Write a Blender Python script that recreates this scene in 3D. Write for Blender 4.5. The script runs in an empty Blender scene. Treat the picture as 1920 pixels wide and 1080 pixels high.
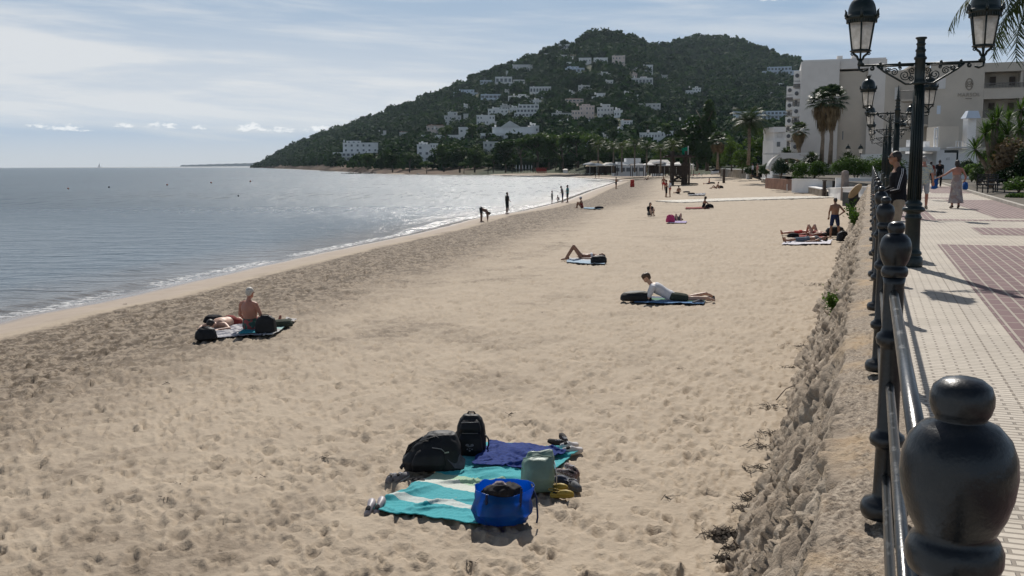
import bpy, bmesh, math, random
import numpy as np
from mathutils import Vector, Matrix

S = bpy.context.scene
COL = S.collection
rad = math.radians

# ------------------------------------------------------------------ camera
F_PX = 1850.0
CAM_Z = 4.2                       # sea level is z = 0
PITCH = math.atan((540 - 307.8) / F_PX)
ROLL = rad(0.29)
FWD = np.array([0, math.cos(PITCH), -math.sin(PITCH)])
_r0 = np.array([1.0, 0, 0]); _u0 = np.array([0, math.sin(PITCH), math.cos(PITCH)])
RGT = math.cos(ROLL) * _r0 - math.sin(ROLL) * _u0
UPV = math.sin(ROLL) * _r0 + math.cos(ROLL) * _u0
cam = bpy.data.cameras.new('camera'); camo = bpy.data.objects.new('camera', cam); COL.objects.link(camo)
cam.sensor_width = 36.0; cam.lens = 36.0 * F_PX / 1920
cam.clip_start = 0.05; cam.clip_end = 30000
camo.matrix_world = Matrix(((RGT[0], UPV[0], -FWD[0], 0), (RGT[1], UPV[1], -FWD[1], 0),
                            (RGT[2], UPV[2], -FWD[2], CAM_Z), (0, 0, 0, 1)))
S.camera = camo

# ------------------------------------------------------------------ light
SUN_EL = rad(44); SUN_AZ = rad(2.6)       # high and almost straight ahead, over the bay
sv = Vector((math.sin(SUN_AZ) * math.cos(SUN_EL), math.cos(SUN_AZ) * math.cos(SUN_EL), math.sin(SUN_EL)))
sl = bpy.data.lights.new('sun', 'SUN'); sl.energy = 4.6; sl.angle = rad(0.53); sl.color = (1.0, 0.95, 0.88)
so = bpy.data.objects.new('sun', sl); COL.objects.link(so); so.rotation_euler = (-sv).to_track_quat('-Z', 'Y').to_euler()
S.view_settings.view_transform = 'Standard'; S.view_settings.look = 'None'
S.view_settings.exposure = 0.0; S.view_settings.gamma = 1.0

class NT:
    """tiny helper for node trees"""
    def __init__(s, tree): s.t = tree
    def n(s, kind, **kw):
        nd = s.t.nodes.new(kind)
        ins = kw.pop('i', {})
        for k, v in kw.items(): setattr(nd, k, v)
        for k, v in ins.items():
            if isinstance(v, bpy.types.NodeSocket): s.t.links.new(v, nd.inputs[k])
            else: nd.inputs[k].default_value = v
        return nd
    def m(s, op, a, b=None, c=None, clamp=False):
        nd = s.t.nodes.new('ShaderNodeMath'); nd.operation = op; nd.use_clamp = clamp
        for k, v in enumerate((a, b, c)):
            if v is None: continue
            if isinstance(v, bpy.types.NodeSocket): s.t.links.new(v, nd.inputs[k])
            else: nd.inputs[k].default_value = v
        return nd.outputs[0]
    def ramp(s, fac, stops, interp='LINEAR'):
        nd = s.t.nodes.new('ShaderNodeValToRGB'); cr = nd.color_ramp; cr.interpolation = interp
        while len(cr.elements) < len(stops): cr.elements.new(0.5)
        for e, (p, c) in zip(cr.elements, stops):
            e.position = p; e.color = c if len(c) == 4 else (*c, 1)
        s.t.links.new(fac, nd.inputs[0]); return nd.outputs[0]
    def sstep(s, v, a, b):
        nd = s.t.nodes.new('ShaderNodeMapRange'); nd.interpolation_type = 'SMOOTHSTEP'
        s.t.links.new(v, nd.inputs[0]); nd.inputs[1].default_value = a; nd.inputs[2].default_value = b
        return nd.outputs[0]
    def mix(s, fac, a, b, mode='MIX'):
        nd = s.t.nodes.new('ShaderNodeMix'); nd.data_type = 'RGBA'; nd.blend_type = mode
        for k, v in ((0, fac), (6, a), (7, b)):
            if isinstance(v, bpy.types.NodeSocket): s.t.links.new(v, nd.inputs[k])
            else: nd.inputs[k].default_value = v if k == 0 or len(v) == 4 else (*v, 1)
        return nd.outputs[2]
    def noise(s, vec, scale, detail=4, rough=0.55, dist=0.0):
        nd = s.n('ShaderNodeTexNoise', i={'Scale': scale, 'Detail': detail, 'Roughness': rough, 'Distortion': dist})
        if vec is not None: s.t.links.new(vec, nd.inputs['Vector'])
        return nd.outputs['Fac']
    def link(s, a, b): s.t.links.new(a, b)

W = bpy.data.worlds.new('World'); S.world = W; W.use_nodes = True
W.node_tree.nodes.clear(); w = NT(W.node_tree)
sky = w.n('ShaderNodeTexSky', sky_type='NISHITA', sun_disc=False, sun_elevation=SUN_EL, sun_rotation=SUN_AZ)
sky.air_density = 1.0; sky.dust_density = 1.2; sky.ozone_density = 1.0
tc = w.n('ShaderNodeTexCoord').outputs['Generated']
sx = w.n('ShaderNodeSeparateXYZ', i={0: tc})
az = w.m('ARCTAN2', sx.outputs[0], sx.outputs[1])
el = w.m('ARCSINE', sx.outputs[2])
# thin streaky high cloud
wv = w.n('ShaderNodeCombineXYZ', i={0: w.m('ADD', w.m('MULTIPLY', az, 1.7), w.m('MULTIPLY', el, 2.0)), 1: w.m('MULTIPLY', el, 17.0), 2: 0.3}).outputs[0]
n1 = w.noise(wv, 1.5, 8, 0.6, 0.5)
wv2 = w.n('ShaderNodeCombineXYZ', i={0: w.m('MULTIPLY', az, 5.0), 1: w.m('ADD', w.m('MULTIPLY', el, 60.0), w.m('MULTIPLY', az, 6.0)), 2: 4.1}).outputs[0]
n2 = w.noise(wv2, 1.0, 7, 0.62, 0.4)
wisp = w.m('ADD', w.m('MULTIPLY', n1, 0.7), w.m('MULTIPLY', n2, 0.3))
wisp = w.sstep(wisp, 0.41, 0.66)
side = w.sstep(az, 0.55, -0.25)                       # the veil is thicker to the left
bank = w.m('MULTIPLY', w.sstep(el, 0.02, 0.05), w.sstep(el, 0.16, 0.075))      # a brighter bank a few degrees up
veil = w.m('MULTIPLY', wisp, w.m('ADD', w.m('MULTIPLY', side, 0.10), 0.50))
veil = w.m('ADD', veil, w.m('MULTIPLY', w.m('MULTIPLY', side, bank), 0.50), clamp=True)
veil = w.m('ADD', veil, w.m('MULTIPLY', side, 0.19), clamp=True)
low = w.sstep(el, 0.055, 0.0)
veil = w.m('MAXIMUM', veil, w.m('MULTIPLY', low, 0.94))
high = w.sstep(el, 0.62, 0.24)                       # overhead the veil thins to plain blue
veil = w.m('MULTIPLY', veil, w.m('ADD', 0.12, w.m('MULTIPLY', high, 0.88)))
cloud_col = w.mix(low, (0.71, 0.735, 0.765, 1), (0.585, 0.612, 0.64, 1))
skyc = w.mix(1.0, sky.outputs[0], (0.062, 0.062, 0.062, 1), 'MULTIPLY')
skyc = w.mix(w.sstep(el, 0.55, 0.25), skyc, (0.300, 0.430, 0.600, 1))
base = w.mix(veil, skyc, cloud_col)
# a row of small cumulus puffs low over the horizon, and one at the top
fn = w.n('ShaderNodeCombineXYZ', i={0: w.m('MULTIPLY', az, 105.0), 1: w.m('MULTIPLY', el, 210.0), 2: 0.0}).outputs[0]
q = w.m('SUBTRACT', w.noise(fn, 1.0, 6, 0.62), 0.5)
puff = None; shade = None
def pxdir(px, py):
    d = FWD + (px - 960) / F_PX * RGT - (py - 540) / F_PX * UPV; d = d / np.linalg.norm(d)
    return math.atan2(d[0], d[1]), math.asin(d[2])
for px, py, wx, wy in ((72, 237, 22, 6), (118, 241, 34, 10), (152, 245, 22, 4), (233, 236, 22, 7), (305, 238, 34, 10), (375, 240, 18, 8),
                       (468, 241, 34, 13), (525, 245, 36, 9), (600, 243, 34, 10), (1450, -4, 60, 11), (1540, -7, 60, 10)):
    a0, e0 = pxdir(px, py)
    dx = w.m('DIVIDE', w.m('SUBTRACT', az, a0), wx / F_PX)
    dy = w.m('DIVIDE', w.m('SUBTRACT', el, e0), wy / F_PX)
    dyb = w.m('MULTIPLY', dy, w.m('ADD', 1.0, w.m('MULTIPLY', w.m('LESS_THAN', dy, 0.0), 0.9)))
    v = w.m('SUBTRACT', 1.0, w.m('ADD', w.m('MULTIPLY', dx, dx), w.m('MULTIPLY', dyb, dyb)))
    v = w.m('MAXIMUM', v, -2.0)
    puff = v if puff is None else w.m('MAXIMUM', puff, v)
pf = w.sstep(w.m('ADD', puff, w.m('MULTIPLY', q, 5.0)), 0.15, 1.25)
pc = w.mix(w.sstep(w.m('ADD', puff, w.m('MULTIPLY', q, 3.0)), -0.1, 1.1), (0.66, 0.68, 0.70, 1), (0.96, 0.96, 0.96, 1))
base = w.mix(w.m('MULTIPLY', pf, 0.8), base, pc)
bg = w.n('ShaderNodeBackground', i={0: base, 1: 1.0})
w.link(bg.outputs[0], w.n('ShaderNodeOutputWorld').inputs[0])
S.cycles.use_denoising = True
S.cycles.max_bounces = 6; S.cycles.diffuse_bounces = 2; S.cycles.glossy_bounces = 3
S.cycles.transmission_bounces = 4; S.cycles.volume_bounces = 0; S.cycles.transparent_max_bounces = 8
S.cycles.caustics_reflective = False; S.cycles.caustics_refractive = False
S.cycles.sample_clamp_indirect = 3.0
# ------------------------------------------------------------------ picking points on the ground
def ray(px, py): return FWD + (px - 960) / F_PX * RGT - (py - 540) / F_PX * UPV
def at(px, py, z):
    d = ray(px, py); k = (z - CAM_Z) / d[2]; return Vector((d[0] * k, d[1] * k, z))
def at_depth(px, py, Y):
    d = ray(px, py); k = Y / d[1]; return Vector((d[0] * k, Y, CAM_Z + d[2] * k))
# frame along the promenade rail: u along it, v to the landward side
O0 = np.array([0.559, 1.20]); UD = np.array([0.3405, 0.9402]); VD = np.array([0.9402, -0.3405])
RAIL_ANG = math.atan2(UD[1], UD[0])         # heading of the rail
PZ = 2.55                                   # promenade level
def P(u, v, z=PZ): q = O0 + UD * u + VD * v; return Vector((q[0], q[1], z))
def uv_of(p): d = np.array([p[0], p[1]]) - O0; return float(d @ UD), float(d @ VD)

# ------------------------------------------------------------------ numpy noise
_rng = np.random.RandomState(7)
_perm = _rng.permutation(512).astype(np.int64)
def _h(ix, iy, iz): return _perm[(_perm[(_perm[ix & 511] + iy) & 511] + iz) & 511] / 511.0
def vnoise(x, y, z=0.0):
    x = np.asarray(x, float); y = np.asarray(y, float); z = np.zeros_like(x) + z
    ix, iy, iz = np.floor(x).astype(np.int64), np.floor(y).astype(np.int64), np.floor(z).astype(np.int64)
    fx, fy, fz = x - ix, y - iy, z - iz
    fx, fy, fz = [f * f * f * (f * (f * 6 - 15) + 10) for f in (fx, fy, fz)]
    r = 0
    for a in (0, 1):
        for b in (0, 1):
            for c in (0, 1):
                r = r + _h(ix + a, iy + b, iz + c) * (fx if a else 1 - fx) * (fy if b else 1 - fy) * (fz if c else 1 - fz)
    return r * 2 - 1
def fbm(x, y, z=0.0, o=4, g=0.5):
    r = 0; a = 1.0; t = 0
    for k in range(o):
        r = r + a * vnoise(np.asarray(x) * 2 ** k + 17.3 * k, np.asarray(y) * 2 ** k - 9.1 * k, np.asarray(z) * 2 ** k); t += a; a *= g
    return r / t
def worley(x, y):
    """distance to the nearest and second nearest jittered point, and that cell's random value"""
    ix, iy = np.floor(x).astype(np.int64), np.floor(y).astype(np.int64)
    d1 = np.full(x.shape, 9.0); d2 = np.full(x.shape, 9.0); cv = np.zeros(x.shape)
    for a in (-1, 0, 1):
        for b in (-1, 0, 1):
            cx, cy = ix + a, iy + b
            px = cx + _h(cx, cy, 0 * cx + 3); py = cy + _h(cx, cy, 0 * cx + 11)
            d = np.hypot(px - x, py - y); v = _h(cx, cy, 0 * cx + 29)
            nearer = d < d1
            d2 = np.where(nearer, d1, np.minimum(d2, d)); cv = np.where(nearer, v, cv); d1 = np.where(nearer, d, d1)
    return d1, d2, cv
def smooth(x, a, b): t = np.clip((x - a) / (b - a), 0, 1); return t * t * (3 - 2 * t)

# ------------------------------------------------------------------ objects
def tag(o, label=None, cat=None, group=None, kind=None):
    if label: o['label'] = label
    if cat: o['category'] = cat
    if group: o['group'] = group
    if kind: o['kind'] = kind
    return o
def empty(name, loc=(0, 0, 0), rz=0.0, label=None, cat=None, group=None, sc=1.0):
    o = bpy.data.objects.new(name, None); COL.objects.link(o); o.location = loc; o.rotation_euler = (0, 0, rz)
    o.scale = (sc, sc, sc); o.empty_display_size = 0.1
    return tag(o, label, cat, group)
def kids(o): return KIDS.get(o.as_pointer(), [])
KIDS = {}
def link(o, parent=None):
    COL.objects.link(o)
    if parent is not None:
        o.parent = parent; KIDS.setdefault(parent.as_pointer(), []).append(o)
    return o
def copy_tree(o, parent=None):
    c = o.copy(); link(c, parent)
    for ch in kids(o): copy_tree(ch, c)
    return c
def mesh_np(name, V, Fq, mat=None, parent=None, smooth_=False):
    """mesh from numpy vertices and an (n,3) or (n,4) face array"""
    V = np.asarray(V, np.float32); Fq = np.asarray(Fq, np.int32)
    me = bpy.data.meshes.new(name); n, k = Fq.shape
    me.vertices.add(len(V)); me.vertices.foreach_set('co', V.ravel())
    me.loops.add(n * k); me.loops.foreach_set('vertex_index', Fq.ravel())
    me.polygons.add(n); me.polygons.foreach_set('loop_start', np.arange(0, n * k, k, dtype=np.int32))
    me.polygons.foreach_set('loop_total', np.full(n, k, np.int32))
    if smooth_: me.polygons.foreach_set('use_smooth', np.ones(n, bool))
    me.update(calc_edges=True)
    if mat: me.materials.append(mat)
    return link(bpy.data.objects.new(name, me), parent)
def grid_faces(nr, nc, wrap=False):
    i = np.arange(nr - 1)[:, None] * nc; j = np.arange(nc if wrap else nc - 1)[None, :]
    j2 = (j + 1) % nc
    return np.stack([i + j, i + j2, i + nc + j2, i + nc + j], -1).reshape(-1, 4)
class MB:
    """collects shapes into one mesh"""
    def __init__(s): s.v = []; s.f = []; s.sm = []
    def add(s, V, Fs, sm=False):
        b = len(s.v); s.v.extend(tuple(map(float, p)) for p in V); s.f.extend(tuple(b + i for i in f) for f in Fs); s.sm.extend([sm] * len(Fs)); return s
    def box(s, c, d, rz=0.0, M=None):
        hx, hy, hz = d[0] / 2, d[1] / 2, d[2] / 2; V = []
        for z in (-hz, hz):
            for x, y in ((-hx, -hy), (hx, -hy), (hx, hy), (-hx, hy)):
                p = Vector((x, y, z))
                if M: p = M @ p
                elif rz: p = Vector((x * math.cos(rz) - y * math.sin(rz), x * math.sin(rz) + y * math.cos(rz), z))
                V.append(p + Vector(c))
        return s.add(V, [(3, 2, 1, 0), (4, 5, 6, 7), (0, 1, 5, 4), (1, 2, 6, 5), (2, 3, 7, 6), (3, 0, 4, 7)])
    def tube(s, pts, r, n=8, cap=True, sm=True, flat=1.0):
        pts = [Vector(p) for p in pts]; r = r if hasattr(r, '__len__') else [r] * len(pts)
        V = []; F = []; t0 = (pts[1] - pts[0]).normalized()
        up = Vector((0, 0, 1)) if abs(t0.z) < 0.9 else Vector((0, 1, 0)); a = t0.cross(up).normalized()
        for i, p in enumerate(pts):
            t = (pts[min(i + 1, len(pts) - 1)] - pts[max(i - 1, 0)]).normalized()
            a = (a - t * a.dot(t)).normalized(); b = t.cross(a)
            for k in range(n):
                th = 2 * math.pi * k / n; V.append(p + a * (math.cos(th) * r[i]) + b * (math.sin(th) * r[i] * flat))
        for i in range(len(pts) - 1):
            for k in range(n):
                F.append((i * n + k, i * n + (k + 1) % n, (i + 1) * n + (k + 1) % n, (i + 1) * n + k))
        s.add(V, F, sm)
        if cap:
            m = len(s.v) - len(V)
            s.f.append(tuple(m + k for k in range(n))[::-1]); s.f.append(tuple(m + (len(pts) - 1) * n + k for k in range(n))); s.sm += [False, False]
        return s
    def lathe(s, prof, n=20, c=(0, 0, 0), sm=True):
        V = []; F = []
        for r, z in prof:
            for k in range(n): th = 2 * math.pi * (k + .5) / n; V.append((c[0] + r * math.cos(th), c[1] + r * math.sin(th), c[2] + z))
        for i in range(len(prof) - 1):
            for k in range(n): F.append((i * n + k, i * n + (k + 1) % n, (i + 1) * n + (k + 1) % n, (i + 1) * n + k))
        F.append(tuple(range(n))[::-1]); F.append(tuple((len(prof) - 1) * n + k for k in range(n)))
        return s.add(V, F, sm)
    def ell(s, c, r, n=12, m=8, M=None):
        V = []; F = []
        for i in range(m + 1):
            ph = math.pi * i / m - math.pi / 2
            for k in range(n):
                th = 2 * math.pi * k / n; p = Vector((r[0] * math.cos(ph) * math.cos(th), r[1] * math.cos(ph) * math.sin(th), r[2] * math.sin(ph)))
                V.append((M @ p if M else p) + Vector(c))
        for i in range(m):
            for k in range(n): F.append((i * n + k, i * n + (k + 1) % n, (i + 1) * n + (k + 1) % n, (i + 1) * n + k))
        return s.add(V, F, True)
    def rings(s, rings, cap=True, sm=True, closed=True):
        n = len(rings[0]); V = [p for r in rings for p in r]; F = []
        for i in range(len(rings) - 1):
            for k in range(n if closed else n - 1): F.append((i * n + k, i * n + (k + 1) % n, (i + 1) * n + (k + 1) % n, (i + 1) * n + k))
        s.add(V, F, sm)
        if cap:
            m = len(s.v) - len(V); s.f.append(tuple(m + k for k in range(n))[::-1]); s.f.append(tuple(m + (len(rings) - 1) * n + k for k in range(n))); s.sm += [sm, sm]
        return s
    def prism(s, poly, z0, z1):
        n = len(poly); V = [(x, y, z0) for x, y in poly] + [(x, y, z1) for x, y in poly]
        return s.add(V, [tuple(range(n))[::-1], tuple(range(n, 2 * n))] + [(k, (k + 1) % n, n + (k + 1) % n, n + k) for k in range(n)])
    def mesh(s, name, mat=None):
        me = bpy.data.meshes.new(name); me.from_pydata(s.v, [], s.f); me.polygons.foreach_set('use_smooth', s.sm)
        if mat: me.materials.append(mat)
        return me
    def build(s, name, mat, parent=None):
        return link(bpy.data.objects.new(name, s.mesh(name, mat)), parent)
def bevel(o, w=0.01, seg=2):
    m = o.modifiers.new('bevel', 'BEVEL'); m.width = w; m.segments = seg; m.limit_method = 'ANGLE'; return o
def rrect(w_, d_, n=24, e=4.0):
    out = []
    for k in range(n):
        th = 2 * math.pi * (k + .5) / n; c, s_ = math.cos(th), math.sin(th)
        out.append((w_ / 2 * math.copysign(abs(c) ** (2 / e), c), d_ / 2 * math.copysign(abs(s_) ** (2 / e), s_)))
    return out

# ------------------------------------------------------------------ materials
def pmat(name, col, rough=0.7, var=0.12, scale=3.0, bump=0.0, bscale=20.0, metal=0.0, spec=0.5, coord='Object', col2=None, detail=5):
    m = bpy.data.materials.new(name); m.use_nodes = True; m.node_tree.nodes.clear(); t = NT(m.node_tree)
    b = t.n('ShaderNodeBsdfPrincipled', i={'Roughness': rough, 'Metallic': metal, 'Specular IOR Level': spec})
    v = t.n('ShaderNodeTexCoord').outputs[coord]
    nz = t.noise(v, scale, detail, 0.6)
    lo = tuple(c * (1 - var * 1.6) for c in col[:3]); hi = tuple(min(1, c * (1 + var * 1.6)) for c in (col2 or col)[:3])
    t.link(t.ramp(nz, ((0.3, lo), (0.7, hi))), b.inputs['Base Color'])
    if bump:
        bp = t.n('ShaderNodeBump', i={'Strength': 1.0, 'Distance': bump, 'Height': t.noise(v, bscale, 4, 0.6)})
        t.link(bp.outputs[0], b.inputs['Normal'])
    t.link(b.outputs[0], t.n('ShaderNodeOutputMaterial').inputs[0])
    return m
def leafmat(name, c0, c1, trans=0.35, rough=0.6, scale=0.4):
    """foliage: colour varies clump by clump, a little light comes through"""
    m = bpy.data.materials.new(name); m.use_nodes = True; m.node_tree.nodes.clear(); t = NT(m.node_tree)
    v = t.n('ShaderNodeTexCoord').outputs['Object']
    oi = t.n('ShaderNodeObjectInfo').outputs['Random']
    nz = t.noise(v, scale, 3, 0.6)
    nz = t.m('ADD', nz, t.m('MULTIPLY', t.m('SUBTRACT', oi, 0.5), 0.25))
    c = t.ramp(nz, ((0.35, c0), (0.68, c1)))
    b = t.n('ShaderNodeBsdfPrincipled', i={'Roughness': rough, 'Base Color': c, 'Specular IOR Level': 0.12})
    tr = t.n('ShaderNodeBsdfTranslucent', i={'Color': t.mix(1.0, c, (1.0, 1.0, 0.55, 1), 'MULTIPLY')})
    mx = t.n('ShaderNodeMixShader', i={0: trans, 1: b.outputs[0], 2: tr.outputs[0]})
    t.link(mx.outputs[0], t.n('ShaderNodeOutputMaterial').inputs[0]); return m
# ================================================================== SETTING
# ---- the shoreline, from the near left round the bay to the headland
_sh = [(-19.5, -14), (-18.2, 0), (-16.4, 14)]
for px, py in ((0, 598), (130, 575), (400, 515), (560, 480), (760, 440), (870, 412), (960, 398), (1040, 380), (1100, 358), (1146, 343.5),
               (1156, 339.8), (1146, 337.2), (1110, 334.6), (1060, 332), (980, 329.6), (900, 328.2), (738, 327.2), (638, 322), (527, 316.6), (484, 314.2)):
    p = at(px, py, 0); _sh.append((p.x, p.y))
SHORE = np.array(_sh)
_poly = np.vstack([SHORE, [(-1500, 3000), (-9000, 3000), (-9000, -14)]])
def shore_t(x, y):
    """distance inland from the waterline (negative over the water)"""
    x = np.asarray(x, float); y = np.asarray(y, float); d = np.full(x.shape, 1e9)
    for (ax, ay), (bx, by) in zip(SHORE[:-1], SHORE[1:]):
        vx, vy = bx - ax, by - ay; k = np.clip(((x - ax) * vx + (y - ay) * vy) / (vx * vx + vy * vy), 0, 1)
        d = np.minimum(d, np.hypot(x - ax - k * vx, y - ay - k * vy))
    ins = np.zeros(x.shape, bool); n = len(_poly)
    for i in range(n):
        (ax, ay), (bx, by) = _poly[i], _poly[(i + 1) % n]
        if ay == by: continue
        ins ^= ((ay > y) != (by > y)) & (x < (bx - ax) * (y - ay) / (by - ay) + ax)
    return np.where(ins, -d, d)
def sand_base(x, y, t=None):
    x = np.asarray(x, float); y = np.asarray(y, float)
    if t is None: t = shore_t(x, y)
    z = np.where(t > 0, 0.95 * (1 - np.exp(-np.maximum(t, 0) / 7.0)), 0.136 * np.maximum(t, -30))
    return z + 0.75 * smooth(y, 70, 240) * smooth(t, 4, 40)
def sz(x, y): return float(sand_base(np.array([x]), np.array([y]))[0])
def at_sand(px, py):
    z = 0.8
    for _ in range(25):
        p = at(px, py, z); z = 0.5 * z + 0.5 * max(-0.3, sz(p.x, p.y))
    p = at(px, py, z); return Vector((p.x, p.y, z))

# ---- trampled sand: a tile of footprints and scuffs, laid twice at different turns and scales
def footprint_tile(n=1000, size=20.0, seed=3):
    r = np.random.RandomState(seed); H = np.zeros((n, n)); px = n / size; N = 9500
    for k in range(N):
        cx, cy = r.rand(2) * n; a = r.rand() * math.pi * 2; L = (0.055 + 0.080 * r.rand() ** 1.5) * px; Wd = L * (0.42 + 0.35 * r.rand()); dep = 0.026 + 0.05 * r.rand() ** 1.4
        R = int(L * 2.2); ii = np.arange(-R, R + 1); X, Y = np.meshgrid(ii, ii)
        u_ = (X * math.cos(a) + Y * math.sin(a)) / L; v_ = (-X * math.sin(a) + Y * math.cos(a)) / Wd
        q_ = np.sqrt(u_ * u_ + v_ * v_ * (1 + 0.25 * u_)); foot = -dep * np.clip(1 - q_ ** 2.2, 0, 1) + 0.5 * dep * np.exp(-((q_ - 1.22) / 0.24) ** 2)
        H[np.ix_((int(cy) + ii) % n, (int(cx) + ii) % n)] *= (1 - 0.55 * np.exp(-(q_ / 1.1) ** 4)); H[np.ix_((int(cy) + ii) % n, (int(cx) + ii) % n)] += foot
    return np.clip(H, -0.10, 0.065)
FT = footprint_tile()
def tile_sample(x, y):
    n = FT.shape[0]; s_ = n / 20.0; u_, v_ = x * s_, y * s_; iu, iv = np.floor(u_).astype(int), np.floor(v_).astype(int); fu, fv = u_ - iu, v_ - iv
    g = lambda a, b: FT[b % n, a % n]
    return (g(iu, iv) * (1 - fu) + g(iu + 1, iv) * fu) * (1 - fv) + (g(iu, iv + 1) * (1 - fu) + g(iu + 1, iv + 1) * fu) * fv
def sand_relief(x, y, t):
    c, s_ = math.cos(0.7), math.sin(0.7); c2, s2 = math.cos(2.1), math.sin(2.1)
    a = tile_sample(x * c - y * s_, x * s_ + y * c); b = tile_sample((x * c2 - y * s2) * 0.9 + 3.7, (x * s2 + y * c2) * 0.9)
    k = smooth(fbm(x * 0.13, y * 0.13, 2.0, 3), -0.35, 0.35)
    lum = a * (0.55 + 0.45 * k) + b * (0.75 - 0.35 * k) + 0.030 * fbm(x * 0.9, y * 0.9, 5.0, 3) + 0.008 * fbm(x * 5, y * 5, 1.0, 3)
    bnd = smooth(t, 3.2, 4.2) * smooth(t, 12.0, 7.5)                   # churned, lumpy band of weed and sand
    lum = lum * (1 + .35 * bnd) + bnd * 0.028 * fbm(x * 3.1, y * 3.1, 7.0, 4, .6)
    return lum * smooth(t, 2.6, 5.0) + 0.006 * fbm(x * 2, y * 2, 3.0, 2)

na, nr = 880, 760
ang = np.linspace(rad(-44), rad(40), na); rr = 3.2 * (480 / 3.2) ** (np.arange(nr) / (nr - 1))
A, R_ = np.meshgrid(ang, rr); SX, SY = (R_ * np.sin(A)).ravel(), (R_ * np.cos(A)).ravel()
ST = shore_t(SX, SY); SZ = sand_base(SX, SY, ST) + sand_relief(SX, SY, ST)
# sand drifted up a little against the foot of the wall
m = bpy.data.materials.new('sand'); m.use_nodes = True; m.node_tree.nodes.clear(); t = NT(m.node_tree)
pos = t.n('ShaderNodeNewGeometry').outputs['Position']
ta = t.n('ShaderNodeAttribute', attribute_name='inland').outputs['Fac']
big = t.noise(pos, 0.22, 4, 0.6); mid = t.noise(pos, 1.6, 5, 0.65); fine = t.noise(pos, 22, 4, 0.7); edge = t.noise(pos, 0.45, 5, 0.6)
dry = t.ramp(t.m('ADD', t.m('MULTIPLY', mid, 0.6), t.m('MULTIPLY', fine, 0.4)), ((0.3, (0.325, 0.262, 0.194)), (0.72, (0.445, 0.366, 0.274))))
# a band of darker, coarser sand full of dried weed fibre above the smooth wash
tw = t.m('ADD', ta, t.m('MULTIPLY', t.m('SUBTRACT', edge, 0.5), 4.0))
band = t.m('MULTIPLY', t.sstep(t.m('ADD', ta, t.m('MULTIPLY', t.m('SUBTRACT', t.noise(pos, 1.3, 4, 0.6), 0.5), 0.9)), 3.5, 4.1), t.sstep(tw, 12.5, 7.5))
patch = t.m('MULTIPLY', t.m('MULTIPLY', t.sstep(t.noise(pos, 0.33, 5, 0.62), 0.52, 0.66), t.sstep(ta, 22.0, 9.0)), 0.75)
weed = t.m('MULTIPLY', t.m('MAXIMUM', band, patch), t.m('ADD', 0.42, t.m('MULTIPLY', t.sstep(t.noise(pos, 3.6, 5, 0.75), 0.42, 0.56), 0.58)))
dark = t.ramp(t.noise(pos, 9, 5, 0.7), ((0.3, (0.036, 0.025, 0.015)), (0.7, (0.120, 0.085, 0.054))))
c = t.mix(t.m('MULTIPLY', weed, 0.95), dry, dark)
wet = t.sstep(t.m('ADD', ta, t.m('MULTIPLY', t.m('SUBTRACT', edge, 0.5), 1.2)), 3.6, 2.7)
c = t.mix(wet, c, t.ramp(mid, ((0.3, (0.335, 0.272, 0.215)), (0.7, (0.40, 0.330, 0.265)))))
soak = t.sstep(t.m('ADD', ta, t.m('MULTIPLY', t.m('SUBTRACT', edge, 0.5), 1.0)), 1.9, 0.7)
c = t.mix(t.m('MULTIPLY', soak, 0.75), c, (0.20, 0.155, 0.125, 1))
crumb = t.m('MULTIPLY', t.sstep(t.noise(pos, 7.0, 3, 0.6), 0.70, 0.76), t.sstep(ta, 3.0, 6.0))
c = t.mix(t.m('MULTIPLY', crumb, 0.65), c, (0.07, 0.05, 0.035, 1))
rg = t.m('SUBTRACT', 0.9, t.m('MULTIPLY', soak, 0.76))
bp = t.n('ShaderNodeBump', i={'Strength': t.m('SUBTRACT', 1.0, t.m('MULTIPLY', wet, 0.9)), 'Distance': 0.02, 'Height': t.m('ADD', t.noise(pos, 14, 4, 0.65), t.m('MULTIPLY', fine, 0.3))})
b = t.n('ShaderNodeBsdfPrincipled', i={'Base Color': c, 'Roughness': rg, 'Normal': bp.outputs[0], 'Specular IOR Level': 0.3})
t.link(b.outputs[0], t.n('ShaderNodeOutputMaterial').inputs[0])
sand = mesh_np('beach', np.stack([SX, SY, SZ], -1), grid_faces(nr, na), m, smooth_=True); tag(sand, kind='structure')
at_ = sand.data.attributes.new('inland', 'FLOAT', 'POINT'); at_.data.foreach_set('value', np.clip(ST, -50, 300).astype(np.float32))

# ---- sea
na, nr = 640, 620
ang = np.linspace(rad(-60), rad(46), na); rr = 14 * (5200 / 14) ** (np.arange(nr) / (nr - 1))
A, R_ = np.meshgrid(ang, rr); X, Y = (R_ * np.sin(A)).ravel(), (R_ * np.cos(A)).ravel(); T = shore_t(X, Y)
al = (X * 0.24 + Y * 0.97)                                   # distance along the beach
off = 1.3 + 0.9 * fbm(al * 0.08, al * 0, 0.0, 3)
Z = 0.10 * smooth(fbm(al * 0.06, al * 0 + 4, 0.0, 2), -0.25, 0.2) * np.exp(-((T + off) / 0.42) ** 2)
Z += 0.045 * np.exp(-((T + off + 3.2) / 0.8) ** 2) * smooth(fbm(al * 0.09, al * 0 + 9, 0.0, 2), 0.0, 0.3)
Z += 0.02 * fbm(X * 0.5 + Y * 0.12, Y * 0.5 - X * 0.12, 0.0, 3) * smooth(R_.ravel(), 900, 200)
m = bpy.data.materials.new('sea_water'); m.use_nodes = True; m.node_tree.nodes.clear(); t = NT(m.node_tree)
pos = t.n('ShaderNodeNewGeometry').outputs['Position']
ta = t.n('ShaderNodeAttribute', attribute_name='inland').outputs['Fac']
mp = t.n('ShaderNodeMapping', i={'Vector': pos, 'Rotation': (0, 0, 0.25), 'Scale': (0.55, 1.5, 1.0)}).outputs[0]
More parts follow.
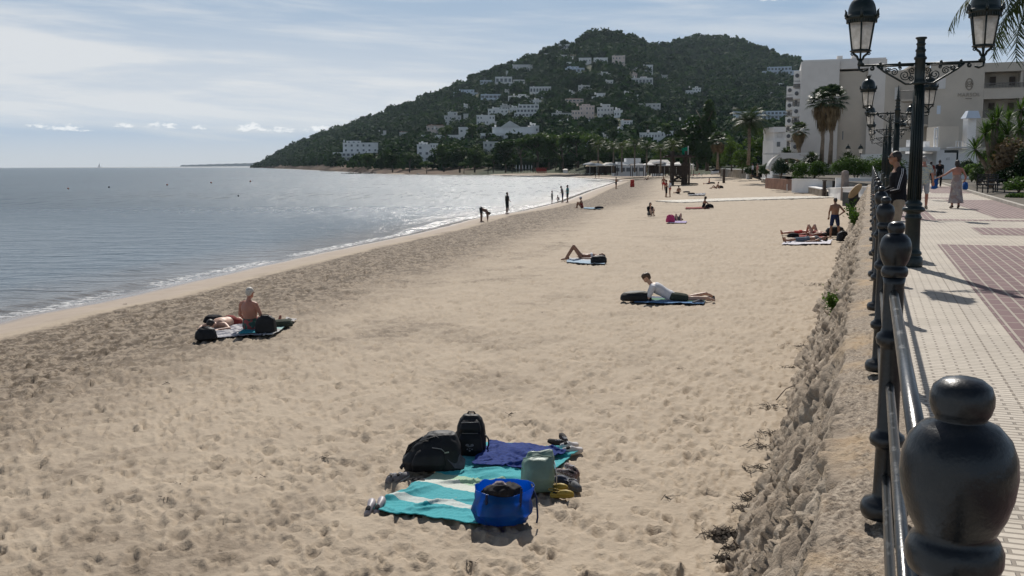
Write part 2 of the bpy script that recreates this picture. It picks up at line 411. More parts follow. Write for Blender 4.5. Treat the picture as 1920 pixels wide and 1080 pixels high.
w1 = t.noise(mp, 0.55, 3, 0.55, 0.6); w2 = t.noise(mp, 1.9, 4, 0.6, 0.5); w3 = t.noise(pos, 0.045, 3, 0.5)
hgt = t.m('ADD', t.m('MULTIPLY', w1, 0.75), t.m('MULTIPLY', w2, t.m('ADD', 0.16, t.m('MULTIPLY', w3, 0.30))))
yy_ = t.n('ShaderNodeSeparateXYZ', i={0: pos}).outputs[1]
# short steep chop over the shoal inside the bay, smoother outside
chop = t.m('MULTIPLY', t.sstep(ta, -105.0, -45.0), t.sstep(yy_, 80.0, 135.0))
spk = t.noise(t.n('ShaderNodeMapping', i={'Vector': pos, 'Scale': (1.0, 0.11, 1.0)}).outputs[0], 0.75, 3, 0.7)
spk2 = t.noise(t.n('ShaderNodeMapping', i={'Vector': pos, 'Scale': (0.25, 1.0, 1.0)}).outputs[0], 0.05, 3, 0.6)
gl = t.m('MULTIPLY', chop, t.m('MULTIPLY', t.sstep(spk, 0.55, 0.60), t.sstep(spk2, 0.34, 0.54)))
rough_w = t.m('ADD', t.m('ADD', 0.12, t.m('MULTIPLY', t.sstep(yy_, 30.0, 110.0), 0.16)), t.m('MULTIPLY', gl, 0.30))
bp = t.n('ShaderNodeBump', i={'Strength': 1.0, 'Distance': t.m('ADD', 0.30, t.m('MULTIPLY', t.sstep(yy_, 30.0, 140.0), 0.35)), 'Height': hgt})
shal = t.sstep(ta, -7.0, -0.3)
gust = t.sstep(t.noise(t.n('ShaderNodeMapping', i={'Vector': pos, 'Scale': (0.25, 1.0, 1.0)}).outputs[0], 0.02, 3, 0.5), 0.4, 0.62)
deep = t.mix(gust, (0.020, 0.046, 0.066, 1), (0.030, 0.060, 0.082, 1))
c = t.mix(t.m('MULTIPLY', shal, 0.85), deep, (0.145, 0.125, 0.105, 1))
foamn = t.noise(pos, 3.5, 6, 0.7)
fo = t.m('MULTIPLY', t.sstep(t.m('ADD', ta, t.m('MULTIPLY', t.m('SUBTRACT', foamn, 0.5), 1.5)), -0.95, -0.45), t.m('MULTIPLY', t.sstep(foamn, 0.45, 0.56), t.sstep(t.noise(pos, 0.16, 3, 0.6), 0.36, 0.52)))
c = t.mix(t.m('MULTIPLY', fo, 0.7), c, (0.72, 0.72, 0.71, 1))
b = t.n('ShaderNodeBsdfPrincipled', i={'Base Color': c, 'Roughness': t.m('MAXIMUM', rough_w, t.m('MULTIPLY', fo, 0.6)), 'IOR': 1.33, 'Normal': bp.outputs[0], 'Specular IOR Level': 0.5})
t.link(b.outputs[0], t.n('ShaderNodeOutputMaterial').inputs[0])
sea = mesh_np('sea', np.stack([X, Y, Z], -1), grid_faces(nr, na), m, smooth_=True); tag(sea, kind='structure')
at_ = sea.data.attributes.new('inland', 'FLOAT', 'POINT'); at_.data.foreach_set('value', np.clip(T, -150, 30).astype(np.float32))
# a long low coast far out, and the bed under everything
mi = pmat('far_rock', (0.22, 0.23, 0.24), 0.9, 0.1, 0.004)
isl = MB(); pr = []
for k in range(40):
    px = 338 + k * 4.5; d = ray(px, 311); top = (1.5 + 3.6 * min(1, k / 30) + 0.6 * math.sin(k * 1.7)) * (0.3 if k == 0 else 1)
    Yd = 5050; x = d[0] / d[1] * Yd; hgt_ = 4.2 + top / F_PX * Yd * 0.85
    pr.append([(x, Yd, -3), (x, Yd, hgt_), (x + 30, Yd + 140, hgt_), (x + 30, Yd + 160, -3)])
isl.rings(pr, cap=True, sm=False); tag(isl.build('far_island', mi), kind='structure')

# ---- hills: height is given over bearing and distance, so slopes rise steadily from the shore to the ridge
HT = np.array([(430, 322, 2000, 1900, -6), (474, 316, 1980, 1870, -3), (486, 310, 1950, 1800, 0.4), (500, 301, 1900, 1650, 1), (520, 289, 1850, 1380, 1), (545, 277, 1800, 1200, 1),
               (575, 267, 1700, 960, 1), (620, 254, 1650, 720, 1.5), (660, 241, 1600, 620, 1.5), (700, 229, 1550, 500, 1.5), (760, 207, 1450, 445, 1.5),
               (800, 192, 1400, 425, 1.5), (850, 172, 1350, 415, 1.5), (900, 154, 1300, 405, 1.5), (950, 135, 1250, 395, 1.5), (1000, 115, 1220, 385, 1.5),
               (1040, 100, 1200, 370, 1.5), (1075, 89, 1200, 350, 1.5), (1100, 78, 1200, 335, 1.5), (1130, 71, 1200, 318, 1.5), (1160, 75, 1200, 305, 2.0),
               (1190, 86, 1230, 297, 2.0), (1215, 95, 1300, 290, 2.0), (1235, 97, 1400, 285, 2.0), (1260, 89, 1500, 280, 2.0), (1300, 83, 1600, 270, 2.0),
               (1340, 83, 1600, 258, 2.1), (1380, 89, 1600, 246, 2.2), (1420, 101, 1550, 236, 2.2), (1450, 108, 1500, 228, 2.2), (1480, 121, 1450, 222, 2.3),
               (1520, 136, 1400, 222, 2.3), (1600, 166, 1300, 225, 2.3), (1750, 206, 1200, 245, 2.3), (2000, 246, 1000, 262, 2.3), (2400, 262, 900, 280, 2.3)], float)
def hill(px, s_):
    """ground point on the hill for a bearing (as picture column) and 0..1 from shore to ridge"""
    px = np.asarray(px, float); s_ = np.asarray(s_, float)
    yr, r1, r0, zb = [np.interp(px, HT[:, 0], HT[:, k]) for k in (1, 2, 3, 4)]
    hor = 307.8 - (px - 960) * math.tan(ROLL)
    k = np.hypot(F_PX, px - 960) / F_PX
    t1 = (hor - yr - 7.0) / F_PX / k; r = r0 + (r1 - r0) * s_
    t0 = (zb - CAM_Z) / r0
    g = np.clip(s_, 0, 1) ** 0.86; tt = t0 + (t1 - t0) * g
    z = CAM_Z + r * tt; z = np.where(s_ > 1, CAM_Z + r1 * t1 - (s_ - 1) * (r1 - r0) * 0.35, z); z = np.where(s_ < 0, zb + s_ * (r1 - r0) * 0.10, z)
    th = np.arctan((px - 960) / F_PX)
    x, y = r * np.sin(th), r * np.cos(th)
    z = z + 3.0 * fbm(x * 0.012, y * 0.012, 1.0, 3) * smooth(s_, 0.02, 0.2) * smooth(s_, 1.1, 0.9)
    return x, y, z
pxs = np.concatenate([np.arange(430, 560, 2.0), np.arange(560, 1720, 4.0), np.arange(1720, 2400, 20.0)]); ss = np.concatenate([np.linspace(-0.06, 0.1, 14), np.linspace(0.12, 1.0, 46), np.linspace(1.05, 1.5, 6)])
PX_, SS_ = np.meshgrid(pxs, ss); hx, hy, hz = hill(PX_.ravel(), SS_.ravel())
crag = smooth(PX_.ravel(), 620, 500) * smooth(SS_.ravel(), 1.2, 0.0)
hz = hz + crag * 7 * (np.abs(fbm(hx * 0.03, hy * 0.03, 7.0, 4)) - 0.15) * smooth(SS_.ravel(), -0.03, 0.04)
m = bpy.data.materials.new('hillside'); m.use_nodes = True; m.node_tree.nodes.clear(); t = NT(m.node_tree)
pos = t.n('ShaderNodeNewGeometry').outputs['Position']; zc = t.n('ShaderNodeSeparateXYZ', i={0: pos}).outputs[2]
gr = t.ramp(t.noise(pos, 0.06, 5, 0.65), ((0.3, (0.026, 0.036, 0.018)), (0.7, (0.062, 0.072, 0.036))))
rk = t.ramp(t.noise(pos, 0.09, 6, 0.7), ((0.3, (0.055, 0.036, 0.025)), (0.7, (0.17, 0.112, 0.078))))
az_ = t.m('DIVIDE', t.n('ShaderNodeSeparateXYZ', i={0: pos}).outputs[0], t.n('ShaderNodeSeparateXYZ', i={0: pos}).outputs[1])
f = t.m('MAXIMUM', t.m('MULTIPLY', t.m('MULTIPLY', t.sstep(zc, 8.5, 2.5), t.sstep(t.m('ADD', az_, t.m('MULTIPLY', t.m('SUBTRACT', t.noise(pos, 0.02, 4, 0.6), 0.5), 0.12)), -0.02, -0.08)), 0.9), t.m('MULTIPLY', t.sstep(t.noise(pos, 0.03, 5, 0.6), 0.66, 0.74), 0.7))
c = t.mix(f, gr, rk)
bp = t.n('ShaderNodeBump', i={'Strength': 1.0, 'Distance': 1.2, 'Height': t.noise(pos, 0.25, 5, 0.65)})
b = t.n('ShaderNodeBsdfPrincipled', i={'Base Color': c, 'Roughness': 0.95, 'Normal': bp.outputs[0], 'Specular IOR Level': 0.2})
t.link(b.outputs[0], t.n('ShaderNodeOutputMaterial').inputs[0])
hl = mesh_np('hills', np.stack([hx, hy, hz], -1), grid_faces(len(ss), len(pxs)), m, smooth_=True); tag(hl, kind='structure')
def hill_hit(px, py):
    """where the line of sight meets the hillside"""
    s_ = np.linspace(0, 1, 800); x, y, z = hill(np.full(800, px), s_)
    w_ = FWD[1] * y + FWD[2] * (z - CAM_Z); up = UPV[1] * y + UPV[2] * (z - CAM_Z) + UPV[0] * x; yy = 540 - F_PX * up / (w_ + FWD[0] * x)
    k = np.argmax(yy <= py) if (yy <= py).any() else 799
    return Vector((x[k], y[k], z[k])), s_[k]

# ---- low reef off the bay and rocks at the point
mr = pmat('reef_rock', (0.075, 0.058, 0.048), 0.85, 0.3, 0.3, 0.15, 1.5)
def reef(name, x0, x1, py, hgt_, seed):
    r = np.random.RandomState(seed); q = MB(); n = 30; rg_ = []
    for k in range(n + 1):
        px = x0 + (x1 - x0) * k / n; p = at(px, py + r.uniform(-.25, .25), 0); e = math.sin(math.pi * min(1, max(0.02, k / n))) ** .35
        h_ = hgt_ * e * r.uniform(.35, 1); wd = 5 * e * r.uniform(.5, 1.2) * p.y / 400
        rg_.append([(p.x, p.y - wd, -.6), (p.x, p.y - wd * .6, h_ * .7), (p.x, p.y, h_), (p.x, p.y + wd * .6, h_ * .6), (p.x, p.y + wd, -.6)])
    q.rings(rg_, cap=True, sm=False); return q.build(name, mr)
tag(reef('reef', 640, 770, 325.6, 1.0, 1), 'long low dark rock shelf in the water under the apartment block', 'rocks')
tag(reef('reef', 760, 905, 327.4, 1.0, 2), 'low dark rock shelf lying against the wooded shore', 'rocks')
tag(reef('reef', 600, 655, 321.2, 0.8, 3), 'short dark rock ledge off the headland beach', 'rocks')
tag(reef('reef', 471, 512, 314.6, 3.2, 4), 'dark rocks in the sea at the tip of the headland', 'rocks')

# ---- made ground behind the rail: promenade paving, then soil to the hotel and the trees
def sheet(name, pts, mat, kind='structure'):
    me = bpy.data.meshes.new(name); me.from_pydata([tuple(p) for p in pts], [], [tuple(range(len(pts)))]); me.materials.append(mat)
    o = link(bpy.data.objects.new(name, me)); tag(o, kind=kind); return o
msoil = pmat('garden_soil', (0.085, 0.070, 0.050), 0.95, 0.25, 0.6, 0.05, 3)
pts = [P(-12, 4.9, 2.50), P(82, 4.9, 2.50), P(82, 0.1, 2.5), at(1560, 338, 2.5), at(1470, 330, 2.5), at(1400, 321, 2.5), Vector((60, 420, 2.5)), Vector((420, 420, 2.5)), Vector((300, 40, 2.5))]
sheet('garden_ground', pts, msoil)
# paving: rows of small raised bars on pale tiles; the panels of dark bars are laid as their own sheets
def paving_mat(name, ca, cb, cm, bw, rh, gap, rot=0.0):
    m = bpy.data.materials.new(name); m.use_nodes = True; m.node_tree.nodes.clear(); t = NT(m.node_tree)
    v = t.n('ShaderNodeTexCoord').outputs['Object']
    br = t.n('ShaderNodeTexBrick', i={'Vector': t.n('ShaderNodeMapping', i={'Vector': v, 'Rotation': (0, 0, rot)}).outputs[0], 'Scale': 1.0, 'Mortar Size': gap, 'Mortar Smooth': 0.25, 'Brick Width': bw, 'Row Height': rh, 'Color1': (*ca, 1), 'Color2': (*cb, 1), 'Mortar': (*cm, 1)})
    sl_ = t.n('ShaderNodeTexBrick', offset=0.0, i={'Vector': v, 'Scale': 1.0, 'Mortar Size': 0.008, 'Mortar Smooth': 0.1, 'Brick Width': 0.9, 'Row Height': 0.9, 'Color1': (1, 1, 1, 1), 'Color2': (0.90, 0.90, 0.91, 1), 'Mortar': (0.72, 0.70, 0.68, 1)})
    c = t.mix(1.0, br.outputs['Color'], sl_.outputs['Color'], 'MULTIPLY')
    c = t.mix(1.0, c, t.ramp(t.noise(v, 0.9, 6, 0.65), ((0.3, (0.80, 0.79, 0.77)), (0.7, (1.0, 1.0, 1.0)))), 'MULTIPLY')
    c = t.mix(1.0, c, t.ramp(t.noise(v, 30, 3, 0.6), ((0.3, (0.88, 0.88, 0.88)), (0.7, (1.0, 1.0, 1.0)))), 'MULTIPLY')
    bp = t.n('ShaderNodeBump', i={'Strength': 1.0, 'Distance': 0.008, 'Height': t.m('SUBTRACT', 1.0, br.outputs['Fac'])})
    b = t.n('ShaderNodeBsdfPrincipled', i={'Base Color': c, 'Roughness': 0.75, 'Normal': bp.outputs[0], 'Specular IOR Level': 0.35})
    t.link(b.outputs[0], t.n('ShaderNodeOutputMaterial').inputs[0]); return m
mpale = paving_mat('pale_paving', (0.58, 0.515, 0.425), (0.63, 0.56, 0.465), (0.30, 0.255, 0.205), 0.20, 0.066, 0.010)
mpurp = paving_mat('dark_paving', (0.155, 0.080, 0.082), (0.20, 0.108, 0.108), (0.40, 0.34, 0.28), 0.46, 0.155, 0.017, math.pi / 2)
def path_sheet(name, uvs, z, mat):
    o = sheet(name, [(v, u, 0) for u, v in uvs], mat); o.location = (O0[0], O0[1], z); o.rotation_euler = (0, 0, RAIL_ANG - math.pi / 2); return o
path_sheet('promenade', [(-12, 0.16), (-12, 4.9), (82, 4.9), (82, 0.16)], PZ, mpale)
def panel(*pts): path_sheet('dark_paving_panel', pts, PZ + 0.004, mpurp)
panel((-8, 1.19), (20.3, 1.19), (20.3, 3.2), (-8, 3.2)); panel((18.9, 3.2), (20.3, 3.2), (20.3, 4.9), (18.9, 4.9))
panel((23.4, 2.3), (26.1, 2.3), (26.1, 4.9), (23.4, 4.9))
panel((29.2, 0.5), (45.0, 0.5), (45.0, 1.7), (31.0, 1.7), (31.0, 1.72), (29.2, 1.72)); panel((29.2, 1.72), (29.9, 1.72), (29.9, 4.9), (29.2, 4.9))
panel((30.8, 3.4), (46, 2.9), (46, 4.9), (30.8, 4.9)); panel((47.5, 0.9), (49, 0.9), (49, 3.6), (47.5, 3.6)); panel((54, 0.5), (72, 0.5), (72, 2.0), (54, 2.0)); panel((56, 3.0), (72, 3.0), (72, 4.9), (56, 4.9))
# kerb along the planting on the landward side
mk = pmat('kerb_stone', (0.36, 0.33, 0.28), 0.85, 0.15, 2, 0.01, 20)
q = MB()
for k in range(22): q.box(P(-8 + k * 4.0 + 2, 4.99, PZ + 0.055), (0.16, 3.99, 0.13), RAIL_ANG - math.pi / 2)
tag(q.build('kerb', mk), kind='structure')

# ---- the sea wall: rough rubble face leaning back, with a pebbly concrete ledge under the rail
uu = [-4.0]
while uu[-1] < 81: uu.append(uu[-1] + max(0.014, 0.0046 * abs(uu[-1] + 2.6)))
uu = np.array(uu); nw = 150; ww = np.linspace(0, 1, nw)
U, Wv = np.meshgrid(uu, ww)                                       # w 0 at the paving edge, .3 at the lip, 1 at the sand
lip = -0.30 + 0.06 * fbm(U * 0.8, U * 0, 3.0, 3); kk = np.clip((Wv - 0.3) / 0.7, 0, 1)
foot = -1.36 + 0.16 * fbm(U * 0.45, U * 0 + 7, 3.0, 3)
vv = np.where(Wv < 0.3, 0.162 + (lip - 0.162) * Wv / 0.3, lip + (foot - lip) * kk ** 1.1)
zz = np.where(Wv < 0.3, 2.535 - 0.06 * Wv / 0.3, 2.475 - 1.95 * kk ** 0.93)
rough = smooth(Wv + 0.10 * fbm(U * 1.6, U * 0 + 2, 6.0, 3), 0.22, 0.40)
q1, q2 = U * 1.0, kk * 2.1
sk = q1 * 0.86 + q2 * 0.55                                        # stones lie slanting across the face
def shards(x, y, s_):
    # broken flat faces: every cell is a plane tilted its own way
    ix, iy = np.floor(x).astype(np.int64), np.floor(y).astype(np.int64); d1 = np.full(x.shape, 9.0); d2 = np.full(x.shape, 9.0); hh = np.zeros(x.shape)
    for a in (-1, 0, 1):
        for b in (-1, 0, 1):
            cx, cy = ix + a, iy + b; ox = x - cx - _h(cx, cy, 0 * cx + 3 + s_); oy = y - cy - _h(cx, cy, 0 * cx + 11 + s_); d = np.abs(ox) * .75 + np.abs(oy) * .75 + .35 * np.hypot(ox, oy)
            p_ = (_h(cx, cy, 0 * cx + 29) - .5) + ox * (_h(cx, cy, 0 * cx + 37) - .5) * 1.7 + oy * (_h(cx, cy, 0 * cx + 41) - .5) * 1.7
            nearer = d < d1; d2 = np.where(nearer, d1, np.minimum(d2, d)); hh = np.where(nearer, p_, hh); d1 = np.where(nearer, d, d1)
    return hh, np.clip((d2 - d1) / .10, 0, 1)
wx_ = 0.30 * fbm(q1 * 2.5, q2 * 2.5, 0.0, 3); wy_ = 0.30 * fbm(q1 * 2.5, q2 * 2.5, 8.0, 3); sl2 = q2 * 0.86 - q1 * 0.5
h1, k1 = shards(sk * 2.6 + wx_, sl2 * 1.15 + wy_, 0); h2, k2 = shards(sk * 6.1 + wx_ * 2, sl2 * 3.0 + wy_ * 2, 5); h3, k3 = shards(sk * 15 + wx_ * 4, sl2 * 9 + wy_ * 4, 2)
dd = 0.085 * h1 + 0.070 * h2 + 0.034 * h3 - 0.085 * (1 - k1) - 0.036 * (1 - k2) + 0.06 * fbm(q1 * 1.3, q2 * 1.3, 2.0, 4, 0.6) + 0.016 * fbm(sk * 14, sl2 * 9, 4.0, 4, .7) - .01
g1, g2, gv = worley(U * 21, vv * 21)
led = (0.026 * (0.5 - g1) + 0.020 * (gv - .5)) * smooth(fbm(U * 1.1, vv * 2.0, 5.0, 3), -0.25, 0.15) * smooth(Wv, 0.05, 0.12) + 0.012 * fbm(U * 2.5, vv * 2.5, 0.0, 3)
dd = dd * rough; vv = vv - dd * 0.85; zz = zz + dd * 0.45 + led * (1 - rough)
zz = np.where(Wv < 0.012, 2.546, zz)
WX, WY = O0[0] + UD[0] * U + VD[0] * vv, O0[1] + UD[1] * U + VD[1] * vv
m = bpy.data.materials.new('rubble_wall'); m.use_nodes = True; m.node_tree.nodes.clear(); t = NT(m.node_tree)
pos = t.n('ShaderNodeNewGeometry').outputs['Position']; la = t.n('ShaderNodeAttribute', attribute_name='ledge').outputs['Fac']
rk = t.ramp(t.noise(pos, 2.6, 6, 0.68), ((0.28, (0.150, 0.115, 0.083)), (0.52, (0.30, 0.243, 0.183)), (0.75, (0.44, 0.375, 0.298))))
st = t.sstep(t.noise(pos, 0.9, 4, 0.6), 0.5, 0.66)
cn = t.mix(st, t.ramp(t.noise(pos, 34, 3, 0.7), ((0.34, (0.13, 0.10, 0.075)), (0.66, (0.43, 0.36, 0.28)))), t.ramp(t.noise(pos, 8, 4, 0.6), ((0.3, (0.36, 0.255, 0.155)), (0.7, (0.45, 0.345, 0.23)))))
c = t.mix(la, rk, cn)
bp = t.n('ShaderNodeBump', i={'Strength': 1.0, 'Distance': 0.02, 'Height': t.m('ADD', t.noise(pos, 18, 5, 0.7), t.m('MULTIPLY', t.noise(pos, 70, 3, 0.6), 0.35))})
b = t.n('ShaderNodeBsdfPrincipled', i={'Base Color': c, 'Roughness': 0.93, 'Normal': bp.outputs[0], 'Specular IOR Level': 0.25})
t.link(b.outputs[0], t.n('ShaderNodeOutputMaterial').inputs[0])
wl = mesh_np('sea_wall', np.stack([WX.ravel(), WY.ravel(), zz.ravel()], -1), grid_faces(nw, len(uu))[:, ::-1], m, smooth_=False)
at_ = wl.data.attributes.new('ledge', 'FLOAT', 'POINT'); at_.data.foreach_set('value', (1 - rough).ravel().astype(np.float32))
tag(wl, 'rough pale rubble sea wall with a pebbly ledge below the railing', 'wall')

# ---- boardwalk laid across the sand
mb_ = pmat('bleached_boards', (0.70, 0.65, 0.56), 0.8, 0.12, 4, 0.01, 14)
a_, b_ = at_sand(1253, 379.5), at_sand(1546, 370); dr = (b_ - a_); L_ = dr.length; q = MB(); nb = 46
for k in range(nb):
    p = a_ + dr * ((k + .5) / nb); q.box((p.x, p.y, sz(p.x, p.y) + 0.04 + 0.012 * math.sin(k * 2.3)), (L_ / nb * .97, 4.2, 0.09), math.atan2(dr.y, dr.x))
tag(q.build('boardwalk', mb_), kind='structure')
# ================================================================== RAILING AND LAMPS
def ironmat(name, col, rough=0.28):
    m = bpy.data.materials.new(name); m.use_nodes = True; m.node_tree.nodes.clear(); t = NT(m.node_tree)
    v = t.n('ShaderNodeNewGeometry').outputs['Position']
    wear = t.sstep(t.noise(v, 9, 6, 0.7), 0.50, 0.72)
    c = t.mix(t.m('MULTIPLY', wear, 0.55), t.ramp(t.noise(v, 30, 4, 0.6), ((0.3, tuple(k * .75 for k in col)), (0.7, tuple(k * 1.25 for k in col)))), (0.040, 0.038, 0.033, 1))
    bp = t.n('ShaderNodeBump', i={'Strength': 0.5, 'Distance': 0.0025, 'Height': t.noise(v, 60, 4, 0.6)})
    b = t.n('ShaderNodeBsdfPrincipled', i={'Base Color': c, 'Roughness': t.m('ADD', rough, t.m('MULTIPLY', wear, 0.22)), 'Normal': bp.outputs[0], 'Specular IOR Level': 0.42})
    t.link(b.outputs[0], t.n('ShaderNodeOutputMaterial').inputs[0]); return m
miron = ironmat('painted_iron', (0.006, 0.008, 0.010))
mpole = ironmat('green_iron', (0.006, 0.014, 0.013), 0.36)
POST = [(.06, 0), (.098, .006), (.108, .03), (.108, .06), (.095, .085), (.06, .098), (.055, .12), (.050, .33), (.056, .342), (.074, .352), (.080, .375), (.074, .398), (.055, .41), (.049, .43),
        (.046, .80), (.05, .815), (.064, .825), (.070, .848), (.064, .87), (.05, .88), (.045, .90), (.045, 1.10), (.05, 1.13)]
FIN = [(.047, 1.131), (.054, 1.137), (.0585, 1.15), (.0585, 1.165), (.053, 1.178), (.046, 1.184), (.050, 1.192), (.0595, 1.212), (.0665, 1.237), (.0695, 1.262), (.0675, 1.287), (.060, 1.308), (.046, 1.324), (.031, 1.3305),
       (.030, 1.333), (.0345, 1.340), (.0378, 1.351), (.0378, 1.362), (.034, 1.374), (.024, 1.382), (.010, 1.3855), (.001, 1.386)]
rail_ = empty('promenade_railing', P(0, 0, 2.55), RAIL_ANG - math.pi / 2, 'long black iron railing of egg topped posts and three rails beside the paving', 'railing')
pm = MB().lathe(POST, 28).mesh('post', miron); fm = MB().lathe(FIN, 36).mesh('finial', miron)
SP = 3.459
def span_mesh(h, r, a, b):
    return MB().tube([(0, a, h), (0, (a + b) / 2, h - 0.002), (0, b, h)], r, 14).mesh('rail', miron)
rm = [span_mesh(h, r, 0.035, SP - 0.035) for h, r in ((1.055, .0215), (0.635, .0185), (0.205, .0185))]
for k in range(-1, 23):
    if k >= 0:
        po = bpy.data.objects.new('post', pm); po.location = (0, k * SP, 0); link(po, rail_)
        link(bpy.data.objects.new('finial', fm), po)
    for mm in rm:
        ro = bpy.data.objects.new('rail', mm); ro.location = (0, k * SP, 0); link(ro, rail_)

def spiral(c, r0, turns, s0, sgn=1, n=26):
    return [(0 if False else c[0] + sgn * r0 * (1 - 0.82 * k / n) * math.cos(s0 + turns * 2 * math.pi * k / n), 0, c[1] + r0 * (1 - 0.82 * k / n) * math.sin(s0 + turns * 2 * math.pi * k / n)) for k in range(n + 1)]
mglass = bpy.data.materials.new('frosted_pane'); mglass.use_nodes = True; mglass.node_tree.nodes.clear(); t = NT(mglass.node_tree)
v = t.n('ShaderNodeTexCoord').outputs['Object']; dirt = t.ramp(t.noise(v, 9, 5, 0.65), ((0.35, (0.55, 0.52, 0.47)), (0.65, (0.80, 0.78, 0.74))))
d_ = t.n('ShaderNodeBsdfDiffuse', i={0: dirt}); tl = t.n('ShaderNodeBsdfTranslucent', i={0: dirt}); tp = t.n('ShaderNodeBsdfTransparent', i={0: (0.9, 0.9, 0.9, 1)})
mx = t.n('ShaderNodeMixShader', i={0: 0.62, 1: d_.outputs[0], 2: tl.outputs[0]}); mx2 = t.n('ShaderNodeMixShader', i={0: 0.22, 1: mx.outputs[0], 2: tp.outputs[0]})
t.link(mx2.outputs[0], t.n('ShaderNodeOutputMaterial').inputs[0])
def make_lamp(spire=True):
    L = empty('street_lamp', (0, 0, 0))
    q = MB().lathe([(.165, 0), (.17, .02), (.17, .14), (.155, .16), (.135, .18), (.15, .20), (.15, .23), (.125, .26), (.118, .30), (.112, .74), (.125, .76), (.13, .79), (.118, .81), (.108, .83), (.108, .86), (.150, .875), (.172, .895), (.172, .925), (.15, .945),
                    (.118, .96), (.128, .985), (.128, 1.01), (.105, 1.03), (.098, 1.06), (.084, 1.10), (.074, 2.84)], 26)
    for k in range(16):                                             # shallow flutes on the lower shaft
        a = 2 * math.pi * k / 16; q.tube([(.098 * math.cos(a), .098 * math.sin(a), 1.05), (.073 * math.cos(a), .073 * math.sin(a), 2.82)], .010, 6)
    q.build('post', mpole, L)
    h = MB().lathe([(.074, 2.84), (.095, 2.85), (.098, 2.88), (.08, 2.90), (.075, 2.95), (.078, 3.22), (.095, 3.235), (.095, 3.26), (.072, 3.28), (.066, 3.34), (.078, 3.355), (.078, 3.375), (.062, 3.39), (.058, 3.44), (.070, 3.455), (.070, 3.47), (.056, 3.485), (.062, 3.53), (.085, 3.545), (.082, 3.565), (.03, 3.57)], 20)
    h.build('capital', mpole, L)
    if spire:
        MB().lathe([(.06, 3.57), (.055, 3.60), (.04, 3.63), (.052, 3.66), (.04, 3.70), (.028, 3.78), (.036, 3.81), (.026, 3.84), (.012, 3.98), (.002, 4.02)], 14).build('spire', mpole, L)
    for sgn in (-1, 1):
        a = MB(); X = lambda x: sgn * x
        a.tube([(X(.06), 0, 3.165), (X(.86), 0, 3.165)], .017, 8); a.tube([(X(.09), 0, 3.14), (X(.62), 0, 3.14)], .011, 6)
        a.tube([(X(.055), 0, 2.90), (X(.12), 0, 2.86), (X(.20), 0, 2.86), (X(.34), 0, 2.95), (X(.52), 0, 3.06), (X(.63), 0, 3.15)], .016, 8)
        for c, r, tn, s0 in (((.215, 2.995), .085, 1.9, 2.2), ((.37, 3.05), .058, 1.7, .6), ((.47, 3.09), .040, 1.6, 2.6), ((.115, 3.065), .05, 1.5, 4.0), ((.125, 2.94), .045, 1.5, .4), ((.70, 3.115), .036, 1.8, 1.5), ((.29, 3.105), .026, 1.5, 0.3), ((.56, 3.11), .024, 1.5, 1.0)):
            a.tube([(X(p[0]), p[1], p[2]) for p in spiral(c, r, tn, s0)], .0095, 6)
        for px_ in (.30, .58, .84): a.ell((X(px_), 0, 3.19), (.022, .022, .02), 8, 5)
        a.tube([(X(.77), 0, 3.10), (X(.83), 0, 3.075), (X(.89), 0, 3.10), (X(.90), 0, 3.165)], .018, 7)
        a.lathe([(.02, 3.15), (.045, 3.18), (.035, 3.23), (.03, 3.26)], 10, c=(X(.88), 0, 0))
        for s2 in (-1, 1):
            a.tube([(X(.88), 0, 3.23), (X(.88) + s2 * .035, 0, 3.27), (X(.88) + s2 * .05, 0, 3.31), (X(.88) + s2 * .10, 0, 3.35), (X(.88) + s2 * .125, 0, 3.385)], .019, 7)
            a.tube([(X(.88) + p[0], 0, p[2]) for p in spiral((s2 * .125, 3.355), .03, 1.4, 1.5, s2)], .010, 6)
            a.tube([(X(.88), 0, 3.23), (X(.88), s2 * .05, 3.31), (X(.88), s2 * .125, 3.385)], .014, 6)
        a.build('bracket', mpole, L)
        ln = MB(); c = (X(.88), 0, 0); B0, B1, Z0, Z1 = .148, .215, 3.40, 3.83
        n6 = 6; ca = lambda r, k, z: (c[0] + r * math.cos(2 * math.pi * (k + .5) / n6), r * math.sin(2 * math.pi * (k + .5) / n6), z)
        for k in range(n6):
            ln.tube([ca(B0, k, Z0), ca(B1, k, Z1)], .013, 6); ln.tube([ca(B0, k, Z0), ca(B0, k + 1, Z0)], .016, 6); ln.tube([ca(B1, k, Z1), ca(B1, k + 1, Z1)], .014, 6)
        ln.lathe([(.13, 3.375), (.165, 3.385), (.165, 3.40), (.13, 3.405)], 18, c=c)
        lo = ln.build('lantern', mpole, L)
        g = MB(); g.rings([[ca(B0 - .008, k, Z0 + .005) for k in range(n6)], [ca(B1 - .008, k, Z1) for k in range(n6)]], cap=False, sm=False); g.build('glass', mglass, lo)
        d = MB().lathe([(.20, 3.825), (.222, 3.83), (.222, 3.87), (.238, 3.88), (.246, 3.91), (.238, 3.94), (.215, 3.95), (.213, 3.99), (.207, 4.04), (.19, 4.10), (.165, 4.15), (.13, 4.19), (.09, 4.215), (.06, 4.225), (.04, 4.24), (.05, 4.26), (.055, 4.30), (.068, 4.315), (.06, 4.325), (.02, 4.325)], 30, c=c)
        for k in range(8):
            a_ = 2 * math.pi * (k + .5) / 8; d.tube([(c[0] + .062 * math.cos(a_), .062 * math.sin(a_), 4.315), (c[0] + .074 * math.cos(a_), .074 * math.sin(a_), 4.365)], [.012, .006], 5)
        for k in range(6):
            a_ = 2 * math.pi * (k + .5) / 6; R2 = lambda r, z: (c[0] + r * math.cos(a_), r * math.sin(a_), z)
            d.tube([R2(.235, 3.90), R2(.275, 3.93), R2(.268, 3.98), R2(.29, 4.02)], [.022, .026, .018, .004], 6)
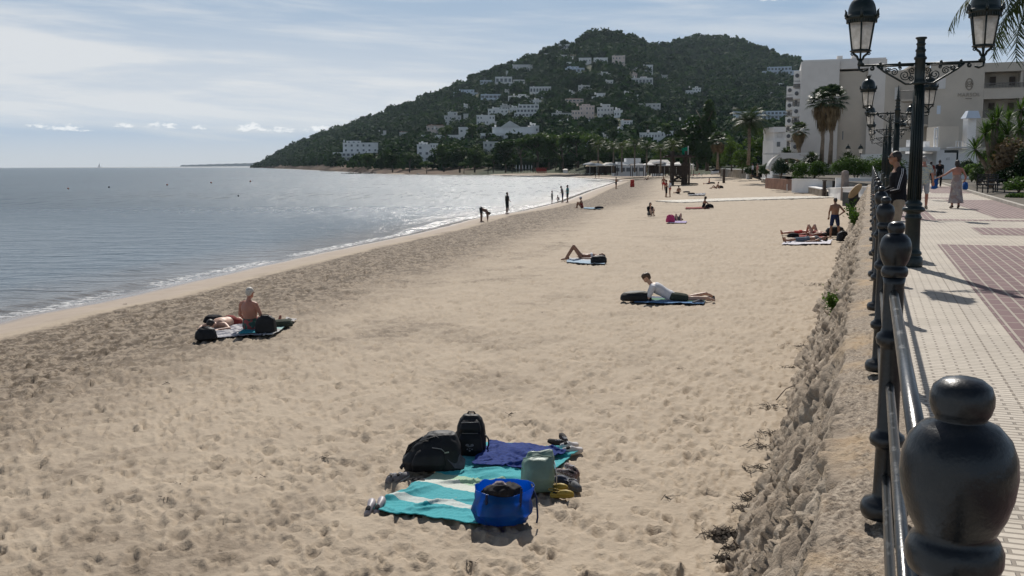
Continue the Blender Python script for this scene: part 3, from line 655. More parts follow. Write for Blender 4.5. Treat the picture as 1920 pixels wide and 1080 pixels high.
        for k in range(36): a_ = 2 * math.pi * k / 36; d.box((c[0] + .226 * math.cos(a_), .226 * math.sin(a_), 3.85), (.012, .012, .05), a_)
        d.build('dome_cap', mpole, lo)
    return L
LU = uv_of(at(1708, 500, PZ))
lab = ['tall twin lantern street lamp nearest of the row, without a spire', 'twin lantern street lamp with spire, directly behind the blunt topped nearest lamp',
       'twin lantern street lamp with spire, third in the row along the railing', 'small distant twin lantern lamp, fourth in the row', 'smallest twin lantern lamp at the far end of the row']
proto = None
for k in range(5):
    if k == 0: o = make_lamp(False)
    elif k == 1: o = proto = make_lamp(True)
    else: o = copy_tree(proto)
    p = P(LU[0] + 16.4 * k, LU[1] + (0.05 * k), PZ); o.location = p; o.rotation_euler = (0, 0, RAIL_ANG - math.pi / 2)
    tag(o, lab[k], 'street lamp', 'street lamps along the railing')
# ================================================================== BUILDINGS
def plaster(name, col, var=0.06): return pmat(name, col, 0.85, var, 0.35, 0.01, 6, detail=7)
mwhite = plaster('white_plaster', (0.80, 0.79, 0.77)); mtan = plaster('tan_render', (0.52, 0.47, 0.40)); mhotel = plaster('hotel_render', (0.66, 0.635, 0.60)); mpink = plaster('pink_plaster', (0.66, 0.55, 0.49))
mbluew = plaster('bluish_plaster', (0.58, 0.64, 0.71)); mgreyw = plaster('grey_plaster', (0.62, 0.61, 0.59))
mdark = pmat('dark_glass', (0.13, 0.145, 0.16), 0.3, 0.2, 1.0); mshut = pmat('brown_shutter', (0.07, 0.05, 0.04), 0.7, 0.2, 3)
mtile = pmat('roof_tiles', (0.34, 0.17, 0.11), 0.85, 0.2, 1.5); mstraw = pmat('straw', (0.34, 0.27, 0.17), 0.95, 0.25, 5, 0.03, 18); mcanvas = pmat('pale_canvas', (0.60, 0.56, 0.49), 0.8, 0.08, 1.5)
mrail = pmat('grey_rail', (0.16, 0.15, 0.14), 0.6, 0.1)
HOUSE_Y = []; HOUSES = []          # (px0, px1, s, distance) for keeping trees off the house fronts
_win = {}
def window(parent, x, y, z, w_, h_, mat=None, name='window'):
    key = (round(w_, 1), round(h_, 1), (mat or mdark).name, name)
    if key not in _win: _win[key] = MB().box((0, 0, 0), (w_, 0.10, h_)).mesh(name, mat or mdark)
    o = bpy.data.objects.new(name, _win[key]); o.location = (x, y, z); return link(o, parent)
def block(wall, o, x0, x1, y0, dep, z0, z1, floors, bays, mode, rnd, roof=None):
    """one volume with its front at -y; windows become parts of o"""
    wall.box(((x0 + x1) / 2, y0 + dep / 2, (z0 + z1) / 2), (x1 - x0, dep, z1 - z0))
    fh = (z1 - z0) / max(1, floors)
    wall.box(((x0 + x1) / 2, y0 + dep / 2, z1 + .22), (x1 - x0 + .36, dep + .36, .44))
    bw = (x1 - x0) / max(1, bays)
    for f in range(floors):
        zc = z0 + fh * (f + .5)
        if mode == 'band':
            wall.box(((x0 + x1) / 2, y0 - .75, z0 + fh * f + .10), (x1 - x0 + .1, 1.5, .22)); wall.box(((x0 + x1) / 2, y0 - 1.43, z0 + fh * f + .55), (x1 - x0, .12, .7))
            for b in range(bays + 1): wall.box((x0 + bw * b, y0 - .7, z0 + fh * (f + .5)), (.35, 1.38, fh - .02))
            for b in range(bays): window(o, x0 + bw * (b + .5), y0 - .04, zc + .25, bw * .6, fh * .5)
        elif mode == 'win':
            for b in range(bays):
                if rnd.random() < .9: window(o, x0 + bw * (b + .5), y0 - .03, zc + .1, min(1.4, bw * .38), min(1.4, fh * .42))
        elif mode == 'glass':
            for b in range(bays): window(o, x0 + bw * (b + .5), y0 - .03, zc, bw * .8, fh * .55)
def villa(px0, px1, y0, y1, label, blocks, wall=None, cat='villa', group='villas on the wooded hill', dist=None, zb=None, rot=0.0, roofs=None):
    """blocks: (fx0, fx1, fz0, fz1, front offset, floors, bays, mode) in fractions of the pictured width and height"""
    pc = (px0 + px1) / 2
    if dist is None: base, s_ = hill_hit(pc, y1); d = math.hypot(base.x, base.y)
    else:
        d_ = ray(pc, y1); base = at_depth(pc, y1, dist); s_ = 0; d = math.hypot(base.x, base.y)
    mpp = (FWD[1] * base.y) / F_PX; wd = (px1 - px0) * mpp; ht = (y1 - y0) * mpp
    HOUSES.append((px0 - 2, px1 + 2, s_, d)); HOUSE_Y.append((y0, y1))
    o = empty('villa' if cat == 'villa' else cat.replace(' ', '_'), base, -math.atan2(base.x, base.y) + rot, label, cat, group)
    rnd = random.Random(int(px0 * 7 + y0)); q = MB(); rf = MB()
    q.box((0, 5.5, -4.0), (wd * 1.0, 12.5, 8.02))                      # plinth cut into the slope
    for i, (a, b, c, e, off, fl, ba, mode) in enumerate(blocks):
        block(q, o, -wd / 2 + a * wd, -wd / 2 + b * wd, off, 9.0 - i * .15, c * ht + .03, e * ht, fl, ba, mode, rnd)
    q.box((-wd * .25, 3.5 + .02, ht * max(b_[3] for b_ in blocks) * .98 + .5), (1.1, 1.1, 1.6))
    q.build('wall', wall or mwhite, o)
    for a, b, c, off in (roofs or []):
        rf.box((-wd / 2 + (a + b) / 2 * wd, off + 4.5, c * ht + .62), ((b - a) * wd + .5, 9.6, .35))
    if rf.v: rf.build('roof', mtile, o)
    return o
V = villa
V(629, 713, 267, 303, 'broad white apartment block low on the headland above the little beach', [(0, .86, 0, .45, 0, 2, 9, 'band'), (.22, 1, .45, .95, 2.5, 2, 6, 'win'), (.3, .62, .95, 1.05, 4, 1, 3, 'win')], mwhite, 'apartment block')
V(785, 824, 269, 304, 'narrow white four storey house rising from pines near the shore', [(0, .62, 0, .9, 0, 3, 2, 'win'), (.62, 1, 0, .95, -1, 4, 3, 'win'), (.1, .5, .9, 1, 2, 1, 2, 'win')])
V(803, 841, 236, 255, 'pale pink flat roofed villa with a terracotta roof edge', [(0, 1, 0, .9, 0, 2, 5, 'win'), (.1, .8, .9, 1.0, 2, 1, 3, 'win')], mpink, roofs=[(.05, .85, .98, 1.5)])
V(793, 893, 240, 266, 'long low white house stretching below the pink villa', [(0, .7, 0, .45, 0, 1, 10, 'win'), (.7, 1, 0, 1, -1, 2, 3, 'win')])
V(836, 881, 211, 235, 'white house with a square tower, standing above the pink villa', [(0, .7, 0, .72, 0, 2, 4, 'win'), (.15, .55, .72, 1, 1.5, 1, 2, 'win'), (.8, 1, .2, .85, 0, 2, 1, 'win')], mgreyw)
V(854, 899, 169, 187, 'pale grey villa highest on the left slope', [(0, 1, 0, .7, 0, 2, 5, 'win'), (.3, .85, .7, 1, 2, 1, 3, 'win')], mbluew)
V(903, 935, 151, 165, 'bluish white box villa left of the terraced modern house', [(0, 1, 0, .95, 0, 2, 5, 'glass')], mbluew)
V(931, 987, 144, 168, 'modern white house in three stacked terraces high on the left slope', [(0, .55, .45, .95, 2, 1, 4, 'band'), (.35, 1, 0, .5, 0, 2, 5, 'glass'), (.6, .98, .5, .72, 2.5, 1, 4, 'glass')])
V(904, 942, 178, 199, 'blue tinted glass fronted villa below the terraced modern house', [(0, 1, .25, 1, 0, 2, 5, 'glass'), (-.05, 1.02, 0, .22, -2, 1, 1, 'none')], mbluew)
V(951, 1000, 120, 144, 'wide grey house with a long roof terrace just under the left ridge', [(.25, 1, .4, .9, 1, 1, 6, 'win'), (0, .9, 0, .42, -1, 1, 6, 'win')], mgreyw)
V(1019, 1039, 99, 112, 'small grey house on the ridge left of the summit villa', [(0, 1, 0, .8, 0, 1, 4, 'win')], mgreyw)
V(1046, 1080, 84, 100, 'white columned villa perched at the top near the summit', [(0, 1, 0, .5, 0, 1, 7, 'band'), (.05, .95, .5, 1.0, 1.5, 1, 6, 'glass')])
V(1062, 1108, 110, 128, 'white house with a low wing to its left, under the summit', [(.5, 1, 0, 1, 0, 2, 4, 'win'), (0, .5, .1, .6, 1, 1, 4, 'win')])
V(1060, 1095, 126, 146, 'square bluish villa with a balcony across its front, below the low winged house', [(0, 1, 0, .85, 0, 2, 5, 'band'), (.1, .7, .85, 1, 2, 1, 3, 'win')], mbluew)
V(1112, 1138, 108, 129, 'square white two storey villa in the middle of the upper row', [(0, 1, 0, .92, 0, 2, 4, 'win')])
V(1140, 1178, 106, 130, 'tall cream villa with a stepped base at the end of the upper row', [(.15, .75, .3, 1, 0, 2, 4, 'win'), (.4, 1, 0, .32, -1, 1, 4, 'win'), (.68, .78, .3, 1.02, -.6, 2, 1, 'win')], mpink)
V(1199, 1221, 123, 139, 'small white house with a pitched wing, right of the upper row', [(.4, 1, 0, 1, 0, 2, 2, 'win'), (0, .45, .1, .7, .6, 1, 2, 'win')])
V(1183, 1192, 126, 134, 'tiny white cottage between the cream villa and the pitched house', [(0, 1, 0, .9, 0, 1, 2, 'win')])
V(1176, 1221, 145, 161, 'long white villa with a deep terrace alone among trees', [(0, 1, .1, .85, 0, 1, 7, 'band'), (.5, .75, .85, 1, 2, 1, 2, 'win')])
V(1233, 1249, 140, 150, 'small grey roofed house at the right end of the villas', [(0, 1, 0, .85, 0, 1, 3, 'win')], mgreyw)
V(1084, 1109, 158, 170, 'low grey house half hidden by pines in mid slope', [(0, 1, 0, .75, 0, 1, 4, 'win')], mgreyw)
V(1131, 1148, 151, 168, 'narrow grey house with a tower among mid slope pines', [(.25, 1, 0, .95, 0, 2, 2, 'win'), (0, .4, 0, .6, -1, 1, 1, 'win')], mgreyw)
V(990, 1036, 164, 186, 'white villa with pergola columns along its upper floor', [(.1, .95, .45, 1, 0, 1, 7, 'band'), (.3, 1, 0, .45, -1.5, 1, 5, 'glass')])
V(955, 996, 178, 197, 'white villa with two long glazed balconies', [(0, 1, 0, .85, 0, 2, 6, 'band'), (.45, .8, .85, 1, 2, 1, 2, 'win')])
o = V(963, 1011, 197, 229, 'white stepped apartment building with slanting sides and four balcony rows', [(0, .86, 0, .26, -3, 1, 7, 'band'), (.07, .9, .26, .5, -1.5, 1, 6, 'band'), (.15, .95, .5, .75, 0, 1, 6, 'band'), (.22, 1, .75, .98, 1.5, 1, 5, 'band')], mwhite, 'apartment building')
V(917, 955, 203, 223, 'boxy white villa with wide windows left of the stepped building', [(0, 1, 0, .88, 0, 2, 5, 'win'), (.3, .7, .88, 1, 1, 1, 2, 'win')])
V(896, 936, 215, 243, 'white hillside house with a row of dark square openings', [(0, .85, .3, .92, 0, 2, 6, 'win'), (.6, 1, 0, .5, -1, 1, 3, 'win')])
o = V(903, 1012, 224, 266, 'big white hall with a gabled centre and curved end walls', [(.2, .95, .12, .62, 0, 1, 3, 'none'), (0, .4, 0, .35, -2, 1, 5, 'glass'), (.55, 1, 0, .36, -2, 1, 5, 'win'), (.85, 1, .35, .68, 1, 1, 2, 'win')], mwhite, 'hall')
wd = 109 * (FWD[1] * o.location.y) / F_PX; ht = 42 * (FWD[1] * o.location.y) / F_PX
MB().add([(-wd * .17, -.35, ht * .63), (wd * .2, -.35, ht * .63), (0.0, -.35, ht * .93), (-wd * .17, 8, ht * .63), (wd * .2, 8, ht * .63), (0, 8, ht * .93)], [(0, 1, 2), (5, 4, 3), (0, 2, 5, 3), (1, 4, 5, 2), (0, 3, 4, 1)]).build('gable', mgreyw, o)
V(908, 936, 266, 290, 'plain pale box house low among the shore pines', [(0, 1, 0, .95, 0, 2, 3, 'win')], mgreyw)
V(1109, 1134, 176, 192, 'small white villa with an arched porch in the middle of the slope', [(0, .8, 0, .6, 0, 1, 4, 'win'), (.35, 1, .5, 1, 1, 1, 3, 'win')])
V(1162, 1195, 173, 187, 'white cottage with a chimney tower, right of the arched porch villa', [(.15, 1, 0, .55, 0, 1, 5, 'win'), (.2, .45, .55, 1, 1, 1, 1, 'win')])
V(1060, 1095, 185, 204, 'cream villa with a tiled roof and three balconies', [(0, .95, 0, .9, 0, 3, 5, 'band')], mpink, roofs=[(.1, .8, .9, .6)])
V(1072, 1114, 197, 226, 'large pinkish stepped house with many small windows', [(.35, 1, 0, .9, 0, 3, 5, 'win'), (0, .5, 0, .6, -1.2, 2, 4, 'win'), (.45, .8, .9, 1, 2, 1, 2, 'win')], mpink)
V(1035, 1075, 210, 226, 'row of low white terraced houses left of the pinkish stepped house', [(0, 1, 0, .8, 0, 2, 8, 'win'), (.2, .45, .8, 1, 1, 1, 2, 'win')], mgreyw, 'terraced house')
V(1049, 1106, 224, 237, 'long low white terrace of small arches below the pinkish house', [(0, 1, 0, .8, 0, 1, 11, 'win')], mwhite, 'terraced house')
V(1119, 1149, 197, 220, 'shaded grey block right of the pinkish stepped house', [(0, 1, 0, .75, 0, 2, 5, 'win'), (.3, .8, .75, 1, 1, 1, 2, 'win')], mgreyw)
V(1196, 1236, 192, 210, 'grey house half buried in trees, right of the shaded block', [(0, 1, 0, .8, 0, 2, 5, 'win')], mgreyw)
V(1282, 1310, 164, 185, 'solitary white house with a tower on the wooded right hand slope', [(.45, 1, 0, .9, 0, 3, 3, 'win'), (0, .5, .3, .7, .6, 1, 3, 'win'), (.62, .8, .9, 1.02, 1, 1, 1, 'win')])
V(1160, 1187, 226, 243, 'white villa with a red awning roof above the beach palms', [(.1, .9, .2, .9, 0, 2, 4, 'win'), (0, 1, 0, .22, -1, 1, 4, 'win')], roofs=[(.3, .75, .9, 1)])
V(1155, 1171, 241, 254, 'little white house just below the red awning villa', [(0, 1, 0, .9, 0, 1, 3, 'win')])
V(1198, 1260, 247, 272, 'long white row house with stepped parapets behind the palms', [(0, .62, 0, .85, 0, 2, 7, 'win'), (.55, 1, .1, .95, 1, 2, 5, 'win')], mwhite, 'row house')
V(1264, 1298, 224, 246, 'white house climbing in steps beside the great dark tree', [(0, .6, 0, .5, 0, 1, 4, 'win'), (.6, 1, .1, 1, .6, 2, 2, 'win')])
V(1224, 1239, 216, 223, 'tiny white pavilion alone in the woods', [(0, 1, 0, .9, 0, 1, 3, 'glass')])
V(1417, 1492, 126, 153, 'large white tiered hotel high on the right slope', [(0, 1, 0, .45, 0, 2, 12, 'band'), (.08, 1, .45, .72, 2, 1, 10, 'band'), (.2, .78, .72, 1, 4, 1, 7, 'band')], mbluew, 'hotel')
V(1371, 1474, 209, 233, 'white apartment row with blue grey balconies behind the date palm', [(0, .2, .2, .95, -1, 2, 1, 'none'), (.2, 1, 0, .95, 0, 3, 12, 'band')], mbluew, 'apartment row')
V(710, 733, 246, 262, 'small stone house with a pillared porch on the headland slope', [(0, 1, 0, .6, 0, 1, 4, 'win'), (.55, .8, .6, 1, 1, 1, 1, 'win')], mgreyw)
V(753, 768, 245, 257, 'tiny house with a pale tiled roof in the headland woods', [(0, 1, 0, .7, 0, 1, 3, 'win')], mgreyw, roofs=[(0, 1, .7, 0)])

for a_, b_, c_, d_, lb_, m_ in ((1044, 1075, 104, 114, 'low retaining terrace with a long wall under the summit villa', mgreyw), (1120, 1146, 136, 148, 'grey villa among trees just below the square upper villa', mgreyw), (1183, 1192, 137, 145, 'tiny cream box house below the tiny white cottage', mpink), (947, 957, 169, 178, 'tiny grey hut left of the pergola villa', mgreyw),
    (1065, 1078, 171, 181, 'small pale house half hidden between pines in the centre of the slope', mgreyw), (957, 977, 200, 211, 'low white wing just left of the slanting apartment building', mwhite), (991, 1011, 233, 252, 'white house at the right shoulder of the big gabled hall', mwhite), (1127, 1139, 254, 272, 'narrow pale house glimpsed between the shore trees', mgreyw),
    (1057, 1070, 271, 285, 'small white house seen between tree trunks above the beach', mwhite), (1097, 1114, 264, 284, 'grey pavilion in the trees left of the slim palms', mgreyw), (940, 958, 196, 206, 'long pale terrace wall left of the long glazed balconies', mgreyw), (1386, 1412, 154, 161, 'long low wall house under the wooded right ridge', mgreyw), (1444, 1471, 157, 167, 'white row of low houses below the tiered hotel', mwhite), (1422, 1446, 172, 178, 'thin pale terrace below the row of low houses', mgreyw),
    (1000, 1016, 186, 196, 'little white house right of the long glazed balconies', mwhite), (1150, 1166, 205, 218, 'small white house right of the shaded grey block', mwhite), (870, 884, 196, 207, 'small white house above the square towered one', mwhite)):
    V(a_, b_, c_, d_ + 3, lb_, [(0, 1, 0, .8, 0, 1 if d_ - c_ < 14 else 2, max(2, int((b_ - a_) / 4.5)), 'win'), (.3, .7, .8, 1, 1.5, 1, 1, 'win')], m_)

# ---- the hotel behind the promenade
H = empty('hotel_building', at_depth(1655, 330, 147), 0, 'big beige hotel block with a balconied wing and an emblem on its blank wall', 'hotel')
HL = Vector(H.location)
def hp(px, Y): d = ray(px, 300); return Vector((d[0] / d[1] * Y, Y))
def zpx(px, py, Y): return at_depth(px, py, Y).z
def wallbox(q, px0, Y0, px1, Y1, zlo, zhi, dep):
    """upright wall block whose face runs between two bearings and distances"""
    a, b = hp(px0, Y0), hp(px1, Y1); dr = (b - a).normalized(); n = Vector((-dr.y, dr.x))
    if n.y < 0: n = -n
    c, d = b + n * dep, a + n * dep
    q.prism([(p.x - HL.x, p.y - HL.y) for p in (a, b, c, d)], zlo - HL.z, zhi - HL.z); return a, b, dr, n
zt = zpx(1497, 116, 150)
q = MB(); wallbox(q, 1497, 150, 1568.5, 148.6, 1.5, zt, 22); wallbox(q, 1622, 147.2, 1656, 146.4, 1.5, zt, 22)
wallbox(q, 1500, 150.6, 1654, 147.2, zt + .02, zt + .30, 20); wallbox(q, 1563, 150.5, 1573, 150.3, zt + .32, zt + .9, 2); wallbox(q, 1590, 150.5, 1600, 150.3, zt + .32, zt + .9, 2)
q.build('wall', mhotel, H)
q = MB(); wallbox(q, 1568.7, 149.4, 1621.8, 148.1, 1.5, zt - 1.5, 20); q.build('recessed_wall', mtan, H)
q = MB(); wallbox(q, 1568.7, 148.9, 1621.8, 147.6, zt - 1.2, zt, 20); q.build('wall_cap', mhotel, H)
# stepped balconies on the seaward flank
for px0, px1, Y, y0, nf, pit in ((1483.5, 1496.6, 153, 131, 5, 33.4), (1471, 1483.2, 158, 160, 4, 28.6)):
    for f in range(nf):
        q = MB(); yt = y0 + pit * f
        wallbox(q, px0, Y, px1, Y - .3, zpx(px0, yt + pit * 1.0, Y), zpx(px0, yt + pit * .66, Y), 6) if f == 0 else None
        wallbox(q, px0 - .4 * f, Y, px1, Y - .3, zpx(px0, yt + pit * .62, Y), zpx(px0, yt + 2, Y), 7)
        wallbox(q, px0 - .4 * f + 2.5, Y + 1.5, px1, Y + 1.2, zpx(px0, yt + pit * .97, Y), zpx(px0, yt + pit * .63, Y), 6)
        b = q.build('balcony', mwhite, H)
        q = MB(); a_, b_, dr, n = Vector(), Vector(), None, None
        A_, B_ = hp(px0 - .4 * f, Y - .05), hp(px1, Y - .35); zr = zpx(px0, yt + pit * .82, Y); zl = zpx(px0, yt + pit * .99, Y)
        for k in range(9): p = A_.lerp(B_, k / 8); q.box((p.x - HL.x, p.y - HL.y, (zr + zl) / 2 - HL.z), (.07, .07, zr - zl))
        q.tube([(A_.x - HL.x, A_.y - HL.y, zr - HL.z), (B_.x - HL.x, B_.y - HL.y, zr - HL.z)], .05, 5); q.build('balcony_railing', mrail, b)
        w_ = MB(); wallbox(w_, px0 + 3, Y + 1.36, px1 - 5, Y + 1.3, zpx(px0, yt + pit * .97, Y), zpx(px0, yt + pit * .68, Y), .1); w_.build('window', mdark, H)
        w_ = MB(); w_.ell((hp((px0 + px1) / 2, Y - .22).x - HL.x, hp((px0 + px1) / 2, Y - .22).y - HL.y, zpx(px0, yt + pit * .33, Y) - HL.z), (.32, .1, .32), 10, 6); w_.build('round_vent', mdark, H)
q = MB(); wallbox(q, 1449, 146, 1472, 146, zpx(1450, 248, 146), zpx(1450, 238, 146), 6); wallbox(q, 1450, 146.4, 1472, 146.4, zpx(1450, 262, 146), zpx(1450, 248, 146) - .01, 6); wallbox(q, 1449, 146, 1474, 146, 1.5, zpx(1450, 262, 146) - .01, 6); q.build('annexe', mwhite, H)
q = MB(); wallbox(q, 1456, 146.2, 1466, 146.2, zpx(1450, 258, 146), zpx(1450, 250, 146), .1); q.build('window', mgreyw, H)
q = MB(); wallbox(q, 1456, 145.9, 1462, 145.9, zpx(1450, 275, 146), zpx(1450, 266, 146), .1); q.build('window', mdark, H)
for px0, px1, y0, y1 in ((1546, 1549, 200, 245), (1577.5, 1579.5, 246, 262)):
    q = MB(); wallbox(q, px0, 148.1, px1, 148.05, zpx(px0, y1, 148), zpx(px0, y0, 148), .1); q.build('slit_window', mdark, H)
# right hand wing
zw = zpx(1800, 118, 117)
q = MB(); wallbox(q, 1654, 127, 1737, 123, 1.5, zw, 15); wallbox(q, 1737, 118.5, 1838, 116, 1.5, zw, 15)
wallbox(q, 1700, 122, 1736, 121.5, zw + .01, zw + .25, 8)
q.build('wing_wall', mtan, H)
fl = [(118, 135), (165, 186), (221, 240), (276, 292)]; YB = 115.95
q = MB()
for y0, y1 in fl: wallbox(q, 1838.2, 116, 2010, 112, zpx(1850, y1, YB), zpx(1850, y0, YB), 3.0)
wallbox(q, 1838.2, 118.2, 2010, 114.2, 1.5, zw - .4, 12); 
for px in (1905, 1955): wallbox(q, px, 114.6, px + 5, 114.5, 1.5, zw - .1, 2.9)
q.build('loggia_wall', mtan, H)
for (y0, y1), nm in zip(((144, 160), (193, 208), (246, 262)), 'abc'):
    for px in (1848, 1884, 1913, 1935):
        q = MB(); Yw = 117.95 - (px - 1838) * .0235; wallbox(q, px, Yw, px + (11 if px < 1900 else 13), Yw - .25, zpx(px, y1, Yw), zpx(px, y0, Yw), .12); q.build('window', mshut, H)
for y0 in (157, 208, 262):
    q = MB(); A_, B_ = hp(1839, 115.8), hp(2005, 111.9); z1, z0 = zpx(1850, y0, YB), zpx(1850, y0 + 9, YB)
    for k in range(60): p = A_.lerp(B_, k / 59); q.box((p.x - HL.x, p.y - HL.y, (z0 + z1) / 2 - HL.z), (.035, .035, z1 - z0))
    q.tube([(A_.x - HL.x, A_.y - HL.y, z1 - HL.z), (B_.x - HL.x, B_.y - HL.y, z1 - HL.z)], .04, 5); q.build('balcony_railing', mrail, H)
for y0, y1 in ((186, 190), (234, 238)):                             # two balconies in the recess beside the blank wall
    q = MB(); wallbox(q, 1681, 121.4, 1737, 119.6, zpx(1700, y1, 121), zpx(1700, y0, 121), 3.5); b = q.build('balcony', mtan, H)
    q = MB(); A_, B_ = hp(1681.5, 121.5), hp(1736, 119.8); z1, z0 = zpx(1700, y0 - 16, 121), zpx(1700, y0, 121)
    for k in range(26): p = A_.lerp(B_, k / 25); q.box((p.x - HL.x, p.y - HL.y, (z0 + z1) / 2 - HL.z), (.04, .04, z1 - z0))
    q.tube([(A_.x - HL.x, A_.y - HL.y, z1 - HL.z), (B_.x - HL.x, B_.y - HL.y, z1 - HL.z)], .045, 5); q.build('balcony_railing', mrail, b)
    for px in (1672, 1710):
        q = MB(); wallbox(q, px, 125.7 - (px - 1672) * .045, px + 9, 125.4 - (px - 1672) * .045, zpx(px, y0 - 1, 124), zpx(px, y0 - 24, 124), .1); q.build('window', mgreyw, H)
q = MB(); wallbox(q, 1751, 118.05, 1766, 117.7, zpx(1750, 167, 118), zpx(1750, 147, 118), .1); q.build('window', mgreyw, H)
q = MB(); wallbox(q, 1752, 118.05, 1759, 117.9, zpx(1750, 214, 118), zpx(1750, 198, 118), .1); q.build('window', mbluew, H)
# emblem and name on the blank wall
mlog = pmat('bronze_letters', (0.27, 0.235, 0.19), 0.5, 0.1)
wdir = (hp(1838, 116) - hp(1737, 118.5)).normalized(); wang = math.atan2(wdir.y, wdir.x)
def wallpt(px, py):
    k = (px - 1737) / 101; Y = 118.5 - 2.5 * k; p = hp(px, Y); n = Vector((wdir.y, -wdir.x)); p = p + n * .05
    return Vector((p.x - HL.x, p.y - HL.y, zpx(px, py, Y) - HL.z))
q = MB()
for cy, rx, rz in ((153, .24, .30), (158, .28, .26), (163, .24, .30), (158, .38, .66)):
    c = wallpt(1810, cy); q.tube([(c.x + wdir.x * rx * math.cos(a), c.y + wdir.y * rx * math.cos(a), c.z + rz * math.sin(a)) for a in [2 * math.pi * k / 28 for k in range(29)]], .045, 5)
q.build('emblem', mlog, H)
def lettering(body, px, py, size, parent, mat, ang, nm='lettering', ex=0.03, xs=1.0):
    cu = bpy.data.curves.new(nm, 'FONT'); cu.body = body; cu.size = size; cu.align_x = 'CENTER'; cu.align_y = 'CENTER'; cu.extrude = ex; cu.space_character = xs; cu.materials.append(mat)
    tmp = bpy.data.objects.new(nm, cu); COL.objects.link(tmp); me = bpy.data.meshes.new_from_object(tmp.evaluated_get(bpy.context.evaluated_depsgraph_get())); bpy.data.objects.remove(tmp)
    me.materials.clear(); me.materials.append(mat); o = bpy.data.objects.new(nm, me); o.location = wallpt(px, py); o.rotation_euler = (math.pi / 2, 0, ang); return link(o, parent)
lettering('MARSOL', 1810, 178, 0.58, H, mlog, wang, xs=1.12)
q = MB(); a_, b_ = wallpt(1804, 185), wallpt(1816, 185); q.tube([a_, b_], .035, 5); q.build('underline', mlog, H)

# ---- low white buildings between hotel and promenade
def flatbox(q, L0, px0, px1, Y, y0, y1, dep, Y2=None):
    a, b = hp(px0, Y), hp(px1, Y2 or Y); dr = (b - a).normalized(); n = Vector((-dr.y, dr.x)); c, d = b + n * dep, a + n * dep
    q.prism([(p.x - L0.x, p.y - L0.y) for p in (a, b, c, d)], zpx((px0 + px1) / 2, y1, Y) - L0.z, zpx((px0 + px1) / 2, y0, Y) - L0.z)
L0 = at_depth(1790, 334, 100); o = empty('beach_house', L0, 0, 'low white house with a rooftop terrace, at the end of the promenade', 'house')
q = MB(); flatbox(q, L0, 1756, 1832, 100, 280, 336, 8); flatbox(q, L0, 1665, 1755.8, 101, 288, 336, 8); flatbox(q, L0, 1700, 1762, 99, 276, 283, 4)
flatbox(q, L0, 1812, 1827, 101.5, 222, 279, 1.2); flatbox(q, L0, 1705, 1714, 100, 262, 275, 1); flatbox(q, L0, 1733, 1742, 101, 265, 276, .8); q.build('wall', mwhite, o)
q = MB(); flatbox(q, L0, 1758, 1795, 102, 237, 279.5, 3); q.build('stair_tower', mtan, o)
q = MB(); flatbox(q, L0, 1750, 1752, 99.5, 240, 277, .2); flatbox(q, L0, 1755, 1757, 99.5, 238, 277, .2); flatbox(q, L0, 1752.2, 1754.8, 99.5, 240, 243, .2); flatbox(q, L0, 1752.2, 1754.8, 99.5, 258, 261, .2); q.build('ladder_frame', mwhite, o)
q = MB(); flatbox(q, L0, 1790, 1822, 99, 275, 278, 2); q.build('terrace_deck', mgreyw, o)
q = MB(); flatbox(q, L0, 1790.5, 1821.5, 99.05, 264, 265, .1)
for k in range(7): flatbox(q, L0, 1791 + k * 5, 1792 + k * 5, 99.05, 265.2, 274.8, .1)
q.build('terrace_railing', mwhite, o)
q = MB(); flatbox(q, L0, 1684, 1692, 99.9, 305, 336, .1); q.build('door', mshut, o); q = MB(); flatbox(q, L0, 1775, 1781, 99.9, 295, 300, .1); q.build('wall_sign', mgreyw, o)
cw = at_depth(1820, 222, 101) - L0; MB().rings([[(cw.x - .75, cw.y - .6, cw.z), (cw.x + .75, cw.y - .6, cw.z), (cw.x + .75, cw.y + .6, cw.z), (cw.x - .75, cw.y + .6, cw.z)], [(cw.x - .4, cw.y - .3, cw.z + .75), (cw.x + .6, cw.y - .3, cw.z + .75), (cw.x + .6, cw.y + .3, cw.z + .75), (cw.x - .4, cw.y + .3, cw.z + .75)]], sm=False).build('chimney_hood', mbluew, o)

# ---- terrace walls at the end of the promenade, above the sand
def lowwall(name, pa, pb, h, th, mat, label, cap=True):
    a, b = Vector(pa), Vector(pb); d = b - a; o = empty(name, (a + b) / 2, math.atan2(d.y, d.x), label, 'wall'); L = math.hypot(d.x, d.y)
    sl_ = (b.z - a.z)
    q = MB(); n = 14
    q.rings([[(-L / 2 + L * k / n, -th / 2 - .04 * math.sin(k * 2), -sl_ / 2 + sl_ * k / n - .9), (-L / 2 + L * k / n, -th / 2, -sl_ / 2 + sl_ * k / n + h), (-L / 2 + L * k / n, th / 2, -sl_ / 2 + sl_ * k / n + h), (-L / 2 + L * k / n, th / 2, -sl_ / 2 + sl_ * k / n - .9)] for k in range(n + 1)], sm=False)
    q.build('wall_body', mat, o)
    if cap:
        q = MB(); q.rings([[(-L / 2 + L * k / n, -th / 2 - .07, -sl_ / 2 + sl_ * k / n + h + .003), (-L / 2 + L * k / n, -th / 2 - .07, -sl_ / 2 + sl_ * k / n + h + .10), (-L / 2 + L * k / n, th / 2 + .07, -sl_ / 2 + sl_ * k / n + h + .10), (-L / 2 + L * k / n, th / 2 + .07, -sl_ / 2 + sl_ * k / n + h + .003)] for k in range(n + 1)], sm=False)
        q.build('coping', mwhite, o)
    return o
mstone = pmat('rubble_stone', (0.33, 0.28, 0.22), 0.92, 0.25, 1.2, 0.05, 4)
g1, g2, g3 = at_sand(1430, 342), at_sand(1484, 356), at_sand(1545, 368.5)
lowwall('terrace_wall', g1, g2, .62, .5, mstone, 'white topped rubble wall stepping down the beach, farther stretch')
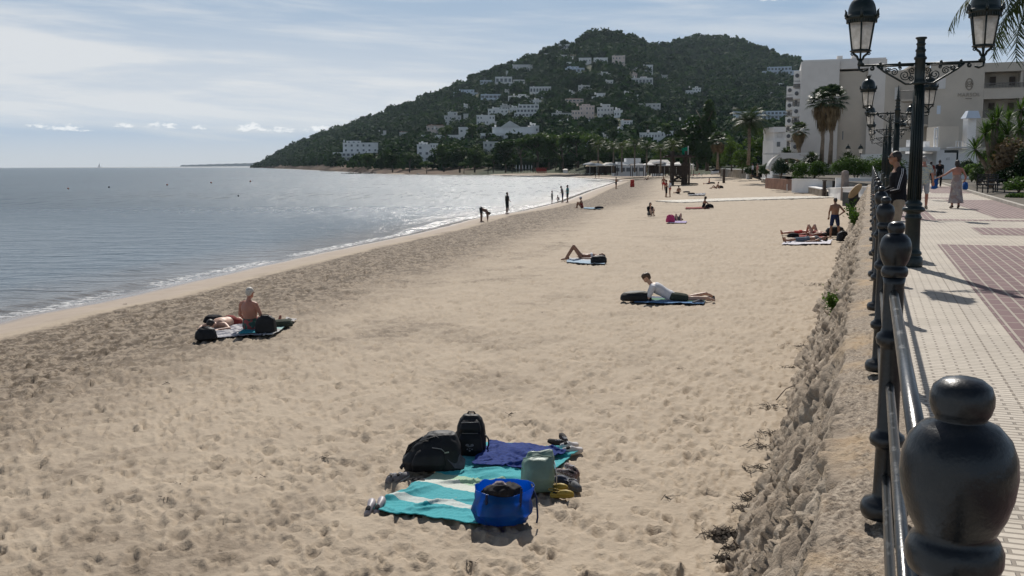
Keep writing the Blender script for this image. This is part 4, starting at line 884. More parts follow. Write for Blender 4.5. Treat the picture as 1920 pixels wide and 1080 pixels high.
lowwall('terrace_wall', g2 + Vector((.4, -.4, 0)), g3, .66, .5, mstone, 'white topped rubble wall on the sand, nearer stretch by the stone pillar')
lowwall('end_wall', g3 + Vector((.6, 0, 0)), at(1640, 371, 1.7), .75, .4, mwhite, 'plain white wall between the stone pillar and the railing')
lowwall('pier_block', at_sand(1480, 357), at_sand(1488, 357.5), .75, .7, mgreyw, 'square concrete block where the two rubble walls meet', cap=False)
mbr = pmat('weathered_red_wall', (0.30, 0.17, 0.12), 0.9, 0.2, 1)
lowwall('garden_wall', at(1437, 342, 1.75), at(1490, 346, 1.75), .55, .3, mbr, 'rust red garden wall behind the farther rubble wall', cap=False)
lowwall('garden_wall', at(1486, 345, 1.95), at(1562, 346, 1.95), .45, .3, mwhite, 'low white garden wall below the clipped hedge')
lowwall('garden_wall', at(1566, 352, 1.9), at(1640, 352, 1.9), .80, .3, mwhite, 'taller white garden wall behind the tan board')
# floor of the little terrace
sheet('terrace_floor', [g1 + Vector((.5, .6, .35)), g2 + Vector((.5, .6, .40)), g3 + Vector((.5, .5, .45)), at(1640, 366, 1.75), at(1640, 345, 1.95), at(1490, 342, 1.95)], pmat('pale_screed', (0.48, 0.44, 0.38), 0.85, 0.1, 1))
lowwall('ramp_wall', at_sand(1352, 331) , at_sand(1408, 336), 1.6, .5, mstone, 'long stone retaining wall at the top of the beach beside a white post')
o = empty('arched_bridge', at_depth(1478, 330, 118), 0.1, 'low white arch over the garden beside the hedge', 'arch'); q = MB(); pr = []
for k in range(17):
    a = math.pi * k / 16; x, z = -2.3 * math.cos(a), 1.5 * math.sin(a); pr.append([(x, -.4, z + .6), (x, .4, z + .6), (x * 1.16, .4, z * 1.2 + .85), (x * 1.16, -.4, z * 1.2 + .85)])
q.rings(pr, sm=False); q.box((0, 0, 2.62), (6.2, .82, .22)); q.build('arch', mgreyw, o)
# ================================================================== TREES AND PLANTS
mpine = leafmat('pine_needles', (0.022, 0.048, 0.014), (0.080, 0.130, 0.038), 0.35, scale=0.5)
mpine2 = leafmat('dark_needles', (0.014, 0.032, 0.012), (0.048, 0.082, 0.028), 0.28, scale=0.5)
mleaf = leafmat('broad_leaves', (0.036, 0.072, 0.016), (0.115, 0.180, 0.045), 0.42, scale=0.8)
mforest = leafmat('far_pines', (0.007, 0.025, 0.009), (0.036, 0.074, 0.022), 0.22, 0.9, scale=0.06)
mpalm = leafmat('palm_leaves', (0.030, 0.052, 0.022), (0.085, 0.110, 0.045), 0.3, 0.45, 2.0)
mfan = leafmat('fan_leaves', (0.022, 0.045, 0.024), (0.075, 0.105, 0.060), 0.3, 0.4, 2.0)
mdead = leafmat('dry_leaves', (0.10, 0.070, 0.040), (0.22, 0.165, 0.10), 0.2, 0.8, 2.0)
mhedge = leafmat('hedge_leaves', (0.038, 0.080, 0.016), (0.105, 0.185, 0.042), 0.4, 0.5, 1.5)
mbark = pmat('bark', (0.10, 0.075, 0.055), 0.95, 0.3, 2, 0.03, 9)
mpbark = pmat('palm_bark', (0.20, 0.155, 0.115), 0.95, 0.3, 3, 0.03, 9)

def cards(Pt, Nn, size, r, aspect=1.0):
    n = len(Pt); Nn = Nn + r.normal(0, 0.55, (n, 3)); Nn /= np.linalg.norm(Nn, axis=1)[:, None] + 1e-9
    a = np.cross(Nn, r.normal(0, 1, (n, 3))); a /= np.linalg.norm(a, axis=1)[:, None] + 1e-9; b = np.cross(Nn, a)
    s_ = (size * (0.6 + 0.8 * r.rand(n)))[:, None] if np.ndim(size) == 0 else (size * (0.6 + 0.8 * r.rand(n)))[:, None]
    a = a * s_ * 0.5; b = b * s_ * 0.5 * aspect
    V = np.stack([Pt - a * .5 - b, Pt + a - b * .35, Pt + a * .4 + b, Pt - a + b * .25], 1).reshape(-1, 3)
    return V, np.arange(4 * n).reshape(-1, 4)
def crown_pts(r, C, Rr, n, shell=0.72):
    """n points through blobs with centres C and radii Rr (k,3)"""
    k = r.choice(len(C), n, p=(Rr.prod(1) ** .67) / (Rr.prod(1) ** .67).sum()); d = r.normal(0, 1, (n, 3)); d /= np.linalg.norm(d, axis=1)[:, None]
    d[:, 2] = np.where(d[:, 2] < -0.45, -d[:, 2] * .6, d[:, 2]); rad_ = shell + (1 - shell) * r.rand(n) ** .5
    rad_ *= 0.82 + 0.30 * r.rand(n)
    return C[k] + d * Rr[k] * rad_[:, None], d

# ---- the far pine wood that covers the hill: one mass
r = np.random.RandomState(11)
N = 8200; tp = r.uniform(478, 1660, N); ts = r.uniform(0.006, 1.0, N) ** 0.95
th_ = np.concatenate([np.ones(N)]); hx_, hy_, hz_ = hill(tp, ts); dist_ = np.hypot(hx_, hy_)
keep = np.ones(N, bool)
Rb = (0.0026 * dist_ + 1.3)
ytop = 307.8 - (tp - 960) * math.tan(ROLL) - (hz_ + Rb * 1.55 - CAM_Z) / dist_ * F_PX; wpx = Rb / dist_ * F_PX
for (a, b, s_, d), (y0_, y1_) in zip(HOUSES, HOUSE_Y):
    keep &= ~((tp > a - wpx * .7) & (tp < b + wpx * .7) & (dist_ < d + 9) & (ytop < y1_ - 0.12 * (y1_ - y0_)) & (ytop > y0_ - 40))
keep &= ~((tp < 640) & (ts < 0.05)); keep &= ~((hy_ < 262) & (tp > 1120))
tp, ts, hx_, hy_, hz_, dist_ = [q_[keep] for q_ in (tp, ts, hx_, hy_, hz_, dist_)]
# a denser row of crowns along the skyline
n2 = 420; t2 = r.uniform(490, 1500, n2); x2, y2, z2 = hill(t2, np.full(n2, 0.985)); tp = np.concatenate([tp, t2]); ts = np.concatenate([ts, np.full(n2, .985)])
hx_, hy_, hz_ = np.concatenate([hx_, x2]), np.concatenate([hy_, y2]), np.concatenate([hz_, z2]); dist_ = np.hypot(hx_, hy_)
low_ = smooth(tp, 640, 520); n = len(tp)
Rt_ = (0.0030 * dist_ + 1.4) * (0.55 + 0.85 * r.rand(n)) * (1 - 0.45 * low_); Ht_ = Rt_ * (0.95 + 0.5 * r.rand(n))
M_ = 64; d = r.normal(0, 1, (n, M_, 3)); d /= np.linalg.norm(d, axis=2)[..., None]; d[..., 2] = np.where(d[..., 2] < -0.3, -d[..., 2], d[..., 2])
lump = 0.75 + 0.45 * r.rand(n, M_); cc = np.stack([hx_, hy_, hz_ + Ht_ * 0.5], -1)[:, None, :]
pts_ = cc + d * lump[..., None] * np.stack([Rt_, Rt_, Ht_], -1)[:, None, :]
V, Fq = cards(pts_.reshape(-1, 3), d.reshape(-1, 3), np.repeat(Rt_ * 0.58, M_), r)
fo = mesh_np('hill_forest', V, Fq, mforest); tag(fo, 'pine wood covering the hill and headland', 'forest', kind='stuff')

# ---- single trees
def branchy(q, h, r0, r, top, lean=0.06):
    a = r.uniform(0, 6.28); pts = [(0, 0, 0)]; n = 6
    for k in range(1, n + 1): f = k / n; pts.append((math.cos(a) * lean * h * f * f + r.normal(0, .01 * h), math.sin(a) * lean * h * f * f + r.normal(0, .01 * h), h * top * f))
    q.tube(pts, [r0 * (1 - .6 * k / n) for k in range(n + 1)], 7)
    for k in range(6):
        b = Vector(pts[3 + k % 3]); an = a + k * 1.1 + r.normal(0, .3); L = h * r.uniform(.16, .28)
        q.tube([b, b + Vector((math.cos(an) * L * .5, math.sin(an) * L * .5, L * .35)), b + Vector((math.cos(an) * L, math.sin(an) * L, L * .8))], [r0 * .4, r0 * .25, r0 * .1], 5)
def make_tree(kind, seed):
    """a tree of height 1 m to be scaled: trunk and crown"""
    r = np.random.RandomState(seed); o = empty('tree')
    if kind == 'umbrella':
        C = []; R = []
        for k in range(15): a = r.uniform(0, 6.28); q_ = r.rand() ** .6 * .33; C.append((q_ * math.cos(a), q_ * math.sin(a), .66 + .14 * r.rand() - q_ * .25)); R.append((.15, .15, .10))
        n = 1500; sz_ = .055; top = .62; mt = mpine
    elif kind == 'round':
        C = []; R = []
        for k in range(18): a = r.uniform(0, 6.28); z = r.uniform(.25, .85); q_ = .30 * math.sin(min(1, max(.12, (z - .12) / .8)) * 2.6) * r.rand() ** .5; C.append((q_ * math.cos(a), q_ * math.sin(a), z)); R.append((.15, .15, .13))
        n = 1700; sz_ = .055; top = .6; mt = mpine
    elif kind == 'cypress':
        C = []; R = []
        for k in range(16): z = .14 + .80 * k / 15; w_ = .22 * (1 - (z - .1) * .85) * (0.8 + .4 * r.rand()); a = r.uniform(0, 6.28); C.append((w_ * .4 * math.cos(a), w_ * .4 * math.sin(a), z)); R.append((w_ * .75, w_ * .75, .09))
        n = 1700; sz_ = .05; top = .8; mt = mpine2
    else:                                                            # leafy
        C = []; R = []
        for k in range(20): a = r.uniform(0, 6.28); z = r.uniform(.22, .86); q_ = .42 * math.sin(min(1, (z + .05)) * 2.7) * r.rand() ** .5; C.append((q_ * math.cos(a), q_ * math.sin(a), z)); R.append((.17, .17, .14))
        n = 1900; sz_ = .05; top = .55; mt = mleaf
    q = MB(); branchy(q, 1.0, .028, r, top); q.build('trunk', mbark, o)
    P_, D_ = crown_pts(r, np.array(C), np.array(R), n); V, Fq = cards(P_, D_, sz_, r); mesh_np('crown', V, Fq, mt, o)
    return o
PROTO = {}
def tree(kind, px, yb, yt, dist, label, name, cat='tree', group=None, wide=1.0, seed=0):
    key = (kind, seed % 3)
    base = at_depth(px, yb, dist); h = (yb - yt) * dist / F_PX
    if key not in PROTO: o = PROTO[key] = make_tree(kind, 40 + (seed % 3) + len(kind)); o.name = name
    else: o = copy_tree(PROTO[key]); o.name = name
    o.location = base - Vector((0, 0, .3)); o.rotation_euler = (0, 0, seed * 1.7); o.scale = (h * wide, h * wide, h)
    tag(o, label, cat, group); return o
g_ = 'trees between the beach and the villas'
TL = [('round', 690, 318, 285, 430, 'small dark pine by the ramp right of the apartment block'), ('round', 736, 322, 278, 400, 'broad dark pine at the water, left of the narrow four storey house'),
      ('cypress', 716, 317, 289, 430, 'short dark fir shaped tree by the headland beach'), ('umbrella', 768, 322, 277, 395, 'flat crowned pine in front of the narrow four storey house'),
      ('round', 832, 321, 268, 390, 'dense rounded pine right of the narrow four storey house'), ('round', 862, 322, 262, 385, 'tall dark pine standing below the long low house'),
      ('umbrella', 800, 324, 296, 390, 'low spreading pine at the foot of the narrow four storey house'), ('round', 890, 322, 268, 380, 'dark pine over the reef, left of the plain pale box house'),
      ('umbrella', 925, 322, 283, 370, 'spreading pine in front of the plain pale box house'), ('round', 948, 322, 262, 370, 'pine right beside the plain pale box house'),
      ('umbrella', 978, 320, 246, 360, 'tall pine under the big hall with curved walls'), ('umbrella', 1008, 318, 240, 350, 'broad umbrella pine right of the big hall'),
      ('round', 1030, 316, 245, 345, 'high crowned pine with bare trunks above the sunbeds'), ('umbrella', 1056, 316, 238, 340, 'wide pine below the long terrace of arches'),
      ('umbrella', 1084, 314, 236, 335, 'wide pine right of the long terrace of arches'), ('round', 1108, 314, 246, 325, 'pine behind the straw roofed beach hut'),
      ('round', 1140, 316, 254, 318, 'dense green tree behind the beach club roof'), ('leafy', 1178, 312, 262, 300, 'bushy mid green tree over the beach club roof'),
      ('round', 1265, 310, 250, 270, 'rounded tree left of the great dark tree'), ('leafy', 1244, 312, 268, 280, 'low leafy tree behind the lifeguard tower'),
      ('umbrella', 915, 324, 300, 365, 'low shrubby pine at the water under the plain pale box house'), ('umbrella', 870, 324, 298, 375, 'low shrubby pine on the rocks beneath the tall dark pine'),
      ('umbrella', 960, 323, 296, 360, 'low shrubby pine on the bank below the big hall'), ('umbrella', 1000, 321, 292, 350, 'low wide bush pine above the row of closed parasols'),
      ('umbrella', 1042, 319, 290, 340, 'low wide bush pine behind the red sunbeds'), ('umbrella', 1080, 318, 288, 330, 'low wide bush pine left of the straw roofed hut'),
      ('round', 836, 260, 232, 520, 'pine poking up in front of the long low house'), ('round', 886, 258, 230, 520, 'pine at the right end of the long low house'),
      ('round', 1150, 262, 236, 420, 'pine below the shaded grey block'), ('umbrella', 1215, 250, 222, 420, 'spreading pine above the long row house'), ('round', 1250, 258, 228, 400, 'pine at the right end of the long row house')]
for k, (kd, px, yb, yt, ds, lb) in enumerate(TL): tree(kd, px, yb, yt, ds, lb, 'pine_tree' if kd != 'leafy' else 'leafy_tree', 'tree', g_, 1.15 if kd != 'cypress' else 1.0, k)
tree('cypress', 1326, 318, 190, 215, 'great dark conifer towering over the middle of the shore trees', 'conifer', 'tree', None, 1.05, 1)
tree('round', 1306, 318, 212, 218, 'dark conifer shoulder to shoulder with the great one, on its left', 'conifer', 'tree', None, 0.95, 2)
tree('leafy', 1372, 318, 250, 190, 'light green leafy tree left of the date palm', 'leafy_tree', 'tree', None, 0.85, 1)
tree('leafy', 1432, 316, 238, 175, 'light green leafy tree between the date palm and the hotel', 'leafy_tree', 'tree', None, 0.95, 2)
tree('leafy', 1392, 322, 276, 170, 'low green tree at the foot of the date palm', 'leafy_tree', 'tree', None, 1.2, 0)
tree('leafy', 1452, 322, 280, 150, 'low green tree in front of the hotel annexe', 'leafy_tree', 'tree', None, 1.1, 1)
tree('round', 1350, 322, 268, 195, 'dark bushy tree below the pale fan palm', 'leafy_tree', 'tree', None, 0.95, 0)
tree('round', 1288, 318, 266, 225, 'dark bushy tree right of the lifeguard tower', 'leafy_tree', 'tree', None, 1.0, 1)

# ---- palms
def date_palm(h, R, nf, name='date_palm', seed=1, trunk_r=.24):
    r = np.random.RandomState(seed); o = empty(name); q = MB()
    q.tube([(0, 0, 0), (.02 * h, 0, h * .5), (0, 0, h)], [trunk_r * 1.15, trunk_r * .85, trunk_r], 12)
    for k in range(int(h * 9)):
        z = (k + .5) / 9; a = k * 2.4; q.box((trunk_r * .93 * math.cos(a), trunk_r * .93 * math.sin(a), z), (.10, .14, .12), a)
    q.build('trunk', mpbark, o); V = []; F = []
    for f in range(nf):
        a = f * 2.399 + r.normal(0, .1); e0 = 1.35 - 1.75 * (f / nf) + r.normal(0, .08); L = R * r.uniform(.95, 1.15); n = 30; p = np.array([0, 0, h + .1]); pts = [p]; el_ = e0
        for k in range(n): el_ -= (1.25 / n) * (0.45 + 1.3 * k / n); p = p + np.array([math.cos(a) * math.cos(el_), math.sin(a) * math.cos(el_), math.sin(el_)]) * L / n; pts.append(p)
        side = np.array([-math.sin(a), math.cos(a), 0])
        for k in range(2, n):
            t_ = pts[k + 1] - pts[k - 1]; t_ /= np.linalg.norm(t_); upv = np.cross(side, t_); wl = R * .23 * math.sin(math.pi * (0.12 + .86 * k / n)) ** .6
            for sgn in (-1, 1):
                for j in (0, .5):
                    b = pts[k] * (1 - j) + pts[k + 1] * j; tip = b + side * sgn * wl * .80 + t_ * wl * .55 + upv * wl * .22 - np.array([0, 0, wl * .22]) + r.normal(0, .03 * R, 3) * .6
                    w_ = t_ * .016 * max(1, R / 2.2); V += [b - w_, b + w_, tip + w_ * .15, tip - w_ * .15]; i = len(V) - 4; F.append((i, i + 1, i + 2, i + 3))
            w_ = side * .012 * R * (1 - k / n) + side * .006; V += [pts[k] - w_, pts[k] + w_, pts[k + 1] + w_, pts[k + 1] - w_]; i = len(V) - 4; F.append((i, i + 1, i + 2, i + 3))
    mesh_np('crown', V, F, mpalm, o); return o
def fan_palm(h, R, nf, name='fan_palm', seed=2, trunk_r=.2, skirt=1.0):
    r = np.random.RandomState(seed); o = empty(name); q = MB()
    q.tube([(0, 0, 0), (.012 * h, 0, h * .4), (-.006 * h, 0, h)], [trunk_r * 1.35, trunk_r, trunk_r * .85], 12); q.build('trunk', mpbark, o); V = []; F = []
    for f in range(nf):
        a = f * 2.399; e0 = 1.45 - 1.9 * (f / nf) + r.normal(0, .1); L = R * .62; d = np.array([math.cos(a) * math.cos(e0), math.sin(a) * math.cos(e0), math.sin(e0)]); side = np.array([-math.sin(a), math.cos(a), 0]); b0 = np.array([0, 0, h]); b = b0 + d * L; upv = np.cross(d, side)
        w_ = side * .018; V += [b0 - w_, b0 + w_, b + w_, b - w_]; i = len(V) - 4; F.append((i, i + 1, i + 2, i + 3))
        for k in range(18):
            an = -1.9 + 3.8 * k / 17; dd = d * math.cos(an) + side * math.sin(an); ln = R * .52 * (0.75 + .25 * math.cos(an)) * r.uniform(.9, 1.1); m_ = b + dd * ln * .6; tip = b + dd * ln + np.array([0, 0, -ln * .32]) ; w_ = np.cross(dd, upv) * R * .034
            V += [b - w_ * .3, b + w_ * .3, m_ + w_, m_ - w_]; i = len(V) - 4; F.append((i, i + 1, i + 2, i + 3)); V += [m_ - w_, m_ + w_, tip + w_ * .1, tip - w_ * .1]; i = len(V) - 4; F.append((i, i + 1, i + 2, i + 3))
    mesh_np('crown', V, F, mfan, o)
    if skirt > 0:
        V = []; F = []
        for k in range(420):
            a = r.uniform(0, 6.28); z0 = h - r.rand() * skirt * R * 1.1; ln = R * r.uniform(.35, .75); out = R * (.22 + .42 * max(0, 1 - (h - z0) / (R * 1.0))) * r.uniform(.7, 1.2); p0 = np.array([math.cos(a) * trunk_r, math.sin(a) * trunk_r, z0]); p1 = np.array([math.cos(a) * out, math.sin(a) * out, z0 - ln * .6]); p2 = p1 * [1, 1, 1] + np.array([0, 0, -ln * .6]); w_ = np.array([-math.sin(a), math.cos(a), 0]) * R * .04
            V += [p0 - w_ * .4, p0 + w_ * .4, p1 + w_, p1 - w_]; i = len(V) - 4; F.append((i, i + 1, i + 2, i + 3)); V += [p1 - w_, p1 + w_, p2 + w_ * .3, p2 - w_ * .3]; i = len(V) - 4; F.append((i, i + 1, i + 2, i + 3))
        mesh_np('dead_skirt', V, F, mdead, o)
    return o
def put(o, px, yb, dist, label, cat, group=None, rz=0.0):
    o.location = at_depth(px, yb, dist) - Vector((0, 0, .15)); o.rotation_euler.z = rz; return tag(o, label, cat, group)
mp = lambda dist: dist / F_PX
put(date_palm(78 * mp(150), 40 * mp(150), 46, seed=3), 1403, 308, 150, 'tall feathery date palm between the conifers and the hotel', 'palm tree')
put(fan_palm(112 * mp(112), 31 * mp(112), 46, seed=5), 1540, 304, 112, 'tall fan palm with a brown skirt, left one of the close pair before the hotel', 'palm tree', 'tall fan palms before the hotel')
put(fan_palm(118 * mp(109), 31 * mp(109), 46, seed=6), 1556, 306, 109, 'tall fan palm with a brown skirt, right one of the close pair before the hotel', 'palm tree', 'tall fan palms before the hotel')
put(fan_palm(62 * mp(118), 19 * mp(118), 30, seed=7), 1497, 306, 118, 'short fan palm against the blank corner of the hotel', 'palm tree')
put(fan_palm(52 * mp(185), 19 * mp(185), 30, seed=8, skirt=.4), 1345, 316, 185, 'pale grey green fan palm beside the great dark conifer', 'palm tree')
pl = ['slim palm by the straw roofed hut', 'slim palm left of the white club house', 'slim palm in front of the white club house', 'slim palm right of the white club house', 'slim palm over the canvas roofs', 'slim palm just left of the lifeguard tower', 'slim palm behind the green flag', 'slim palm right of the lifeguard tower']
pr_ = date_palm(6.3, 2.6, 22, 'palm_tree', 9, .17)
for k, (px, yt) in enumerate(((1121, 272), (1150, 276), (1166, 274), (1190, 270), (1212, 275), (1238, 277), (1262, 272), (1294, 276))):
    o = pr_ if k == 0 else copy_tree(pr_); put(o, px, 322, 240 - k * 3, pl[k], 'palm tree', 'slim palms along the beach club', k * 1.3); o.scale = (1, 1, (322 - yt) * mp(240 - k * 3) / 6.5)
put(date_palm(5.75, 2.75, 60, 'date_palm', 12), 2003, 470, 20.5, 'date palm reaching in over the top right corner beside the near lamp', 'palm tree'); bpy.data.objects['date_palm.001'].location.z = PZ - .05 if 'date_palm.001' in bpy.data.objects else 0

def spiky(name, n, L, w_, mat, seed, cz=0.1, spread=1.2, drop=.25):
    r = np.random.RandomState(seed); V = []; F = []
    for k in range(n):
        a = r.uniform(0, 6.28); e = r.uniform(1.45 - spread, 1.45); ln = L * r.uniform(.75, 1.1); d = np.array([math.cos(a) * math.cos(e), math.sin(a) * math.cos(e), math.sin(e)]); s_ = np.array([-math.sin(a), math.cos(a), 0]) * w_; b = np.array([0, 0, cz]); m_ = b + d * ln * .55; t_ = b + d * ln - np.array([0, 0, drop * ln])
        V += [b - s_ * .6, b + s_ * .6, m_ + s_, m_ - s_, m_ - s_, m_ + s_, t_ + s_ * .08, t_ - s_ * .08]; i = len(V) - 8; F += [(i, i + 1, i + 2, i + 3), (i + 4, i + 5, i + 6, i + 7)]
    return np.array(V), np.array(F)
def yucca(px, yb, dist, heads, label, seed, L=1.0, mat=None):
    o = empty('yucca', at_depth(px, yb, dist), 0, label, 'yucca'); q = MB(); V = []; F = []
    for k, (x, y, z) in enumerate(heads):
        q.tube([(0, 0, -.1), (x * .35, y * .35, z * .55), (x, y, z)], [.17, .13, .09], 8); v, f = spiky('', 95, L, .035, mat, seed + k, 0, 2.3, .12); F.append(f + sum(len(a) for a in V)); V.append(v + np.array([x, y, z]))
    q.build('trunk', mpbark, o); mesh_np('crown', np.concatenate(V), np.concatenate(F), mat or mhedge, o); return o
yucca(1858, 348, 58, [(-.5, 0, 3.0), (.3, -.3, 2.2), (.1, .4, 3.6), (.9, .2, 2.9), (-.9, .3, 2.1), (.5, .6, 3.9), (-.1, -.4, 1.3)], 'many headed green yucca leaning over the planting beside the benches', 21)
yucca(1905, 345, 62, [(0, 0, 3.4), (.8, .3, 4.2), (-.8, -.2, 3.9), (.3, .5, 4.6)], 'taller yucca partly cut off at the right edge of the picture', 31)
yucca(1835, 344, 66, [(0, 0, .7), (.6, .2, 1.0)], 'low bright yucca at the left end of the planting', 41, .9)
def bush(name, px, yb, dist, w_, h_, dep, label, mat=None, n=5200, cat='bush', sz_=.10, boxy=False, seed=0, group=None):
    o = empty(name, at_depth(px, yb, dist), -math.atan2((px - 960) / F_PX, 1), label, cat, group); r = np.random.RandomState(50 + seed); C = []; R = []
    for k in range(16 if not boxy else 30):
        if boxy: C.append((r.uniform(-.42, .42) * w_, r.uniform(-.35, .35) * dep, r.uniform(.2, .78) * h_)); R.append((.13 * w_ + .1, .22 * dep, .24 * h_))
        else: a = r.uniform(0, 6.28); q_ = r.rand() ** .5; C.append((q_ * math.cos(a) * w_ * .3, q_ * math.sin(a) * dep * .3, h_ * (.28 + .42 * r.rand() * (1 - .4 * q_)))); R.append((.24 * w_, .24 * dep, .30 * h_))
    q = MB()
    for k in range(5): q.tube([(0, 0, -.1), (r.normal(0, .1) * w_, r.normal(0, .1) * dep, h_ * .4), (r.normal(0, .25) * w_, r.normal(0, .2) * dep, h_ * .7)], [.05, .035, .015], 5)
    q.build('stem', mbark, o); P_, D_ = crown_pts(r, np.array(C), np.array(R), n); P_[:, 2] = np.maximum(P_[:, 2], 0.02); V, Fq = cards(P_, D_, sz_, r); mesh_np('foliage', V, Fq, mat or mhedge, o); return o
bush('hedge', 1524, 338, 108, 4.0, 2.2, 2.5, 'clipped hedge in front of the pair of tall fan palms', boxy=True, cat='hedge', seed=1, n=7000)
bush('hedge', 1604, 341, 100, 5.0, 3.1, 3.0, 'big rounded green hedge between the hotel and the railing', cat='hedge', seed=2, n=8000)
bush('hedge', 1662, 339, 100, 4.2, 3.0, 2.5, 'green hedge behind the man in the black jacket', cat='hedge', seed=3)
bush('shrub', 1464, 334, 112, 2.4, 2.4, 2.0, 'grey green shrub left of the white arch', mfan, seed=4, cat='shrub')
bush('shrub', 1496, 331, 112, 1.9, 1.9, 1.8, 'dark shrub under the white arch', mpine2, seed=5, cat='shrub')
bush('shrub', 1437, 332, 135, 2.0, 2.2, 2.0, 'dark shrub at the head of the rubble walls', mpine2, seed=6, cat='shrub')
bush('shrub', 1908, 362, 50, 1.6, .95, 1.5, 'neat low dome of green box beside the benches', seed=7, cat='shrub', n=3000, sz_=.07)
bush('shrub', 1880, 338, 62, 2.0, .9, 1.6, 'loose green shrub behind the benches', mleaf, seed=8, cat='shrub')
bush('shrub', 1832, 345, 68, 1.2, 1.3, 1.2, 'yellow green shrub at the left end of the planting', mleaf, seed=9, cat='shrub')
bush('shrub', 1810, 332, 85, 1.5, 1.7, 1.5, 'bluish dark shrub against the low white house', mfan, seed=10, cat='shrub')
bush('shrub', 1915, 372, 47, 1.4, .3, 1.0, 'low mat of green beside the kerb', seed=11, cat='shrub', sz_=.07, n=1600)
bush('dry_tree', 1893, 350, 56, 2.6, 3.0, 2.2, 'brown withered bushy tree at the right edge', mdead, seed=12, cat='tree', n=2600, sz_=.16)
bush('shrub', 1585, 326, 118, 3.4, 1.7, 2.0, 'dark low palm leaved shrub at the hotel foot', mpine2, seed=13, cat='shrub')
bush('shrub', 1410, 330, 150, 2.8, 1.8, 2.0, 'dark shrub behind the long stone retaining wall', mpine2, seed=14, cat='shrub')
bush('shrub', 1850, 346, 64, 2.4, 1.6, 1.6, 'dark leafy shrub behind the chairs', mpine2, seed=15, cat='shrub')
bush('shrub', 1872, 343, 61, 2.2, 1.9, 1.6, 'dark shrub under the many headed yucca', mpine2, seed=16, cat='shrub')
bush('shrub', 1900, 349, 55, 2.0, 1.2, 1.6, 'spreading dark shrub under the withered tree', mpine2, seed=17, cat='shrub')
bush('shrub', 1925, 352, 55, 2.4, 2.6, 1.8, 'tall dark shrub cut by the right edge of the picture', mpine2, seed=18, cat='shrub')
bush('shrub', 1822, 338, 74, 1.8, 1.5, 1.6, 'leafy green shrub between the low white house and the yucca', mhedge, seed=19, cat='shrub')
tree('round', 1872, 346, 226, 72, 'dense dark tree behind the many headed yucca', 'leafy_tree', 'tree', None, .8, 1)
tree('leafy', 1912, 345, 250, 66, 'green leafy tree behind the withered one at the right edge', 'leafy_tree', 'tree', None, .9, 2)
for px, yb, dist, L, lb, sd in ((1474, 306, 125, 2.3, 'spreading cycad left of the short fan palm', 1), (1590, 322, 106, 2.6, 'dark spreading palm fronds right of the fan palm pair', 2), (1522, 318, 112, 2.4, 'dark spreading palm fronds left of the fan palm pair', 3)):
    o = empty('cycad', at_depth(px, yb, dist), 0, lb, 'plant'); v, f = spiky('', 260, L, .07, None, sd, .5, 1.5, .35); mesh_np('fronds', v, f, mpalm, o); q = MB(); q.tube([(0, 0, -.3), (0, 0, .6)], [.3, .22], 8); q.build('trunk', mpbark, o)
# weeds in the face of the sea wall, and dried sea grass washed against its foot
for (px, py, zz_, w_, lb) in ((1603, 408, 1.9, 1.5, 'long green weed tuft hanging on the far part of the sea wall'), (1567, 578, 2.0, .17, 'small green weed growing from the middle of the sea wall')):
    p = at(px, py, zz_); o = empty('weed', p, RAIL_ANG, lb, 'plant'); r = np.random.RandomState(int(px)); n = 700
    P_ = np.stack([r.normal(0, .33, n) * w_, r.normal(0, .12, n) * (.5 + w_ * .5), r.normal(0, .14, n) * (.4 + .6 * w_)], -1); P_[:, 2] -= P_[:, 1] * -1.1; V, Fq = cards(P_, r.normal(0, 1, (n, 3)), .05 + .05 * w_, r, .5); mesh_np('leaves', V, Fq, mhedge, o)
mweed = pmat('dried_sea_grass', (0.06, 0.045, 0.032), 0.95, 0.35, 5)
r = np.random.RandomState(5); V = []; F = []
def strands(cx, cy, n, s_, h_):
    for k in range(n):
        a = r.uniform(0, 6.28); x, y = cx + r.normal(0, s_), cy + r.normal(0, s_ * .8); z = sz(x, y) + .01 + abs(r.normal(0, h_)); L = r.uniform(.02, .07); d = np.array([math.cos(a), math.sin(a), r.normal(0, .3)]); n_ = np.array([-math.sin(a), math.cos(a), r.normal(0, .6)]) * .004; b = np.array([x, y, z])
        V.extend([b - d * L - n_, b + d * L - n_, b + d * L + n_, b - d * L + n_]); i = len(V) - 4; F.append((i, i + 1, i + 2, i + 3))
for px, py, n, s_ in ((1360, 1005, 240, .07), (1367, 1052, 150, .05), (1352, 1003, 60, .08), (1393, 955, 60, .05), (1404, 935, 40, .05), (1420, 840, 45, .09), (1445, 765, 60, .10), (1490, 690, 40, .12), (1505, 650, 50, .15), (1540, 535, 70, .3), (1450, 815, 60, .1), (1430, 880, 60, .1), (1380, 1030, 60, .08)):
    p = at_sand(px, py); strands(p.x, p.y, n, s_, .012)
for k in range(14):
    p = at_sand(r.uniform(60, 1380), r.uniform(560, 1070)); strands(p.x, p.y, 8, .03, .005)
so_ = mesh_np('sea_grass_litter', V, F, mweed); tag(so_, 'dark dried sea grass scattered on the sand and along the wall foot', 'litter', kind='stuff')
for (x0, y0, x1, y1, lb) in ((1456, 752, 1492, 736, 'thin bent stick lying against the wall foot'),):
    a, b = at_sand(x0, y0), at_sand(x1, y1); MBq = MB().tube([a + Vector((0, 0, .02)), (a + b) / 2 + Vector((0, .05, .10)), b + Vector((0, 0, .12))], .008, 6); tag(MBq.build('stick', mbark), lb, 'stick')
